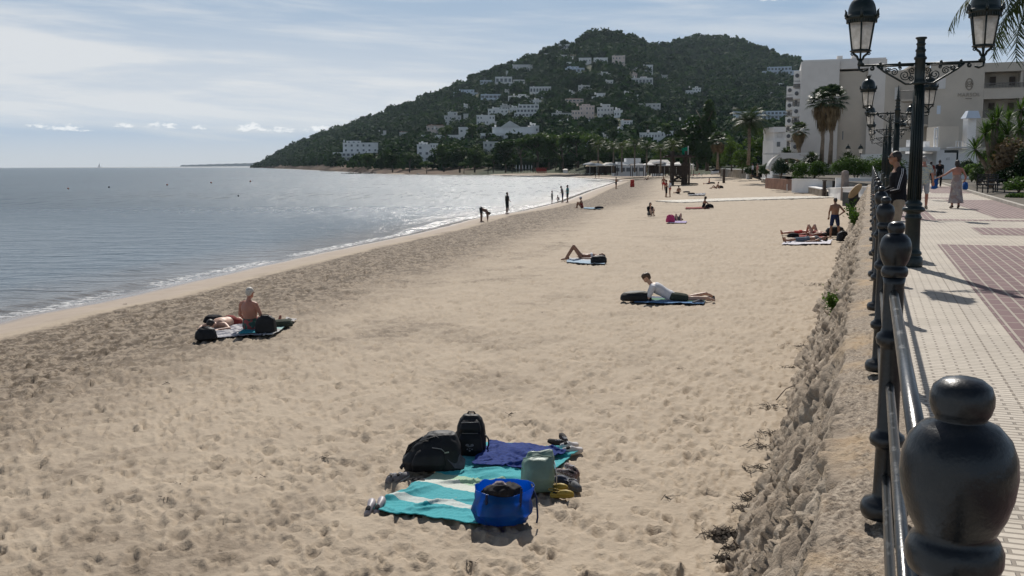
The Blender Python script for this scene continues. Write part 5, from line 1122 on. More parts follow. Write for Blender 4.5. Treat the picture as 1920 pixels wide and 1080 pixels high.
# ================================================================== PEOPLE
def skinmat(name, col):
    m = bpy.data.materials.new(name); m.use_nodes = True; m.node_tree.nodes.clear(); t = NT(m.node_tree)
    v = t.n('ShaderNodeTexCoord').outputs['Object']; c = t.ramp(t.noise(v, 5, 4, 0.6), ((0.3, tuple(k * .88 for k in col)), (0.7, tuple(min(1, k * 1.1) for k in col))))
    b = t.n('ShaderNodeBsdfPrincipled', i={'Base Color': c, 'Roughness': 0.5, 'Specular IOR Level': 0.4, 'Subsurface Weight': 0.08, 'Subsurface Scale': 0.02})
    t.link(b.outputs[0], t.n('ShaderNodeOutputMaterial').inputs[0]); return m
SK = {'tan': skinmat('tanned_skin', (0.30, 0.155, 0.095)), 'fair': skinmat('fair_skin', (0.50, 0.31, 0.22)), 'red': skinmat('sunburnt_skin', (0.42, 0.19, 0.13)), 'dark': skinmat('brown_skin', (0.13, 0.070, 0.045))}
def cloth(name, col, var=.12, scale=9): return pmat(name, col, 0.85, var, scale, 0.004, 40, spec=0.15)
mblackc = cloth('black_cloth', (0.014, 0.014, 0.017)); mnavy = cloth('navy_cloth', (0.022, 0.032, 0.085)); mwhitec = cloth('white_cloth', (0.66, 0.66, 0.68), .05); mbeige = cloth('beige_cloth', (0.33, 0.27, 0.20)); mlgrey = cloth('light_grey_cloth', (0.36, 0.39, 0.42))
molive = cloth('olive_cloth', (0.050, 0.060, 0.045)); mteal = cloth('teal_cloth', (0.04, 0.16, 0.17)); mredc = cloth('red_cloth', (0.42, 0.05, 0.04)); mmaroon = cloth('maroon_cloth', (0.20, 0.035, 0.03)); mblue_c = cloth('blue_cloth', (0.02, 0.09, 0.30)); mpinkc = cloth('pink_cloth', (0.46, 0.06, 0.16)); mgreyc = cloth('grey_cloth', (0.15, 0.15, 0.16))
mhair_d = pmat('dark_hair', (0.022, 0.015, 0.011), 0.55, 0.3, 30, .004, 60); mhair_b = pmat('brown_hair', (0.075, 0.043, 0.024), 0.55, 0.3, 30, .004, 60); mhair_g = pmat('grey_hair', (0.30, 0.28, 0.26), 0.6, 0.2, 30); mhair_w = pmat('white_hair', (0.50, 0.46, 0.40), 0.6, 0.25, 30); mhair_l = pmat('blond_hair', (0.38, 0.28, 0.16), 0.6, 0.2, 30)
meye = pmat('eye', (0.02, 0.015, 0.012), 0.2, 0.1); mlens = pmat('sunglass_lens', (0.01, 0.01, 0.012), 0.12, 0.1)
def pattern_mat(name, c0, c1, scale, sx=1.0, sz=1.0, c2=None):
    m = bpy.data.materials.new(name); m.use_nodes = True; m.node_tree.nodes.clear(); t = NT(m.node_tree)
    v = t.n('ShaderNodeMapping', i={'Vector': t.n('ShaderNodeTexCoord').outputs['Object'], 'Scale': (sx, sx, sz)}).outputs[0]
    w_ = t.n('ShaderNodeTexVoronoi', i={'Vector': v, 'Scale': scale}).outputs['Distance']
    c = t.mix(t.sstep(w_, .30, .42), (*c0, 1), (*c1, 1))
    if c2: c = t.mix(t.sstep(t.noise(v, scale * .5, 3), .50, .58), c, (*c2, 1))
    b = t.n('ShaderNodeBsdfPrincipled', i={'Base Color': c, 'Roughness': 0.85}); t.link(b.outputs[0], t.n('ShaderNodeOutputMaterial').inputs[0]); return m
mshirt = pattern_mat('wave_print', (0.15, 0.30, 0.38), (0.52, 0.50, 0.38), 16, 1.0, 2.6, (0.34, 0.40, 0.42)); mdress = pattern_mat('floral_print', (0.44, 0.38, 0.32), (0.34, 0.30, 0.29), 9, 1, 1, (0.30, 0.22, 0.20)); mswim = pattern_mat('green_floral', (0.04, 0.15, 0.11), (0.03, 0.07, 0.06), 18, 1, 1, (0.28, 0.06, 0.06))

def jt(**k): return {a: Vector(b) for a, b in k.items()}
def both(d):
    o = {}
    for k, v in d.items():
        if k.endswith('R'): o[k] = Vector(v); o.setdefault(k[:-1] + 'L', Vector((-v[0], v[1], v[2])))
        else: o[k] = Vector(v)
    return o
POSES = {
 'stand': both(dict(pelvis=(0, 0, .94), neck=(0, -.01, 1.47), head=(0, .025, 1.64), shR=(.185, -.01, 1.42), elR=(.235, -.03, 1.14), wrR=(.235, .05, .90), hipR=(.095, 0, .92), knR=(.11, .02, .50), anR=(.12, -.02, .085), toeR=(.15, .14, .03), face=(0, 1, 0))),
 'sit': both(dict(pelvis=(0, 0, .11), neck=(0, -.08, .63), head=(0, -.03, .80), shR=(.185, -.07, .585), elR=(.26, -.10, .32), wrR=(.20, .12, .20), hipR=(.10, .02, .11), knR=(.13, .42, .17), anR=(.12, .80, .075), toeR=(.14, .84, .21), face=(0, 1, -.2))),
 'sitback': both(dict(pelvis=(0, 0, .11), neck=(0, -.22, .58), head=(0, -.24, .76), shR=(.185, -.21, .53), elR=(.23, -.36, .30), wrR=(.24, -.42, .06), hipR=(.10, .02, .11), knR=(.10, .36, .42), anR=(.10, .60, .07), toeR=(.11, .75, .03), face=(0, 1, 0))),
 'hug': both(dict(pelvis=(0, 0, .11), neck=(0, .06, .62), head=(0, .11, .79), shR=(.185, .06, .57), elR=(.24, .20, .36), wrR=(.10, .40, .32), hipR=(.10, .02, .11), knR=(.11, .34, .48), anR=(.10, .42, .07), toeR=(.11, .57, .03), face=(0, 1, -.1))),
 'supine': both(dict(pelvis=(0, 0, .11), neck=(0, -.52, .13), head=(0, -.70, .14), shR=(.185, -.46, .12), elR=(.30, -.24, .07), wrR=(.26, .0, .06), hipR=(.10, .02, .10), knR=(.11, .45, .12), anR=(.12, .86, .075), toeR=(.16, .89, .20), face=(0, 0, 1))),
 'kneesup': both(dict(pelvis=(0, 0, .11), neck=(0, -.52, .13), head=(0, -.70, .14), shR=(.185, -.46, .12), elR=(.30, -.24, .07), wrR=(.24, .0, .08), hipR=(.10, .02, .10), knR=(.11, .28, .47), anR=(.11, .50, .075), toeR=(.12, .66, .03), face=(0, 0, 1))),
 'prone': both(dict(pelvis=(0, 0, .115), neck=(0, -.46, .38), head=(0, -.58, .545), shR=(.185, -.43, .335), elR=(.20, -.55, .06), wrR=(.10, -.79, .09), hipR=(.10, .03, .11), knR=(.11, .47, .075), anR=(.12, .87, .09), toeR=(.15, 1.02, .04), face=(0, -1, -.45))),
 'flat': both(dict(pelvis=(0, 0, .115), neck=(0, -.52, .12), head=(0, -.69, .14), shR=(.185, -.46, .12), elR=(.36, -.56, .06), wrR=(.24, -.78, .06), hipR=(.10, .03, .10), knR=(.11, .46, .075), anR=(.12, .87, .09), toeR=(.14, 1.02, .04), face=(0, -.5, -1))),
 'bend': both(dict(pelvis=(0, -.08, .92), neck=(0, .37, .73), head=(0, .48, .58), shR=(.18, .33, .71), elR=(.19, .38, .44), wrR=(.12, .38, .20), hipR=(.095, -.06, .89), knR=(.11, -.04, .48), anR=(.12, -.06, .085), toeR=(.15, .10, .03), face=(0, .35, -1))),
}
def pose(name, **kw): d = {k: v.copy() for k, v in POSES[name].items()}; d.update({k: Vector(v) for k, v in kw.items()}); return d
def cone(q, a, b, ra, rb, n=10):
    a, b = Vector(a), Vector(b); d = (b - a); L = d.length; d = d / max(L, 1e-6)
    q.tube([a - d * ra * .98, a - d * ra * .7, a, a.lerp(b, .5), b, b + d * rb * .7, b + d * rb * .98], [ra * .15, ra * .72, ra, (ra + rb) / 2 * 1.03, rb, rb * .72, rb * .15], n)
def torso_ring(J, f, hw, hd, n=18):
    p, k = J['pelvis'], J['neck']; X0 = (J['hipR'] - J['hipL']).normalized(); X1 = (J['shR'] - J['shL']).normalized(); X = X0.lerp(X1, min(1, max(0, f))).normalized(); ax = (k - p).normalized(); Y = ax.cross(X).normalized(); c = p + (k - p) * f
    if 'bow' in J: c = c + J['bow'] * (4 * f * (1 - f))
    return [c + X * hw * math.cos(2 * math.pi * i / n) + Y * hd * math.sin(2 * math.pi * i / n) for i in range(n)]
TS = {'m': [(-.17, .09, .07), (-.08, .15, .11), (.04, .165, .12), (.2, .15, .108), (.38, .150, .108), (.58, .168, .122), (.76, .178, .122), (.9, .150, .098), (.98, .085, .072), (1.03, .058, .056)],
      'f': [(-.17, .09, .07), (-.08, .165, .115), (.04, .172, .125), (.2, .145, .105), (.36, .125, .095), (.56, .145, .122), (.72, .155, .125), (.88, .135, .092), (.97, .078, .066), (1.03, .052, .05)]}
def torso(q, J, sex, f0=-1, f1=2, inf=0.0):
    rs = [torso_ring(J, f, w_ + inf, d_ + inf) for f, w_, d_ in TS[sex] if f0 <= f <= f1]; q.rings(rs)
def finish(q, name, mat, parent, vox, it=4):
    o = q.build(name, mat, parent); m = o.modifiers.new('remesh', 'REMESH'); m.mode = 'VOXEL'; m.voxel_size = vox; m.use_smooth_shade = True
    s_ = o.modifiers.new('smooth', 'SMOOTH'); s_.iterations = it; s_.factor = .5; return o
def hand(q, el, wr, fine, curl=.35, nrm=None):
    d = (wr - el).normalized(); s_ = d.cross(Vector((0, 0, 1)) if abs(d.z) < .8 else Vector((0, 1, 0))).normalized(); nn = d.cross(s_)
    palm = wr + d * .075
    q.rings([[wr + s_ * x * .026 + nn * y * .018 for x, y in ((-1, -1), (1, -1), (1, 1), (-1, 1))], [wr + d * .045 + s_ * x * .042 + nn * y * .015 for x, y in ((-1, -1), (1, -1), (1, 1), (-1, 1))], [wr + d * .092 + s_ * x * .040 + nn * y * .012 for x, y in ((-1, -1), (1, -1), (1, 1), (-1, 1))]])
    if fine:
        for k, L in enumerate((.066, .076, .070, .055)):
            b = wr + d * .088 + s_ * (-.031 + .0205 * k); m_ = b + d * L * .5 - nn * L * curl * .35; e = m_ + d * L * .42 - nn * L * curl; q.tube([b, m_, e], [.0092, .0085, .0068], 6)
        b = wr + d * .03 - s_ * .034; q.tube([b, b + d * .035 - s_ * .022, b + d * .066 - s_ * .026 - nn * .01], [.011, .0098, .008], 6)
    else: q.rings([[palm + d * .015 + s_ * x * .038 + nn * y * .011 for x, y in ((-1, -1), (1, -1), (1, 1), (-1, 1))], [palm + d * .095 - nn * .03 + s_ * x * .026 + nn * y * .008 for x, y in ((-1, -1), (1, -1), (1, 1), (-1, 1))]]); q.tube([wr + d * .03 - s_ * .03, wr + d * .09 - s_ * .05], [.012, .009], 6)
def head_frame(J):
    f = J['face'].normalized(); up = (J['head'] - J['neck']).normalized()
    if abs(up.dot(f)) > .75: up = (up - f * up.dot(f) * .85).normalized()
    up = (up - f * up.dot(f)).normalized(); return f.cross(up).normalized(), f, up
def person(label, loc, rz, J, skin='fair', sex='m', hair=('short', None), wear=(), sc=1.0, vox=.012, fine=False, glasses=False, fat=1.0, extra=None):
    o = empty('person', loc, rz, label, 'person', None, sc); q = MB()
    torso(q, J, sex, inf=.012 * (fat - 1) * 8)
    fm = .88 if sex == 'f' else 1.0
    for s_ in 'RL':
        cone(q, J['sh' + s_], J['el' + s_], .052 * fm, .040 * fm); cone(q, J['el' + s_], J['wr' + s_], .040 * fm, .027 * fm)
        cone(q, J['hip' + s_], J['kn' + s_], .085, .054); kn, an = J['kn' + s_], J['an' + s_]; cf = kn.lerp(an, .30); cone(q, kn, cf, .053, .056); cone(q, cf, an, .055, .036)
        to = J['toe' + s_]; dn = (to - an).normalized(); heel = an - dn * .045 - Vector((0, 0, .03)) * (1 if abs(dn.z) < .6 else 0); cone(q, heel, an.lerp(to, .5), .036, .034); cone(q, an.lerp(to, .45) , to, .036, .028)
        cone(q, J['neck'].lerp(J['sh' + s_], .35), J['sh' + s_], .058 * fm, .055 * fm); hand(q, J['el' + s_], J['wr' + s_], fine)
    cone(q, J['neck'] - (J['head'] - J['neck']) * .3, J['neck'].lerp(J['head'], .65), .058 * fm, .052 * fm)
    X, Fd, U_ = head_frame(J); R = Matrix((X, Fd, U_)).transposed(); h = J['head'] + U_ * .015
    q.ell(h + U_ * .012 - Fd * .012, (.074, .094, .098), 14, 10, R); q.ell(h - U_ * .055 + Fd * .030, (.053, .056, .062), 12, 8, R)
    q.rings([[h + U_ * .03 + Fd * .084 + X * x * .008 for x in (-1, 1)] + [h + U_ * .03 + Fd * .07 + X * x * .012 for x in (1, -1)], [h - U_ * .022 + Fd * .108 + X * x * .015 for x in (-1, 1)] + [h - U_ * .026 + Fd * .075 + X * x * .018 for x in (1, -1)]])
    q.ell(h - U_ * .058 + Fd * .082, (.022, .010, .010), 8, 5, R)
    for x in (-1, 1): q.ell(h - U_ * .008 + X * x * .077 - Fd * .008, (.010, .018, .030), 8, 6, R)
    finish(q, 'body', SK[skin], o, vox, 3 if fine else 4)
    if fine:
        e = MB()
        for x in (-1, 1): e.ell(h + U_ * .012 + Fd * .083 + X * x * .032, (.011, .007, .006), 8, 6, R)
        e.build('eyes', meye, o)
    if glasses:
        g = MB()
        for x in (-1, 1): g.ell(h + U_ * .012 + Fd * .094 + X * x * .034, (.030, .007, .021), 10, 6, R); g.tube([h + U_ * .016 + Fd * .088 + X * x * .062, h + U_ * .012 + X * x * .085], .004, 5)
        g.tube([h + U_ * .016 + Fd * .10 + X * -.02, h + U_ * .016 + Fd * .10 + X * .02], .004, 5); g.build('sunglasses', mlens, o)
    st, hm = hair
    if st:
        q = MB(); hm = hm or mhair_d
        q.ell(h + U_ * .030 - Fd * .026, (.083, .094, .090), 14, 10, R); q.ell(h - U_ * .020 - Fd * .055, (.070, .055, .062), 12, 8, R)
        if st == 'mop': q.ell(h + U_ * .055 + Fd * .01, (.088, .098, .068), 12, 8, R); q.ell(h + U_ * .03 + Fd * .065, (.066, .040, .040), 10, 7, R)
        if st in ('long', 'bob'):
            dn = Vector((0, 0, -1)) if abs(U_.z) > .5 else -U_; L = .30 if st == 'long' else .14
            q.tube([h - Fd * .06 + U_ * .02, h - Fd * .075 + dn * .10, h - Fd * .075 + dn * L], [.075, .080, .055], 10, flat=.6)
            for x in (-1, 1): q.ell(h + X * x * .066 - Fd * .01 - U_ * .02, (.022, .050, .085), 8, 6, R)
        if st == 'bun': q.ell(h + U_ * .11 - Fd * .05, (.045, .045, .042), 10, 7, R)
        finish(q, 'hat' if st == 'cap' else 'hair', hm, o, min(vox, .012), 2)
        if st == 'sunhat':
            b = MB().rings([[h + U_ * .045 + (X * math.cos(a) + Fd * math.sin(a)) * r_ + U_ * z for a in [6.2832 * k / 18 for k in range(18)]] for r_, z in ((.15, -.012), (.10, .0), (.088, .02), (.08, .07), (.04, .095))]); b.build('sun_hat', mwhitec, o)
    for w_ in wear:
        kind, mat = w_[0], w_[1]; p_ = dict(w_[2]) if len(w_) > 2 else {}; q = MB(); nm = p_.get('name', kind)
        if kind == 'top':
            torso(q, J, sex, p_.get('f0', -.1), .95, .016 + .012 * (fat - 1) * 8)
            for s_ in 'RL':
                cone(q, J['neck'].lerp(J['sh' + s_], .45), J['sh' + s_], .068, .068); sl_ = p_.get('sleeve', .6); a, b, c = J['sh' + s_], J['el' + s_], J['wr' + s_]
                if sl_ <= 1: cone(q, a, a.lerp(b, sl_ * .85), .070, .062 - .006 * sl_)
                else: cone(q, a, b, .069, .055); cone(q, b, b.lerp(c, min(1, sl_ - 1) * .93), .054, .043)
        elif kind in ('shorts', 'trousers'):
            torso(q, J, sex, -.2, .22, .014 + .012 * (fat - 1) * 6); ln = p_.get('len', .75 if kind == 'shorts' else 2)
            for s_ in 'RL':
                a, b, c = J['hip' + s_], J['kn' + s_], J['an' + s_]
                if ln <= 1: cone(q, a, a.lerp(b, ln * .9), .100, .088 - .010 * ln)
                else: cone(q, a, b, .100, .072); cone(q, b, b.lerp(c, (ln - 1) * .93), .071, .060)
        elif kind == 'dress':
            an = (J['anR'] + J['anL']) / 2; hem = J['pelvis'].lerp(an, p_.get('len', .9)); X_ = (J['hipR'] - J['hipL']).normalized(); rs = []
            for f, a, b in ((0, .27, .24), (.3, .235, .20), (.65, .20, .155), (.95, .185, .14)):
                c = hem.lerp(J['pelvis'], f); Y_ = X_.cross(Vector((0, 0, 1))); rs.append([c + X_ * a * math.cos(t_) * (1 + .06 * math.sin(5 * t_) * (1 - f)) + Y_ * b * math.sin(t_) for t_ in [2 * math.pi * k / 18 for k in range(18)]])
            q.rings(rs); torso(q, J, sex, -.1, p_.get('f1', .75), .018)
        elif kind == 'swimsuit': torso(q, J, sex, p_.get('f0', -.2), p_.get('f1', .62), .009 + .012 * (fat - 1) * 8)
        elif kind == 'shoes':
            for s_ in 'RL':
                an, to = J['an' + s_], J['toe' + s_]; dn = (to - an).normalized(); cone(q, an - dn * .05 - Vector((0, 0, .035)) * (1 if abs(dn.z) < .6 else 0), to, .045, .040); cone(q, an, an.lerp(to, .3), .048, .046)
        elif kind == 'scarf': pass
        finish(q, nm, mat, o, vox, p_.get('it', 4))
    if extra: extra(o, J)
    return o
A_PATH = -(math.pi / 2 - RAIL_ANG)                     # heading along the promenade
TOCAM = math.pi
def face_px(deg): return rad(deg)                      # 0 away from us, 90 to the left, -90 to the right

# ---- on the promenade
def stripe(o, J):
    q = MB()
    for off in (-.012, .012):
        a, b, c = J['shL'], J['elL'], J['wrL']; n_ = Vector((-1, .1, 0)).normalized(); pts = [a + Vector((-.03, 0, .05)) + n_ * .03, a + n_ * .071 - Vector((0, 0, .03)), a.lerp(b, .5) + n_ * .066, b + n_ * .060, b.lerp(c, .5) + Vector((-.053, .01, .01))]
        q.tube([p + Vector((0, off, 0)) for p in pts], .005, 5)
    q.build('sleeve_stripe', mwhitec, o)
d_ = 17.6; pr = P((d_ - 1.2) / .94 + .15, .36)
person('man in black striped sleeve jacket and sunglasses looking over the railing at the sea', pr, rad(78), pose('stand', elL=(-.25, .06, 1.13), wrL=(-.17, .26, 1.05), elR=(.25, .08, 1.13), wrR=(.16, .28, 1.05), neck=(0, .03, 1.46), head=(0, .09, 1.63), knL=(-.10, .06, .5)), 'tan', 'm', ('short', mhair_d),
       [('top', mblackc, dict(sleeve=1.95, f0=-.2, name='jacket')), ('trousers', mbeige), ('shoes', mgreyc)], 1.05, .0095, True, True, 1.05, stripe)
person('grey haired man in patterned blue shirt and pale shorts walking away past the lamp', P(*uv_of(at(1729, 394, PZ))), A_PATH - .1, pose('stand', anR=(.10, .16, .12), knR=(.11, .14, .52), toeR=(.12, .31, .05), anL=(-.11, -.20, .11), knL=(-.10, .0, .50), toeL=(-.12, -.06, .03), elR=(.27, -.05, 1.15), wrR=(.29, .04, .92), wrL=(-.27, .1, .92)), 'red', 'm', ('short', mhair_g),
       [('top', mshirt, dict(sleeve=.75, f0=-.2, name='shirt')), ('shorts', mlgrey, dict(len=.9)), ('shoes', mbeige)], 1.05, .0095, True, fat=1.14)
def sarong(o, J):
    q = MB(); w_ = J['wrL']; rs = []
    for k in range(9):
        f = k / 8; c = w_ + Vector((-.05 - .10 * f + .03 * math.sin(k * 2), .02, -.02 - .40 * f)); rs.append([c + Vector((math.cos(t_) * (.03 + .10 * f), math.sin(t_) * (.02 + .05 * f) + .02 * math.sin(3 * t_ + k), .02 * math.sin(2 * t_ + k))) for t_ in [6.2832 * i / 12 for i in range(12)]])
    q.rings(rs); q.build('held_cloth', mblue_c, o)
    b = MB(); h_ = J['wrR'] + Vector((.03, 0, -.16)); b.rings([[h_ + Vector((x, y, z)) for x, y in rrect(.16 * s_, .34 * s_, 14)] for z, s_ in ((-.16, .7), (-.12, 1), (.02, 1.02), (.10, .8), (.13, .3))]); b.build('hand_bag', mblue_c, o)
person('dark haired woman in a long pale floral dress, one arm stretched out', P(*uv_of(at(1791, 390.5, PZ))), A_PATH + .12, pose('stand', elL=(-.40, -.02, 1.24), wrL=(-.60, .10, 1.14), shL=(-.18, 0, 1.40), elR=(.30, -.06, 1.16), wrR=(.30, .12, 1.00), anR=(.09, -.10, .10), toeR=(.1, .06, .03)), 'red', 'f', ('bob', mhair_d), [('dress', mdress, dict(len=.88, f1=.64)), ('shoes', mhair_b)], .97, .0095, True, fat=1.08, extra=sarong)
person('woman dressed all in black walking far down the promenade', P(*uv_of(at(1760, 351.5, PZ))), A_PATH, pose('stand', anR=(.1, .12, .1), toeR=(.1, .28, .03)), 'tan', 'f', ('bun', mhair_d), [('top', mblackc, dict(sleeve=.7, f0=-.2, name='blouse')), ('trousers', mblackc)], 1.0, .016, fat=1.1)
person('dark haired person half hidden beyond the patterned shirt', P(*uv_of(at(1744, 350, PZ))), A_PATH, pose('stand'), 'tan', 'f', ('long', mhair_d), [('top', mmaroon, dict(sleeve=.6, name='shirt')), ('trousers', mblackc)], .96, .018)
person('person in a white shirt and dark trousers by the long stone wall', at(1411, 330, 2.35), rad(60), pose('stand'), 'tan', 'm', ('short', None), [('top', mwhitec, dict(sleeve=1.9, f0=-.2, name='shirt')), ('trousers', mblackc)], 1.0, .022)
person('person in a pinkish top standing beside the white shirted one', at(1420, 331, 2.35), rad(100), pose('stand'), 'tan', 'f', ('long', mhair_b), [('top', cloth('dusty_pink', (0.40, 0.20, 0.18)), dict(sleeve=1.3, f0=-.2, name='blouse')), ('trousers', mbeige)], 1.0, .022)

# ---- near group of three sunbathers on the striped blankets
def asand(px, py, dz=.0): p = at_sand(px, py); return Vector((p.x, p.y, p.z + dz))
c0 = asand(472, 624, .035)
person('white haired woman in green floral swimsuit sitting with her back to us', c0, rad(-22), pose('sit', elR=(.27, -.02, .34), wrR=(.24, .16, .17), elL=(-.27, -.02, .34), wrL=(-.24, .16, .17), head=(0, .0, .80)), 'red', 'f', ('short', mhair_w), [('swimsuit', mswim, dict(f0=-.2, f1=.5))], 1.0, .012, True, fat=1.25)
person('man lying face down on the striped blanket, arms folded under his head', asand(433, 615, .035), rad(-20), pose('flat'), 'fair', 'm', ('short', mhair_d), [('shorts', mmaroon, dict(len=.35, name='swim_briefs'))], .98, .012, True, fat=1.15)
# ---- the reader on the dark towel
person('boy in white T-shirt and olive shorts lying on his front, propped on elbows', asand(1257, 566, .03), rad(-96), pose('prone', toeL=(-.16, 1.0, .10), anL=(-.14, .86, .17)), 'fair', 'm', ('mop', mhair_b), [('top', mwhitec, dict(sleeve=.85, f0=-.12, name='t_shirt')), ('shorts', molive, dict(len=.85))], 1.0, .010, True)
person('tanned woman in bikini on her back, knees raised, on the pale blue towel', asand(1091, 489, .03), rad(93), pose('kneesup', knL=(-.10, .30, .50), anL=(-.11, .58, .075), toeL=(-.12, .73, .03)), 'tan', 'f', ('long', mhair_d), [('swimsuit', mblackc, dict(f0=-.2, f1=.05, name='bikini_bottom')), ('swimsuit', mwhitec, dict(f0=.55, f1=.75, name='bikini_top'))], 1.0, .013)
# ---- by the wall
person('shirtless man in navy shorts standing with a hand on his hip', asand(1564, 447), rad(8), pose('stand', elR=(.40, -.06, 1.17), wrR=(.20, .02, 1.0), elL=(-.24, .05, 1.14), wrL=(-.20, .16, .92), anR=(.24, 0, .085), knR=(.19, .02, .50), toeR=(.30, .14, .03), anL=(-.18, 0, .085), knL=(-.15, .02, .5), toeL=(-.22, .15, .03)), 'tan', 'm', ('short', mhair_d), [('shorts', mnavy, dict(len=.85))], 1.0, .011, True, fat=1.12)
person('dark clothed man flat on the white towel below the navy shorts', asand(1512, 455.5, .03), rad(88), pose('supine', elR=(.30, -.30, .16), wrR=(.12, -.10, .24)), 'tan', 'm', ('short', mhair_d), [('shorts', cloth('grey_blue', (.10, .13, .17)), dict(len=1.0)), ('top', mgreyc, dict(sleeve=.0, f0=.45, name='vest'))], 1.05, .013)
person('pale legged woman on her back, bare knees up, behind the white towel', asand(1528, 443, .03), rad(20), pose('kneesup', knR=(.16, .26, .46), knL=(-.16, .26, .46)), 'fair', 'f', ('long', mhair_d), [('swimsuit', mmaroon, dict(f0=-.2, f1=.55))], 1.0, .014)
person('reclining person on a thin mat behind the pale legged woman', asand(1500, 441, .02), rad(80), pose('supine'), 'red', 'm', ('short', mhair_d), [('shorts', mredc, dict(len=.6))], .95, .016)
person('person sitting low by the dark bin with a red top', asand(1598, 386), rad(150), pose('hug'), 'tan', 'm', ('short', None), [('top', mmaroon, dict(sleeve=.6, name='shirt')), ('shorts', mblackc)], .95, .02)
# ---- in the shallows
person('man bending far over in the shallows, dark trunks', asand(904, 416, -.02), rad(-100), pose('bend'), 'dark', 'm', ('short', None), [('shorts', mblackc, dict(len=.7))], 1.0, .016)
person('lone slim figure standing upright in the shallow water', asand(951, 401.5, -.02), rad(-60), pose('stand', elR=(.22, .06, 1.13), wrR=(.14, .22, 1.02)), 'dark', 'm', ('short', None), [('shorts', mblackc, dict(len=.9)), ('top', mblackc, dict(sleeve=.5, name='shirt'))], 1.0, .016)
person('child with arms held out at the water edge', asand(1035, 382.5), rad(-90), pose('stand', elR=(.40, 0, 1.22), wrR=(.52, .1, 1.12), elL=(-.38, 0, 1.2), wrL=(-.48, .1, 1.1)), 'dark', 'm', ('short', None), [('shorts', mblackc, dict(len=.9)), ('top', mgreyc, dict(sleeve=.6, name='shirt'))], .78, .018)
person('toddler crouching between the child and the two adults', asand(1047, 379.5), rad(60), pose('stand', pelvis=(0, -.1, .55), neck=(0, .15, .95), head=(0, .2, 1.12), shR=(.17, .14, .9), shL=(-.17, .14, .9), elR=(.2, .2, .66), elL=(-.2, .2, .66), wrR=(.15, .36, .55), wrL=(-.15, .36, .55), hipR=(.1, -.08, .53), hipL=(-.1, -.08, .53), knR=(.13, .2, .42), knL=(-.13, .2, .42)), 'dark', 'm', ('short', mhair_b), [('shorts', mgreyc, dict(len=.6))], .62, .018)
person('adult in dark shorts leaning towards the toddler at the water edge', asand(1055, 380), rad(80), pose('stand', neck=(0, .12, 1.44), head=(0, .18, 1.6), shR=(.18, .10, 1.39), shL=(-.18, .10, 1.39), elR=(.22, .16, 1.12), wrR=(.2, .3, .95)), 'dark', 'm', ('short', None), [('shorts', mnavy, dict(len=.9)), ('top', mgreyc, dict(sleeve=.6, f0=-.2, name='shirt'))], 1.0, .018)
person('adult in a teal shirt with arms folded beside the leaning adult', asand(1064, 380), rad(100), pose('stand', elR=(.26, .06, 1.15), wrR=(.05, .22, 1.15), elL=(-.26, .06, 1.15), wrL=(-.05, .22, 1.15)), 'dark', 'm', ('short', None), [('top', mteal, dict(sleeve=.8, f0=-.2, name='shirt')), ('shorts', mblackc, dict(len=.9))], 1.02, .018)
person('seated bather in a pale hat beside a narrow blue towel', asand(1091, 390.5), rad(75), pose('hug'), 'tan', 'f', ('sunhat', mhair_b), [('swimsuit', mmaroon, dict(f0=-.2, f1=.6))], 1.0, .018)
person('solitary standing bather on the damp sand at the bend of the bay', asand(1155, 354.5), rad(-70), pose('stand', elR=(.22, .08, 1.13), wrR=(.12, .26, 1.1), elL=(-.22, .08, 1.13), wrL=(-.12, .26, 1.1)), 'tan', 'm', ('short', None), [('shorts', mblackc, dict(len=.6))], 1.0, .02)
person('left one of two tiny walkers at the far waterline', asand(1116.5, 334.5), rad(-80), pose('stand'), 'dark', 'm', ('short', None), [('shorts', mblackc)], 1.0, .025)
person('right one of two tiny walkers at the far waterline', asand(1123, 334.5), rad(-80), pose('stand'), 'tan', 'f', ('long', None), [('swimsuit', mblackc)], .95, .025)
# ---- on the upper sand
person('small figure in black hunched on the sand near the damp band', asand(1218, 404.5), rad(200), pose('hug'), 'fair', 'f', ('long', mhair_d), [('top', mblackc, dict(sleeve=1.5, f0=-.1, name='jumper')), ('shorts', mgreyc)], .95, .018)
person('person lying with white socked feet towards us beside the pink bag', asand(1271, 415, .02), rad(178), pose('kneesup', knR=(.14, .22, .40), knL=(-.14, .22, .42)), 'fair', 'f', ('long', mhair_d), [('top', mblackc, dict(sleeve=1.9, f0=-.1, name='jumper')), ('shorts', mgreyc)], 1.0, .016)
person('long haired woman sitting sideways, reaching to her bag near the boardwalk', asand(1319, 391), rad(-95), pose('sit', neck=(0, .10, .61), head=(0, .15, .78), shR=(.18, .1, .56), shL=(-.18, .1, .56), elR=(.2, .32, .36), wrR=(.16, .52, .18), elL=(-.2, .32, .36), wrL=(-.16, .52, .18), knR=(.12, .3, .2), anR=(.15, .05, .07), toeR=(.1, -.1, .04), knL=(-.12, .3, .2), anL=(-.15, .05, .07), toeL=(-.1, -.1, .04)), 'tan', 'f', ('long', mhair_d), [('swimsuit', mblackc, dict(f0=-.2, f1=.6))], 1.0, .018)
person('shirtless man left of the standing trio near the lifeguard tower', asand(1244, 356.5), rad(170), pose('stand'), 'tan', 'm', ('short', None), [('shorts', mredc)], 1.0, .02)
person('man in black shorts in the middle of the trio by the tower', asand(1249, 370), rad(-80), pose('stand', wrR=(.15, .2, 1.0)), 'tan', 'm', ('short', None), [('shorts', mblackc, dict(len=1.2)), ('top', mmaroon, dict(sleeve=.3, f0=.4, name='vest'))], 1.0, .018)
person('person with a white towel over the shoulders, right end of the trio', asand(1256, 370), rad(90), pose('stand'), 'tan', 'm', ('short', None), [('top', mwhitec, dict(sleeve=.8, f0=-.05, name='towel_wrap')), ('shorts', mredc, dict(len=.3, name='swim_briefs'))], .98, .018)
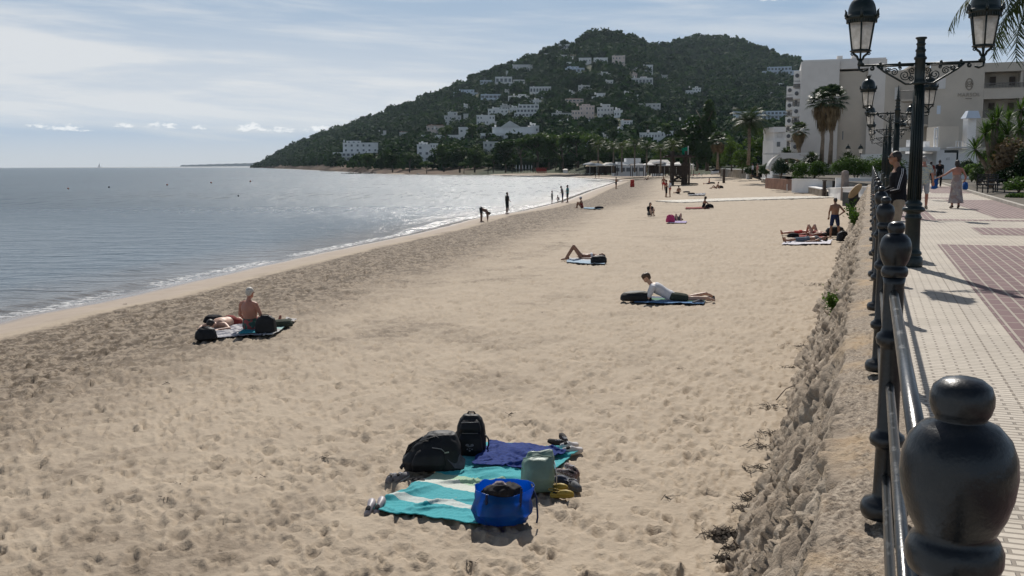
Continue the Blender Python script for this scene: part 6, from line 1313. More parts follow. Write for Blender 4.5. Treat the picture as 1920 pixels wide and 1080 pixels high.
person('bather sitting upright on the sand in front of the lifeguard tower', asand(1272, 363.5), rad(20), pose('sit'), 'tan', 'm', ('short', None), [('shorts', mblackc)], 1.0, .02)
person('woman sitting up with one leg stretched out beside a dark bag', asand(1343, 354), rad(85), pose('sitback', knR=(.1, .42, .2), anR=(.1, .82, .07)), 'tan', 'f', ('bun', None), [('swimsuit', mblackc, dict(f0=-.2, f1=.1, name='bikini_bottom'))], 1.0, .02)
person('small seated sunbather beyond the woman with one leg stretched out', asand(1329, 345.5), rad(70), pose('sit'), 'red', 'm', ('short', None), [('shorts', mnavy)], 1.0, .022)
person('tiny seated figure alone on the sand above the bend of the bay', asand(1213, 337.8), rad(85), pose('sitback'), 'tan', 'm', ('short', None), [('shorts', mblackc)], 1.0, .025)
# ================================================================== THINGS ON THE BEACH
def attr_stripes(name, stops, base_noise=.1, rough=.9):
    """towel cloth: bands across its length"""
    m = bpy.data.materials.new(name); m.use_nodes = True; m.node_tree.nodes.clear(); t = NT(m.node_tree)
    a = t.n('ShaderNodeAttribute', attribute_name='along').outputs['Fac']; v = t.n('ShaderNodeTexCoord').outputs['Object']
    c = t.ramp(t.m('ADD', a, t.m('MULTIPLY', t.m('SUBTRACT', t.noise(v, 3, 3), .5), .03)), stops, 'CONSTANT')
    c = t.mix(1.0, c, t.ramp(t.noise(v, 60, 3, .6), ((.3, (1 - base_noise * 2,) * 3), (.7, (1, 1, 1)))), 'MULTIPLY')
    bp = t.n('ShaderNodeBump', i={'Strength': .8, 'Distance': .004, 'Height': t.noise(v, 140, 2, .6)})
    b = t.n('ShaderNodeBsdfPrincipled', i={'Base Color': c, 'Roughness': rough, 'Normal': bp.outputs[0], 'Sheen Weight': .2})
    t.link(b.outputs[0], t.n('ShaderNodeOutputMaterial').inputs[0]); return m
def towel(name, label, corners, mat, amp=.012, n=(70, 70), off=.016, seed=0.0, cat='towel', wob=.03, folds=5.0, parent=None):
    """cloth on the sand; corners near left, near right, far right, far left as (x, y)"""
    c = [np.array(p[:2]) for p in corners]; nu, nv = n; uu_, vv_ = np.meshgrid(np.linspace(0, 1, nu), np.linspace(0, 1, nv))
    p = (c[0] * ((1 - uu_) * (1 - vv_))[..., None] + c[1] * (uu_ * (1 - vv_))[..., None] + c[2] * (uu_ * vv_)[..., None] + c[3] * ((1 - uu_) * vv_)[..., None])
    x, y = p[..., 0].copy(), p[..., 1].copy(); x += wob * fbm(uu_ * 4 + seed, vv_ * 4, 1.0 + seed, 3); y += wob * fbm(uu_ * 4 + seed, vv_ * 4 + 9, 2.0 + seed, 3)
    t_ = shore_t(x.ravel(), y.ravel()).reshape(x.shape); rl = np.zeros_like(x)
    for dx in (-.16, -.08, 0, .08, .16):
        for dy in (-.16, -.08, 0, .08, .16): rl = rl + np.maximum(0, sand_relief((x + dx).ravel(), (y + dy).ravel(), t_.ravel()).reshape(x.shape) + .012) / 25
    z = sand_base(x, y, t_) + rl * 1.3 + off + .008
    ca_, sa_ = math.cos(.5 + seed), math.sin(.5 + seed); qx, qy = x * ca_ - y * sa_, x * sa_ + y * ca_
    wx = qx * folds + 1.3 * fbm(x * 1.6, y * 1.6, seed, 2); wy = qy * folds * .28 + .6 * fbm(x * 1.6, y * 1.6, seed + 5, 2)
    rid = 1 - np.abs(vnoise(wx, wy, seed + 3)) * 2.4; rid = np.clip(rid, 0, 1) ** 1.6; rid2 = np.clip(1 - np.abs(vnoise(wy * 2.2 + 3, wx * .9, seed + 6)) * 2.8, 0, 1) ** 2
    z += amp * (rid * 1.7 + rid2 * .8) * (.4 + .6 * smooth(fbm(x * 2, y * 2, seed + 9, 2), -.3, .3)) + amp * .5 * fbm(x * 3, y * 3, seed, 2)
    me = mesh_np(name, np.stack([x.ravel(), y.ravel(), z.ravel()], -1), grid_faces(nv, nu), mat, parent, True)
    at_ = me.data.attributes.new('along', 'FLOAT', 'POINT'); at_.data.foreach_set('value', vv_.ravel().astype(np.float32))
    s_ = me.modifiers.new('thick', 'SOLIDIFY'); s_.thickness = .007; s_.offset = 1
    if label: tag(me, label, cat)
    return me
def pxq(*pts): return [tuple(at_sand(*p)[:2]) for p in pts]
def soft(name, secs, mat, parent=None, wr=.008, n=44, m=22, fr=9.0, seed=0, cap=True):
    """a soft body from stacked rounded sections (z, cx, cy, width, depth, squareness)"""
    S_ = np.array(secs, float); k = np.linspace(0, len(S_) - 1, m); rs = []
    for kk in k:
        i = min(int(kk), len(S_) - 2); f = kk - i; f = f * f * (3 - 2 * f) * .5 + f * .5; s_ = S_[i] * (1 - f) + S_[i + 1] * f
        rs.append([(s_[1] + x, s_[2] + y, s_[0]) for x, y in rrect(s_[3], s_[4], n, s_[5])])
    q = MB().rings(rs, cap=cap); V = np.array(q.v); nrm = V - np.array([S_[:, 1].mean(), S_[:, 2].mean(), S_[:, 0].mean()]); nrm /= np.linalg.norm(nrm, axis=1)[:, None] + 1e-6
    w_ = fbm(V[:, 0] * fr + seed, V[:, 1] * fr, V[:, 2] * fr, 3); r_ = (1 - np.abs(w_) * 2.5); V += nrm * (wr * r_)[:, None]; V[:, 2] = np.maximum(V[:, 2], 0); q.v = [tuple(p) for p in V]
    return q.build(name, mat, parent)
def set_on(o, px, py, rz=0.0, dz=.0): p = at_sand(px, py); o.location = (p.x, p.y, p.z + dz); o.rotation_euler.z = rz; return o

mturq = attr_stripes('turquoise_towel', ((0, (.012, .36, .40)), (.13, (.55, .62, .58)), (.185, (.012, .34, .38)), (.33, (.62, .66, .58)), (.41, (.36, .54, .36)), (.50, (.012, .36, .40))))
towel('beach_blanket', 'big turquoise blanket with white and pale green bands under the near bags', pxq((692, 962), (900, 990), (1090, 853), (915, 838)), mturq, .024, (170, 170), .010, 1.0, 'blanket', .05, 4.6)
towel('beach_towel', 'rumpled navy blue towel spread on the turquoise blanket', pxq((889, 884), (985, 893), (1062, 860), (915, 843)), cloth('navy_terry', (.014, .036, .17), .2, 30), .024, (110, 80), .066, 5.0, 'towel', .05, 7.0)

# black holdall with its mouth half open
mbag = pmat('black_nylon', (.010, .011, .013), .6, .3, 6, .004, 22, spec=.3); mgreyn = pmat('grey_mesh', (.075, .07, .085), .8, .2, 20); mzip = pmat('zip_metal', (.25, .25, .25), .4, .1, metal=.6)
o = empty('holdall', (0, 0, 0), 0, 'slumped black holdall leaning beside the black backpack', 'bag'); set_on(o, 815, 884, .06, .045)
soft('bag_body', [(0, 0, 0, .60, .30, 4), (.03, 0, 0, .66, .36, 3.5), (.12, -.02, 0, .64, .38, 3), (.22, .02, .01, .54, .34, 2.6), (.31, .05, .02, .42, .27, 2.4), (.37, .08, .03, .30, .19, 2.2), (.385, .09, .03, .18, .12, 2)], mbag, o, .016, 60, 34, 6, 3)
soft('front_pocket', [(.02, -.06, -.165, .34, .06, 4), (.10, -.06, -.185, .36, .09, 4), (.19, -.05, -.165, .32, .08, 3), (.25, -.04, -.13, .22, .05, 3)], mbag, o, .006, 36, 14, 8, 5)
q = MB(); q.rings([[(.20 + x * 1.0, -.13 + y, z) for x, y, z in ((-.10, -.02, .20), (.02, -.05, .08), (.13, -.03, .06), (.14, .02, .12), (.02, .05, .22))], [(.20 + x, -.15 + y, z) for x, y, z in ((-.08, -.02, .17), (.02, -.05, .05), (.12, -.03, .03), (.13, .02, .08), (.02, .05, .18))]], sm=False); q.build('side_mesh', mgreyn, o)
q = MB(); q.tube([(-.32, -.08, .10), (-.36, -.12, .04), (-.37, -.02, .01)], .022, 8, flat=.4); q.tube([(-.29, -.02, .20), (-.20, -.10, .31), (.02, -.06, .37), (.14, -.10, .30)], .017, 8, flat=.35); q.tube([(-.33, .05, .08), (-.27, .03, .24), (-.12, .04, .33)], .020, 8, flat=.5); q.build('strap', mbag, o)
q = MB(); q.tube([(-.02, -.175, .275), (.08, -.165, .255), (.13, -.155, .20)], .005, 6); q.box((.135, -.16, .215), (.05, .012, .014), .4); q.build('zip', mzip, o)
# backpack
o = empty('backpack', (0, 0, 0), 0, 'upright black backpack with a small pale emblem behind the holdall', 'bag'); set_on(o, 884, 858, -.06, .035)
soft('pack_body', [(0, 0, 0, .29, .17, 5), (.02, 0, 0, .33, .20, 5), (.20, 0, 0, .335, .22, 4), (.34, 0, .01, .31, .20, 3.5), (.42, 0, .015, .25, .17, 3), (.465, 0, .02, .17, .12, 2.6), (.475, 0, .02, .06, .05, 2)], mbag, o, .006, 50, 28, 7, 1)
soft('front_pocket', [(.02, 0, -.11, .27, .07, 5), (.10, 0, -.13, .28, .11, 4), (.22, 0, -.125, .27, .09, 4), (.28, 0, -.105, .22, .04, 3)], mbag, o, .005, 40, 14, 8, 2)
soft('upper_pocket', [(.29, 0, -.10, .23, .05, 4), (.34, 0, -.105, .24, .07, 4), (.40, 0, -.08, .20, .06, 3), (.43, 0, -.05, .14, .04, 3)], mbag, o, .004, 36, 10, 8, 4)
q = MB()
for x, z, r_ in ((-.028, .165, .020), (.028, .165, .020), (-.012, .152, .014), (.012, .152, .014), (0, .10, .013), (-.026, .118, .011), (.026, .118, .011), (0, .125, .008)): q.ell((x, -.187, z), (r_, .004, r_ * .8), 8, 5)
q.build('emblem', pmat('pale_print', (.17, .17, .18), .7, .1), o)
q = MB(); q.tube([(-.09, -.125, .285), (.09, -.125, .287)], .004, 6); q.tube([(-.10, -.115, .405), (.09, -.115, .412)], .004, 6); q.build('zip', mzip, o)
q = MB(); q.tube([(-.05, .03, .465), (-.03, .03, .495), (.03, .03, .495), (.05, .03, .465)], .010, 7); q.build('handle', mbag, o); MB().tube([(.16, -.02, .25), (.20, -.04, .20), (.205, -.05, .13), (.17, -.03, .06)], .013, 7, flat=.5).build('strap', mbag, o); MB().tube([(-.16, -.02, .28), (-.19, -.04, .24), (-.18, -.05, .18)], .012, 7, flat=.5).build('strap', mbag, o)
# mint green cool bag
mmint = pmat('mint_vinyl', (.16, .25, .205), .5, .12, 4, .006, 12)
o = empty('cool_bag', (0, 0, 0), 0, 'boxy mint green bag standing on the blanket beside the blue carrier', 'bag'); set_on(o, 1007, 922, .12, .03)
soft('bag_body', [(0, 0, 0, .27, .25, 6), (.02, 0, 0, .30, .28, 6), (.14, .01, 0, .325, .30, 4), (.24, .015, .01, .31, .25, 3.6), (.32, .03, .03, .28, .16, 3), (.375, .035, .05, .25, .07, 2.6), (.39, .035, .055, .20, .03, 2.4)], mmint, o, .018, 60, 30, 5, 7)
q = MB(); q.tube([(-.15, -.03, .335), (0, -.06, .375), (.155, -.02, .335)], .006, 6); q.tube([(.158, .02, .30), (.172, .0, .20), (.165, -.02, .06)], .010, 6, flat=.4); q.build('piping', mmint, o)
q = MB(); q.tube([(.17, -.05, .30), (.19, -.08, .16), (.185, -.09, .06)], .006, 6); q.build('strap', mwhitec, o)
# blue carrier bag with clothes in it
mblue = bpy.data.materials.new('blue_woven_plastic'); mblue.use_nodes = True; mblue.node_tree.nodes.clear(); t = NT(mblue.node_tree)
v = t.n('ShaderNodeTexCoord').outputs['Object']; c = t.ramp(t.noise(v, 5, 4), ((.3, (.003, .075, .25)), (.7, (.008, .16, .43))))
bp = t.n('ShaderNodeBump', i={'Strength': 1, 'Distance': .010, 'Height': t.noise(v, 14, 5, .65)})
b = t.n('ShaderNodeBsdfPrincipled', i={'Base Color': c, 'Roughness': .32, 'Normal': bp.outputs[0]}); tr = t.n('ShaderNodeBsdfTranslucent', i={'Color': (.01, .30, .85, 1)})
t.link(t.n('ShaderNodeMixShader', i={0: .55, 1: b.outputs[0], 2: tr.outputs[0]}).outputs[0], t.n('ShaderNodeOutputMaterial').inputs[0])
o = empty('carrier_bag', (0, 0, 0), 0, 'open blue plastic carrier bag stuffed with dark clothes', 'bag'); set_on(o, 943, 982, .10, .035)
bb = soft('bag_body', [(0, 0, 0, .40, .26, 3.4), (.02, 0, 0, .46, .31, 3.4), (.11, -.015, -.01, .53, .35, 3), (.22, .0, 0, .53, .32, 2.6), (.31, .02, .01, .57, .26, 2.3)], mblue, o, .026, 70, 30, 4.2, 9, cap=False)
me_ = bb.data
for v_ in me_.vertices:                                            # the mouth sags in front and rises at the corners
    if v_.co.z > .2: k = (v_.co.z - .2) / .135; v_.co.z += k * (.055 * (abs(v_.co.x) / .28) ** 2 - .03 + .05 * (1 if v_.co.y > 0 else -0.6) * (1 - (v_.co.x / .30) ** 2) ) ; v_.co.y += k * .05 * (1 if v_.co.y > 0 else 0) * math.cos(v_.co.x * 5)
s_ = bb.modifiers.new('thick', 'SOLIDIFY'); s_.thickness = .004
MB().prism(rrect(.44, .26, 24, 4), .002, .012).build('bag_bottom', mblue, o)
mweb = pmat('navy_webbing', (.008, .02, .07), .8, .1)
for pts_, r_ in (([(.14, -.15, .10), (.155, -.155, .30), (.16, -.15, .35)], .012), ([(.27, .0, .34), (.31, -.06, .22), (.315, -.10, .05), (.30, -.14, .01)], .011), ([(-.15, -.15, .08), (-.165, -.15, .25), (-.16, -.14, .30)], .012)): MB().tube(pts_, r_, 6, flat=.25).build('handle', mweb, o)
o2 = empty('clothes_pile', o.location + Vector((.0, .0, .17)), .3, 'bundle of dark clothes showing in the mouth of the blue carrier bag', 'clothes')
soft('dark_clothes', [(0, 0, 0, .38, .22, 3), (.08, 0, 0, .40, .22, 2.6), (.14, .0, .0, .32, .17, 2.2), (.165, 0, 0, .18, .09, 2)], cloth('charcoal_cloth', (.03, .028, .03), .3, 8), o2, .03, 44, 16, 11, 2)
soft('pale_cloth', [(.11, -.03, .03, .14, .09, 2.4), (.16, -.03, .03, .15, .09, 2.4), (.19, -.03, .03, .06, .04, 2)], pattern_mat('floral_scrap', (.42, .36, .36), (.15, .12, .13), 30), o2, .012, 26, 8, 14, 3)

# shoes
def shoe(name, label, px, py, rz, mat, sole, kind='trainer', tilt=0.0, L=.28, group=None):
    o = empty(name, (0, 0, 0), 0, label, 'shoe', group); set_on(o, px, py, rz, .022); o.rotation_euler.x = tilt; s_ = L / .28
    out = [(-.125, .052, .0), (-.11, .068, 0), (-.05, .066, .004), (0, .066, .006), (.06, .084, .004), (.10, .082, -.002), (.132, .055, -.006), (.142, .02, -.006)]
    q = MB(); q.rings([[((cx + x) * s_, y * s_, z * s_) for x, z in ((-w_ / 2, 0), (w_ / 2, 0), (w_ / 2 * 1.04, .012), (w_ / 2, .026), (-w_ / 2, .026), (-w_ / 2 * 1.04, .012))] for y, w_, cx in out]); q.build('sole', sole, o)
    hs = {'trainer': [.070, .095, .092, .088, .062, .052, .042, .028], 'slipon': [.055, .072, .068, .066, .056, .048, .040, .028], 'clog': [.05, .055, .050, .080, .082, .072, .056, .034]}[kind]
    rs = []
    for (y, w_, cx), h_ in zip(out, hs):
        w_ *= .93; rs.append([((cx + w_ / 2 * math.cos(a) * (1 if math.sin(a) < .5 else .82)) * s_, y * .985 * s_, (.024 + (h_ - .024) * max(0, math.sin(a)) ** .75) * s_) for a in [math.pi * k / 10 for k in range(11)]])
    q = MB().rings(rs, cap=True, closed=False); up = q.build('upper', mat, o); sd = up.modifiers.new('thick', 'SOLIDIFY'); sd.thickness = .004
    q = MB(); yo = -.06 if kind != 'clog' else -.055
    q.ell((0, yo * s_, (.080 if kind == 'trainer' else .062 if kind == 'slipon' else .052) * s_), (.026 * s_, .052 * s_, .018 * s_), 14, 8); q.build('opening', mblackc, o)
    if kind == 'trainer':
        q = MB()
        for k in range(4): y = (-.005 + .018 * k) * s_; q.tube([(-.024 * s_, y, (.088 - .009 * k) * s_), (0, y, (.096 - .010 * k) * s_), (.024 * s_, y, (.088 - .009 * k) * s_)], .0035, 5)
        q.build('laces', mwhitec, o)
    if kind == 'clog':
        q = MB(); q.tube([(-.036 * s_, -.01, .06), (-.045 * s_, -.08, .075), (-.02 * s_, -.125, .082), (.02 * s_, -.125, .082), (.045 * s_, -.08, .075), (.036 * s_, -.01, .06)], .008, 6, flat=.5); q.build('heel_strap', mat, o)
        q = MB()
        for k in range(7): a = -.9 + .3 * k; q.ell((.03 * math.sin(a * 1.6) * s_, (.065 + .028 * math.cos(a * 2)) * s_, .068 * s_), (.005, .005, .006), 6, 4)
        q.build('air_holes', mblackc, o)
    return o
mgs = pmat('grey_canvas', (.16, .155, .165), .8, .15, 15); msil = pmat('silver_grey_canvas', (.26, .24, .26), .5, .15, 15); mws = pmat('white_rubber', (.55, .54, .53), .6, .06); mwt = pmat('white_leather', (.52, .49, .48), .5, .1, 8); mdk = pmat('dark_suede', (.045, .038, .034), .9, .2, 12); myel = pmat('mustard_foam', (.36, .25, .035), .6, .1, 8); mgc = pmat('grey_foam', (.085, .088, .095), .75, .15, 10); mnv = pmat('navy_foam', (.02, .03, .075), .7, .15); mflo = pattern_mat('speckled_fabric', (.42, .38, .38), (.16, .11, .11), 60)
shoe('canvas_shoe', 'silver grey canvas shoe at the corner of the turquoise blanket, the one nearer the sea', 694, 960, -.12, msil, mws, 'slipon', .35, .27, 'pair of silver grey canvas shoes')
shoe('canvas_shoe', 'silver grey canvas shoe at the corner of the turquoise blanket, the one touching the cloth', 712, 957, -.2, msil, mws, 'slipon', .42, .27, 'pair of silver grey canvas shoes')
shoe('trainer', 'grey and white trainer left of the holdall, the one nearer the sea', 735, 906, -.25, mgs, mws, 'trainer', .1, .27, 'pair of grey trainers by the holdall')
shoe('trainer', 'grey and white trainer left of the holdall, the one next to the bag', 752, 904, -.55, mgs, mws, 'trainer', .1, .27, 'pair of grey trainers by the holdall')
shoe('suede_shoe', 'dark brown shoe with toe up, behind the white trainers at the blanket end', 1046, 840, 1.2, mdk, mblackc, 'trainer', .35, .27); shoe('suede_shoe', 'dark brown shoe lying across its mate, farthest corner of the blanket', 1058, 834, .3, mdk, mblackc, 'trainer', .6, .27)
shoe('white_trainer', 'chunky white trainer at the far blanket corner, in front', 1073, 855, -1.0, mwt, mws, 'trainer', .08, .30); shoe('white_trainer', 'chunky white trainer at the far blanket corner, behind its mate', 1067, 846, -.85, mwt, mws, 'trainer', .08, .30)
shoe('patterned_trainer', 'speckled pale trainer beside the mint bag, standing upright', 1062, 897, 1.0, mflo, mws, 'trainer', .25, .26); shoe('patterned_trainer', 'speckled pale trainer leaning behind the navy clog', 1072, 889, .5, mflo, mws, 'trainer', .35, .26)
shoe('clog', 'navy rubber clog between the speckled trainers and the mustard clogs', 1060, 912, .8, mnv, mnv, 'clog', .1, .27); shoe('clog', 'big grey rubber clog right of the mustard clogs', 1077, 921, -2.9, mgc, mgc, 'clog', .1, .30)
shoe('clog', 'mustard yellow clog on the sand, farther of two', 1045, 924, -2.2, myel, myel, 'clog', .25, .25); shoe('clog', 'mustard yellow clog on the sand, nearer of two', 1053, 936, -1.9, myel, myel, 'clog', .1, .25)
# sandals on the pale band
for px, lb in ((777, 'small dark flip flop lying on the pale band of the blanket, left one'), (787, 'small dark flip flop lying on the pale band of the blanket, right one')):
    oo = empty('flip_flop', at_sand(px, 911) + Vector((0, 0, .06)), 1.2, lb, 'sandal', 'pair of flip flops'); MB().prism([(x * .5, y * 1.0) for x, y in rrect(.08, .12, 16, 2.5)], 0, .012).build('sole', mblackc, oo); q = MB(); q.tube([(-.018, 0, .012), (0, .03, .026), (.018, 0, .012)], .004, 5); q.build('strap', mblackc, oo)
# the group of three: blankets, bags
mstrp = attr_stripes('striped_towel', tuple((k / 16, (.50, .49, .50) if k % 2 else (.20, .20, .24)) for k in range(16)))
towel('striped_blanket', 'grey and white striped blanket under the white haired woman and the lying man', pxq((372, 640), (500, 632), (528, 606), (410, 606)), mstrp, .02, (90, 90), .02, 3.0, 'blanket', .06, 6)
towel('blue_towel', 'turquoise towel under the white haired woman', pxq((445, 634), (490, 630), (512, 612), (468, 614)), cloth('teal_terry', (.03, .24, .30), .15, 20), .015, (50, 50), .045, 6.0)
towel('pale_towel', 'pale striped towel with clothes at its end, right of the seated group', pxq((492, 634), (515, 632), (556, 603), (538, 602)), attr_stripes('pale_towel', ((0, (.45, .44, .42)), (.3, (.30, .50, .46)), (.6, (.50, .48, .46)))), .025, (60, 60), .03, 8.0)
def lump(name, label, px, py, w_, d_, h_, mat, rz=0.0, cat='bag', dz=.05, wr=.02, e=2.6, seed=1, strap=True):
    o = empty(name, (0, 0, 0), 0, label, cat); set_on(o, px, py, rz, dz)
    soft('bag_body' if cat == 'bag' else 'cloth_body', [(0, 0, 0, w_ * .9, d_ * .9, e + 1), (h_ * .12, 0, 0, w_, d_, e + .6), (h_ * .55, 0, 0, w_ * .96, d_ * .95, e), (h_ * .85, .01, 0, w_ * .8, d_ * .75, e - .3), (h_, .01, 0, w_ * .45, d_ * .4, 2)], mat, o, wr, 34, 16, 2.2 / max(w_, .2), seed)
    if strap and cat == 'bag': MB().tube([(-w_ * .25, 0, h_ * .9), (-w_ * .18, -.02, h_ * 1.06), (w_ * .14, -.03, h_ * 1.08), (w_ * .25, 0, h_ * .9)], .010, 6).build('handle', mat, o)
    return o
lump('beach_bag', 'square black bag beside the white haired woman', 499, 629, .42, .22, 0.36, mbag, -.1, e=5, wr=.01)
lump('beach_bag', 'dark rucksack at the head of the man lying face down', 387, 640, .42, .28, .24, mbag, .3, seed=4)
lump('clothes_heap', 'small heap of black clothes on the sand beyond the lying man', 400, 608, .42, .3, .16, mblackc, .2, 'clothes', seed=6); lump('clothes_heap', 'olive clothes left on the pale towel', 528, 616, .45, .30, .14, molive, .3, 'clothes', seed=8)
shoe('sandal', 'brown sandal on the tip of the pale towel', 545, 606, .5, mdk, mdk, 'slipon', .3, .28)
# reader's towel and rucksack
towel('dark_towel', 'blue and green towel under the boy on his elbows', pxq((1190, 570), (1318, 573), (1325, 562), (1200, 560)), attr_stripes('blue_green_towel', ((0, (.03, .16, .36)), (.45, (.05, .20, .10)), (.7, (.02, .05, .12)))), .012, (80, 40), .015, 2.0)
lump('rucksack', 'black rucksack lying before the reading boy', 1193, 567, .75, .36, .22, mbag, -.05, seed=3, strap=False)
for px, py, lb in ((1309, 571, 'grey trainer by the feet of the boy, nearer'), (1330, 563, 'dark trainer by the feet of the boy, farther')): shoe('trainer', lb, px, py, 1.7, mgs, mblackc, 'trainer', .1, .29)
# woman with raised knees
towel('pale_blue_towel', 'pale blue towel under the tanned woman with raised knees', pxq((1062, 494), (1134, 498), (1138, 489), (1066, 487)), attr_stripes('pale_blue_towel', ((0, (.34, .46, .56)), (.5, (.50, .52, .54)))), .014, (60, 30), .02, 4.0)
lump('beach_bag', 'black bag by the head of the tanned woman with raised knees', 1122, 495, .55, .3, .24, mbag, 0, seed=5, strap=False)
# by the wall
towel('white_towel', 'bright white towel under the dark clothed man by the wall', pxq((1466, 460), (1556, 460), (1560, 452), (1474, 452)), cloth('white_terry', (.60, .58, .62), .06, 14), .02, (80, 30), .02, 5.0)
towel('thin_mat', 'thin brown mat under the reclining pair by the wall', pxq((1484, 446), (1550, 447), (1552, 439), (1490, 439)), mmaroon, .012, (50, 24), .015, 6.0)
lump('sports_bag', 'black sports bag behind the legs of the man in navy shorts', 1565, 444, .85, .4, .42, mbag, .1, seed=2); lump('sports_bag', 'black bag at the foot of the sea wall', 1579, 454, .45, .32, .42, mbag, .3, seed=7); lump('clothes_heap', 'dark clothes heap beside the feet of the white towel man', 1487, 447, .5, .3, .18, mblackc, 0, 'clothes', seed=9)
# pink bag
lump('pink_bag', 'bright pink beach bag with two handles', 1257, 418, .50, .32, .40, mpinkc, 0, seed=3); towel('purple_towel', 'lilac towel under the person beside the pink bag', pxq((1252, 419), (1286, 419.5), (1288, 416), (1254, 415.5)), cloth('lilac', (.36, .30, .46)), .01, (30, 16), .02, 7.0)
towel('narrow_towel', 'narrow pale blue towel right of the bather in the pale hat', pxq((1094, 392.5), (1126, 392.5), (1126, 390), (1095, 390)), cloth('sky_towel', (.24, .34, .42)), .01, (30, 12), .02, 8.0); lump('dark_heap', 'small dark heap at the end of the narrow blue towel', 1123, 392, .7, .4, .16, mblackc, 0, 'clothes')
towel('rust_mat', 'long rust coloured mat beside the sideways sitting woman', pxq((1284, 392.5), (1330, 392), (1330, 389.5), (1286, 390)), mmaroon, .01, (40, 12), .02, 9.0); lump('hand_bag', 'dark bag within reach of the sideways sitting woman', 1330, 391, .6, .4, .28, mblackc, 0)
towel('empty_towel', 'black and white patterned towel lying empty above the boardwalk', pxq((1290, 368), (1322, 367), (1323, 363), (1292, 364.5)), pattern_mat('mono_print', (.5, .5, .55), (.05, .05, .06), 3), .02, (40, 20), .03, 4.0); lump('clothes_heap', 'black clothes dropped on the empty patterned towel', 1296, 365.5, .8, .5, .2, mblackc, 0, 'clothes', seed=5)
lump('dark_bag', 'dark bag behind the woman with one leg stretched out', 1351, 353.5, .7, .4, .32, mblackc, 0); lump('dark_heap', 'low dark heap between the two seated sunbathers', 1335, 345, .9, .5, .25, mblackc, 0, 'clothes'); lump('dark_heap', 'dark heap at the feet of the bather before the tower', 1287, 361.5, .8, .5, .14, mblackc, 0, 'clothes', seed=8); lump('dark_heap', 'long dark heap right of the lifeguard tower', 1296, 346.5, 2.2, .7, .22, mblackc, 0, 'clothes', seed=9)
p = at_sand(1185.5, 350.5); o = empty('beach_marker', p, 0, 'small red marker drum standing on the sand', 'marker'); MB().lathe([(.30, 0), (.34, .05), (.34, .5), (.28, .55), (.30, .6), (.30, 1.05), (.12, 1.12)], 14).build('drum', mredc, o)

# ---- lifeguard tower
mwood = pmat('dark_timber', (.045, .030, .022), .85, .3, 4, .01, 12)
p = at_sand(1272, 347); d = p.y / F_PX; o = empty('lifeguard_tower', p, -.1, 'tall dark timber lifeguard tower with cross braces on the open sand', 'lifeguard tower'); hw = 12 * d; H_ = 48 * d
q = MB()
for x in (-1, 1):
    for y in (-1, 1): q.box((x * hw, y * 1.6, (H_ + 1.2) / 2 - .4), (.42, .42, H_ + 2.0))
for z in (.6, H_ * .42, H_ * .72): q.box((0, -1.6, z), (2 * hw, .16, .22)); q.box((0, 1.6, z), (2 * hw, .16, .22)); q.box((-hw, 0, z), (.16, 3.2, .22)); q.box((hw, 0, z), (.16, 3.2, .22))
q.build('frame', mwood, o); q = MB()
for y in (-1.68, 1.68): q.tube([(-hw, y, .6), (hw, y, H_ * .45)], .11, 6); q.tube([(hw, y, .6), (-hw, y, H_ * .45)], .11, 6)
q.build('brace', mwood, o); q = MB().box((0, 0, H_ * .74), (2 * hw + .6, 3.8, .16)); q.build('deck', mwood, o)
q = MB().box((0, 0, H_ + .35), (2 * hw + 2.6, 5.0, .20)); q.box((0, 0, H_ + .55), (2 * hw + 1.6, 4.0, .20)); q.build('roof', mwood, o)
q = MB(); [q.box((hw * .42 + k * .34, -1.85, H_ * .42), (.30, .07, H_ * .84)) for k in range(4)]; q.build('boarded_side', mwood, o)
q = MB(); [q.box((-.1, -2.0 - .1 * k, .35 + k * .55), (1.5, .16, .09)) for k in range(6)]; q.build('ladder', mwood, o)
q = MB().tube([(hw + .4, 0, H_ + .4), (hw + .4, 0, H_ + 24 * d)], .055, 7); q.build('flag_pole', mwhite, o)
mgreen = cloth('green_flag', (.0, .21, .11), .1, 1); rs = []
for k in range(12): f = k / 11; rs.append([(hw + .3 - f * 10 * d, .25 * math.sin(f * 7 + j * .8) * f, H_ + (22.5 - 14 * j / 5 * (1 - .15 * f) - 6.0 * f * (.6 if j else .4)) * d) for j in range(6)])
q = MB().rings(rs, cap=False, closed=False); fl_ = q.build('flag', mgreen, o); sd = fl_.modifiers.new('thick', 'SOLIDIFY'); sd.thickness = .02
# ---- beach club
def dd_(px, y, D): return at_depth(px, y, D)
def hip_roof(q, c, w_, dp, h_, over=.0, ridge=.35): x, y = w_ / 2, dp / 2; q.add([(c[0] - x, c[1] - y, c[2]), (c[0] + x, c[1] - y, c[2]), (c[0] + x, c[1] + y, c[2]), (c[0] - x, c[1] + y, c[2]), (c[0] - x * ridge, c[1], c[2] + h_), (c[0] + x * ridge, c[1], c[2] + h_)], [(0, 1, 5, 4), (1, 2, 5), (2, 3, 4, 5), (3, 0, 4), (3, 2, 1, 0)])
def hut(name, px0, px1, D, y0, y1, yb, roofmat, label, ridge=.3, posts=4, wallm=None):
    b = dd_((px0 + px1) / 2, yb, D); k = D / F_PX; w_ = (px1 - px0) * k; o = empty(name, b, 0, label, 'beach shelter'); q = MB(); hip_roof(q, (0, 0, (yb - y1) * k), w_, 4.5, (y1 - y0) * k, ridge=ridge); q.build('roof', roofmat, o)
    for i in range(posts):
        for yy in (-1.9, 1.9): MB().tube([(-w_ * .45 + w_ * .9 * i / (posts - 1), yy, -.6), (-w_ * .45 + w_ * .9 * i / (posts - 1), yy, (yb - y1) * k)], .09, 6).build('post', mwood, o)
    if wallm: MB().box((0, 1.2, (yb - y1) * k * .5 - .1), (w_ * .86, .2, (yb - y1) * k * .98)).build('back_wall', wallm, o)
    return o
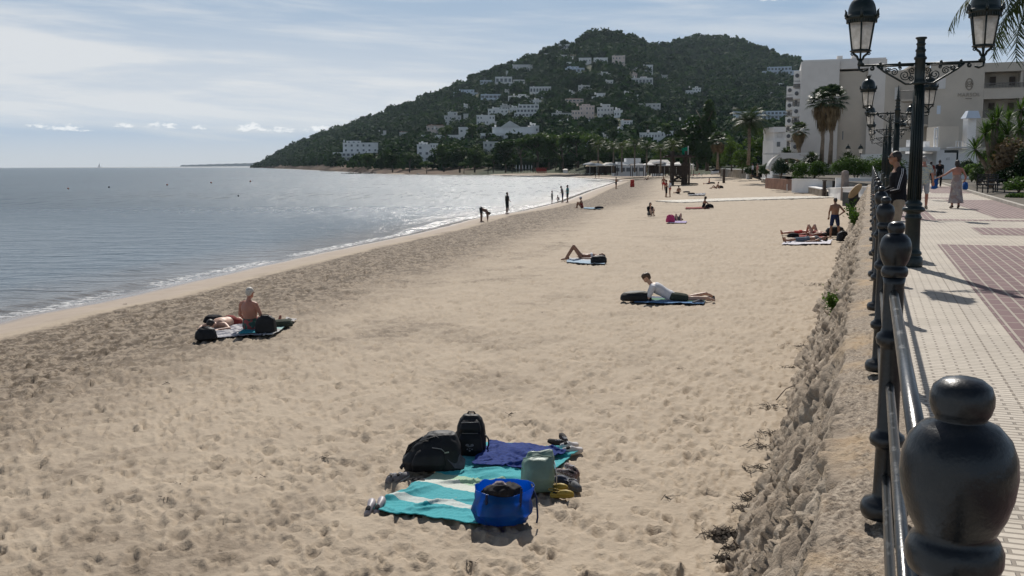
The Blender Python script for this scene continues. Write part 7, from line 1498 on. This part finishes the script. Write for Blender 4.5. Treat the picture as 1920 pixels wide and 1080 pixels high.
hut('straw_hut', 1098, 1136, 252, 302, 312, 324, mstraw, 'straw roofed open hut at the left end of the beach club', .45, 4, mwood); hut('canvas_shelter', 1124, 1158, 250, 305, 311, 324, mcanvas, 'cream canvas roof between the straw hut and the white club house', .3, 4, mwood)
hut('canvas_shelter', 1213, 1258, 246, 300, 309, 325, mcanvas, 'tan canvas roof behind the white parasols', .7, 5, mwood); hut('canvas_shelter', 1256, 1300, 243, 304, 310, 325, mcanvas, 'pale canvas roof seen through the lifeguard tower', .4, 4, mwood); hut('dark_pergola', 1180, 1262, 238, 307, 310, 326, mwood, 'long dark flat pergola in front of the canvas roofs', .95, 7)
b = dd_(1182, 324, 254); k = 254 / F_PX; o = empty('club_house', b, 0, 'white stepped beach club house behind the sunbeds', 'house'); q = MB()
q.box((0, 3, 5 * k), (62 * k, 6, 22 * k)); q.box((-4 * k, 3.01, 18 * k), (40 * k, 5.4, 4.4 * k)); q.box((6 * k, 3.02, 23 * k), (27 * k, 5, 8 * k)); q.build('wall', mwhite, o)
for x in (-24, -14, -4, 8, 20): window(o, x * k, -.05, 6 * k, 7 * k, 7 * k)
def parasol(px, yb, D, R, h_, mat, label, closed=False, proto={}):
    key = (closed, mat.name, round(R, 1)); b = at_sand(px, yb) if D is None else dd_(px, yb, D)
    if key not in proto:
        o = proto[key] = empty('beach_parasol'); MB().tube([(0, 0, -.3), (0, 0, h_)], .035, 6).build('pole', mwhite, o); q = MB(); n = 8
        if closed: q.lathe([(.03, 1.0), (.20, 1.15), (.17, 1.7), (.06, h_ + .05), (.01, h_ + .12)], 10)
        else: q.rings([[(r_ * math.cos(6.2832 * i / n), r_ * math.sin(6.2832 * i / n), z) for i in range(n)] for r_, z in ((R, h_ - .62), (R * .99, h_ - .46), (R * .6, h_ - .18), (.05, h_ + .02))], sm=False)
        q.build('canopy', mat, o)
    else: o = copy_tree(proto[key])
    o.location = b; return tag(o, label, 'parasol', 'parasols of the beach club')
mgpar = cloth('grey_canvas', (.30, .31, .32)); mwpar = cloth('white_canvas', (.68, .66, .63))
for px, yb, mt, lb in ((1106, 325, mgpar, 'grey parasol under the straw hut'), (1119, 326.5, mwpar, 'cream parasol in front of the straw hut'), (1147, 326, mgpar, 'grey parasol left of the white club house'), (1166, 327, mgpar, 'grey parasol before the white club house'), (1198, 327, mgpar, 'grey parasol right of the white club house'), (1216, 326, mwpar, 'white parasol behind the white kiosk'),
                        (1246, 327, mwpar, 'white parasol right of the white kiosk'), (1268, 327, mwpar, 'white parasol seen through the tower legs'), (1236, 322, mgpar, 'small pale parasol above the white kiosk')): parasol(px, yb, 236, 1.75, 2.6, mt, lb)
for k, px in enumerate((968, 974, 980, 986, 992, 997)): parasol(px, 322.5, 345, .2, 2.4, mwpar, 'closed white parasol in the row of six at the water, ' + ('outermost at the sea end', 'second from the sea end', 'third from the sea end', 'third from the inland end', 'second from the inland end', 'outermost at the inland end')[k], True)
parasol(1294, 329, 200, .2, 2.6, mwpar, 'closed pale parasol right of the tower, left of two', True); parasol(1299, 329, 200, .2, 2.6, mwpar, 'closed pale parasol right of the tower, right of two', True)
def lounger(px, py, label, rz, mat, D=None, proto={}):
    if mat.name not in proto:
        o = proto[mat.name] = empty('sun_lounger'); q = MB().box((0, 0, .30), (.66, 1.5, .10)); q.build('seat', mat, o); q = MB(); q.box((0, -.95, .50), (.66, .62, .10), M=Matrix.Rotation(-.7, 3, 'X')); q.build('backrest', mat, o)
        for x in (-.28, .28):
            for y in (-.6, .6): MB().box((x, y, .10), (.06, .06, .40)).build('leg', mwhite, o)
    else: o = copy_tree(proto[mat.name])
    o.location = at_sand(px, py) if D is None else dd_(px, py, D); o.rotation_euler.z = rz; return tag(o, label, 'sun lounger', 'sun loungers of the beach club')
lw = ['at the seaward end', 'second from the seaward end', 'third from the seaward end', 'fourth from the seaward end', 'below the cream parasol', 'sixth from the inland end', 'fifth from the inland end', 'fourth from the inland end', 'third from the inland end', 'second from the inland end', 'at the inland end']
for k in range(11): lounger(1062 + k * 10.2, 326.2 + .14 * k, 'white sun lounger in the long row by the water, ' + lw[k], 1.2 + .3 * math.sin(k * 2), mwpar)
lounger(1164, 328.8, 'pale lounger standing alone on the damp sand', 1.4, mwpar); lounger(1196, 328, 'pale lounger in front of the club house, left of two', 1.5, mwpar); lounger(1205, 328.2, 'pale lounger in front of the club house, right of two', 1.2, mwpar)
mstr = attr_stripes('red_white_stripe', ((0, (.5, .5, .5)), (.5, (.3, .06, .06)))); lounger(1303, 330, 'red sun lounger with a striped cover right of the tower', 1.3, mredc); lounger(1311, 330.5, 'white sun lounger beside the red one', 1.3, mwpar); lounger(1247, 332, 'grey sun lounger in front of the white kiosk, nearer', 1.4, mgpar); lounger(1240, 331, 'grey sun lounger in front of the white kiosk, farther', 1.4, mgpar)
b = at_sand(1232, 330); o = empty('kiosk', b, 0, 'small white tent kiosk with a domed roof among the loungers', 'kiosk'); k = b.y / F_PX; q = MB().box((0, 0, 4.5 * k), (20 * k, 2.6, 10 * k)); q.build('side_wall', mwhite, o); q = MB().rings([[(r_ * 12 * k * math.cos(6.2832 * i / 12), r_ * 1.8 * math.sin(6.2832 * i / 12), z * k) for i in range(12)] for r_, z in ((1, 9.6), (.95, 12), (.7, 14.6), (.1, 16.2))]); q.build('roof', mwhite, o)
b = dd_(1060, 324.5, 318); o = empty('kiosk', b, 0, 'little pale hut standing left of the row of white loungers', 'kiosk'); k = 318 / F_PX; q = MB().box((0, 0, 3 * k), (8 * k, 1.8, 6 * k)); q.build('side_wall', mgreyw, o); q = MB(); hip_roof(q, (0, 0, 6 * k), 11 * k, 2.6, 2 * k); q.build('roof', mcanvas, o)
b = dd_(1015, 325, 338); o = empty('stacked_chairs', b, 0, 'stack of folded rust red beach chairs standing against the trees', 'chairs'); q = MB()
for i in range(7): x = -1.5 + i * .5; q.tube([(x - .5, 0, 0), (x + .5, .2, 2.1 - .1 * (i % 3))], .09, 5); q.tube([(x + .5, 0, 0), (x - .5, .2, 1.9)], .09, 5); q.box((x, .1, 1.0), (.5, .08, .7))
q.build('frames', mredc, o)
b = at_sand(1341, 329); o = empty('covered_dinghy', b, .5, 'small white boat under a dark cover by the stone retaining wall', 'boat'); q = MB()
q.rings([[(-1.3 + 2.6 * f, y * .55 * math.sin(math.pi * min(1, .35 + .65 * (1 - f))), .35 + z * .55 + .25 * f) for y, z in ((-1, 1), (-.7, 0), (0, -.4), (.7, 0), (1, 1))] for f in [i / 9 for i in range(10)]], closed=True); q.build('hull', mwhite, o); q = MB().ell((.3, 0, 1.15), (1.0, .5, .45), 12, 8); q.build('cover', mblackc, o); q = MB().tube([(-1.0, 0, .5), (-1.3, .1, 1.5)], .06, 6); q.build('outboard', mwhite, o)
# ---- posts, pillar, bin
def post_(name, px, yb, yt, w_, mat, label, cap=None):
    b = at_sand(px, yb); k = b.y / F_PX; h_ = (yb - yt) * k; o = empty(name, b, .2, label, 'post'); q = MB().rings([[(x * w_ / 2 * s_, y * w_ / 2 * s_, z) for x, y in ((-1, -1), (1, -1), (1, 1), (-1, 1))] for z, s_ in ((-.4, 1.08), (0, 1.05), (h_ * .96, .95), (h_, .82))], sm=False); q.build('shaft', mat, o)
    if cap: MB().box((0, 0, h_ + .06), (w_ * 1.25, w_ * 1.25, .10)).build('cap', cap, o)
    return o
post_('wooden_post', 1357, 343, 318, .30, mwood, 'lone brown timber post on the upper sand before the retaining wall', mwood); post_('wooden_post', 1545, 369, 340, .24, mwood, 'dark timber post at the near end of the rubble walls', mwood); post_('white_post', 1402, 336, 325, .5, mwhite, 'short white post at the end of the stone retaining wall', mwhite)
b = at_sand(1583, 376); k = b.y / F_PX; o = empty('stone_pillar', b, .3, 'rough grey stone pillar standing on the sand by the dark bin', 'pillar'); h_ = 56 * k
q = MB().rings([[(x * .30 * s_, y * .22 * s_, z) for x, y in rrect(2, 2, 14, 5)] for z, s_ in ((-.4, 1.05), (0, 1.0), (h_ * .5, .97), (h_ * .9, .96), (h_ * .97, .8), (h_, .3))]); q.build('shaft', pmat('pillar_stone', (.27, .22, .19), .9, .2, 2, .02, 10), o)
b = at_sand(1594, 386.5); k = b.y / F_PX; o = empty('waste_bin', b, .15, 'dark box bin with a tilted tan oval lid beside the stone pillar', 'bin'); q = MB(); wq, hq = 19 * k, 26 * k
q.prism([(-wq / 2, -.5), (wq / 2, -.5), (wq / 2, .5), (-wq / 2, .5)], -.2, hq); q.build('box', pmat('dark_panel', (.022, .026, .028), .6, .2, 2), o)
q = MB(); pl_ = [(wq * .36 * math.cos(a), hq * .66 * math.sin(a)) for a in [6.2832 * i / 22 for i in range(22)]]; M_ = Matrix.Rotation(.75, 3, 'Y'); q.rings([[M_ @ Vector((x, y_, z)) + Vector((wq * .08, -.56, hq + .1)) for x, z in pl_] for y_ in (-.05, .05)], sm=False); q.build('lid', pmat('tan_board', (.42, .29, .15), .6, .1, 3), o)
lump('dark_bag', 'black rucksack behind the dark bin at the wall foot', 1606, 386, .9, .6, .6, mbag, 0, seed=4)
# ---- sea marks
mbuoy = pmat('buoy_orange', (.40, .10, .03), .5, .1)
for px, py, lb in ((128, 355.5, 'nearest the left edge'), (204.5, 353, 'second from the left'), (313.5, 348.5, 'third from the left'), (396, 344.5, 'fourth from the left'), (469.5, 342, 'fifth from the left')):
    o = empty('buoy', at(px, py, 0), 0, 'small round mooring buoy on the sea, ' + lb, 'buoy', 'mooring buoys'); k = at(px, py, 0).y / F_PX; MB().ell((0, 0, .12 * k / .055), (1.7 * k, 1.7 * k, 1.5 * k), 10, 8).build('float', mbuoy if px != 204.5 else mblackc, o); MB().tube([(0, 0, 0), (0, 0, 3.0 * k)], .12 * k, 5).build('ring_post', mblackc, o)
o = empty('buoy', at(447, 368.5, 0), 0, 'lone dark float closer in, below the row of buoys', 'buoy'); k = at(447, 368.5, 0).y / F_PX; MB().ell((0, 0, .1), (1.6 * k, 1.6 * k, 1.4 * k), 10, 8).build('float', mblackc, o); MB().tube([(0, 0, 0), (0, 0, 2.2 * k)], .1 * k, 5).build('ring_post', mblackc, o)
b = at_depth(187, 313.4, 3600); k = 3600 / F_PX; o = empty('sailing_boat', (b.x, b.y, 0), .3, 'tiny sailing boat on the horizon', 'boat'); q = MB().rings([[(-4 * k + 8 * k * f, y * 1.2 * k * math.sin(math.pi * min(.98, max(.1, f))), z) for y, z in ((-1, 1.0 * k), (0, -1), (1, 1.0 * k))] for f in [i / 8 for i in range(9)]]); q.build('hull', mwhite, o); MB().tube([(0, 0, 0), (0, 0, 9 * k)], .22 * k, 5).build('mast', mgreyw, o); MB().add([(.3 * k, 0, 1.6 * k), (-3 * k, .1, 1.6 * k), (.3 * k, 0, 8 * k), (.3 * k, .05, 1.6 * k)], [(0, 1, 2), (3, 2, 1)]).build('sail', mwhite, o)
# ---- promenade furniture
def chair(px, yb, D, rz, label):
    o = empty('garden_chair', P(*uv_of(dd_(px, yb, D))), rz, label, 'chair', 'black garden chairs'); q = MB().box((0, 0, .45), (.62, .6, .06)); q.build('seat', mbag, o); q = MB()
    for z in (.62, .74, .86, .96): q.box((0, .29, z), (.60, .035, .07))
    q.build('backrest', mbag, o)
    for x in (-.29, .29):
        for y in (-.27, .29): MB().box((x, y, .22 if y < 0 else .49), (.045, .045, .45 if y < 0 else .98)).build('leg', mbag, o)
        MB().box((x, 0, .68), (.05, .58, .04)).build('armrest', mbag, o)
chair(1847, 361, 53, 2.2, 'black slatted chair by the planting, left of two'); chair(1868, 360.5, 53.5, 2.0, 'black slatted chair by the planting, right of two, by the box dome')
o = empty('sign_post', P(*uv_of(dd_(1793, 331, 95))), A_PATH, 'dark fingerpost sign standing before the low white house', 'sign'); MB().tube([(0, 0, 0), (0, 0, 2.75)], .09, 8).build('pole', mpole, o); MB().box((-.55, 0, 2.65), (1.2, .07, .26)).build('blade', mpole, o)
for px, yb, lb in ((1588.5, 300, 'left'), (1612, 300, 'right')):
    o = empty('garden_lamp', dd_(px, 322, 112), 0, 'small lantern above the hedge before the hotel, ' + lb + ' of two', 'lamp', 'garden lanterns'); MB().tube([(0, 0, -.4), (0, 0, 2.1)], .05, 6).build('pole', mpole, o); MB().lathe([(.15, 2.1), (.24, 2.55), (.23, 2.56)], 6, sm=False).build('glass', mglass, o); MB().lathe([(.30, 2.56), (.22, 2.8), (.05, 2.95), (.04, 3.1)], 8).build('cap', mpole, o)
# ================================================================== the air over the bay
m = bpy.data.materials.new('haze_air'); m.use_nodes = True; m.node_tree.nodes.clear(); t = NT(m.node_tree)
pv = t.n('ShaderNodeVolumePrincipled', i={'Color': (0.70, 0.87, 1.0, 1), 'Density': 0.000036, 'Anisotropy': 0.35})
t.link(pv.outputs[0], t.n('ShaderNodeOutputMaterial').inputs['Volume'])
hz_o = MB().box((0, 1500, 110), (11400, 8000, 280)).build('haze', m); tag(hz_o, kind='stuff')
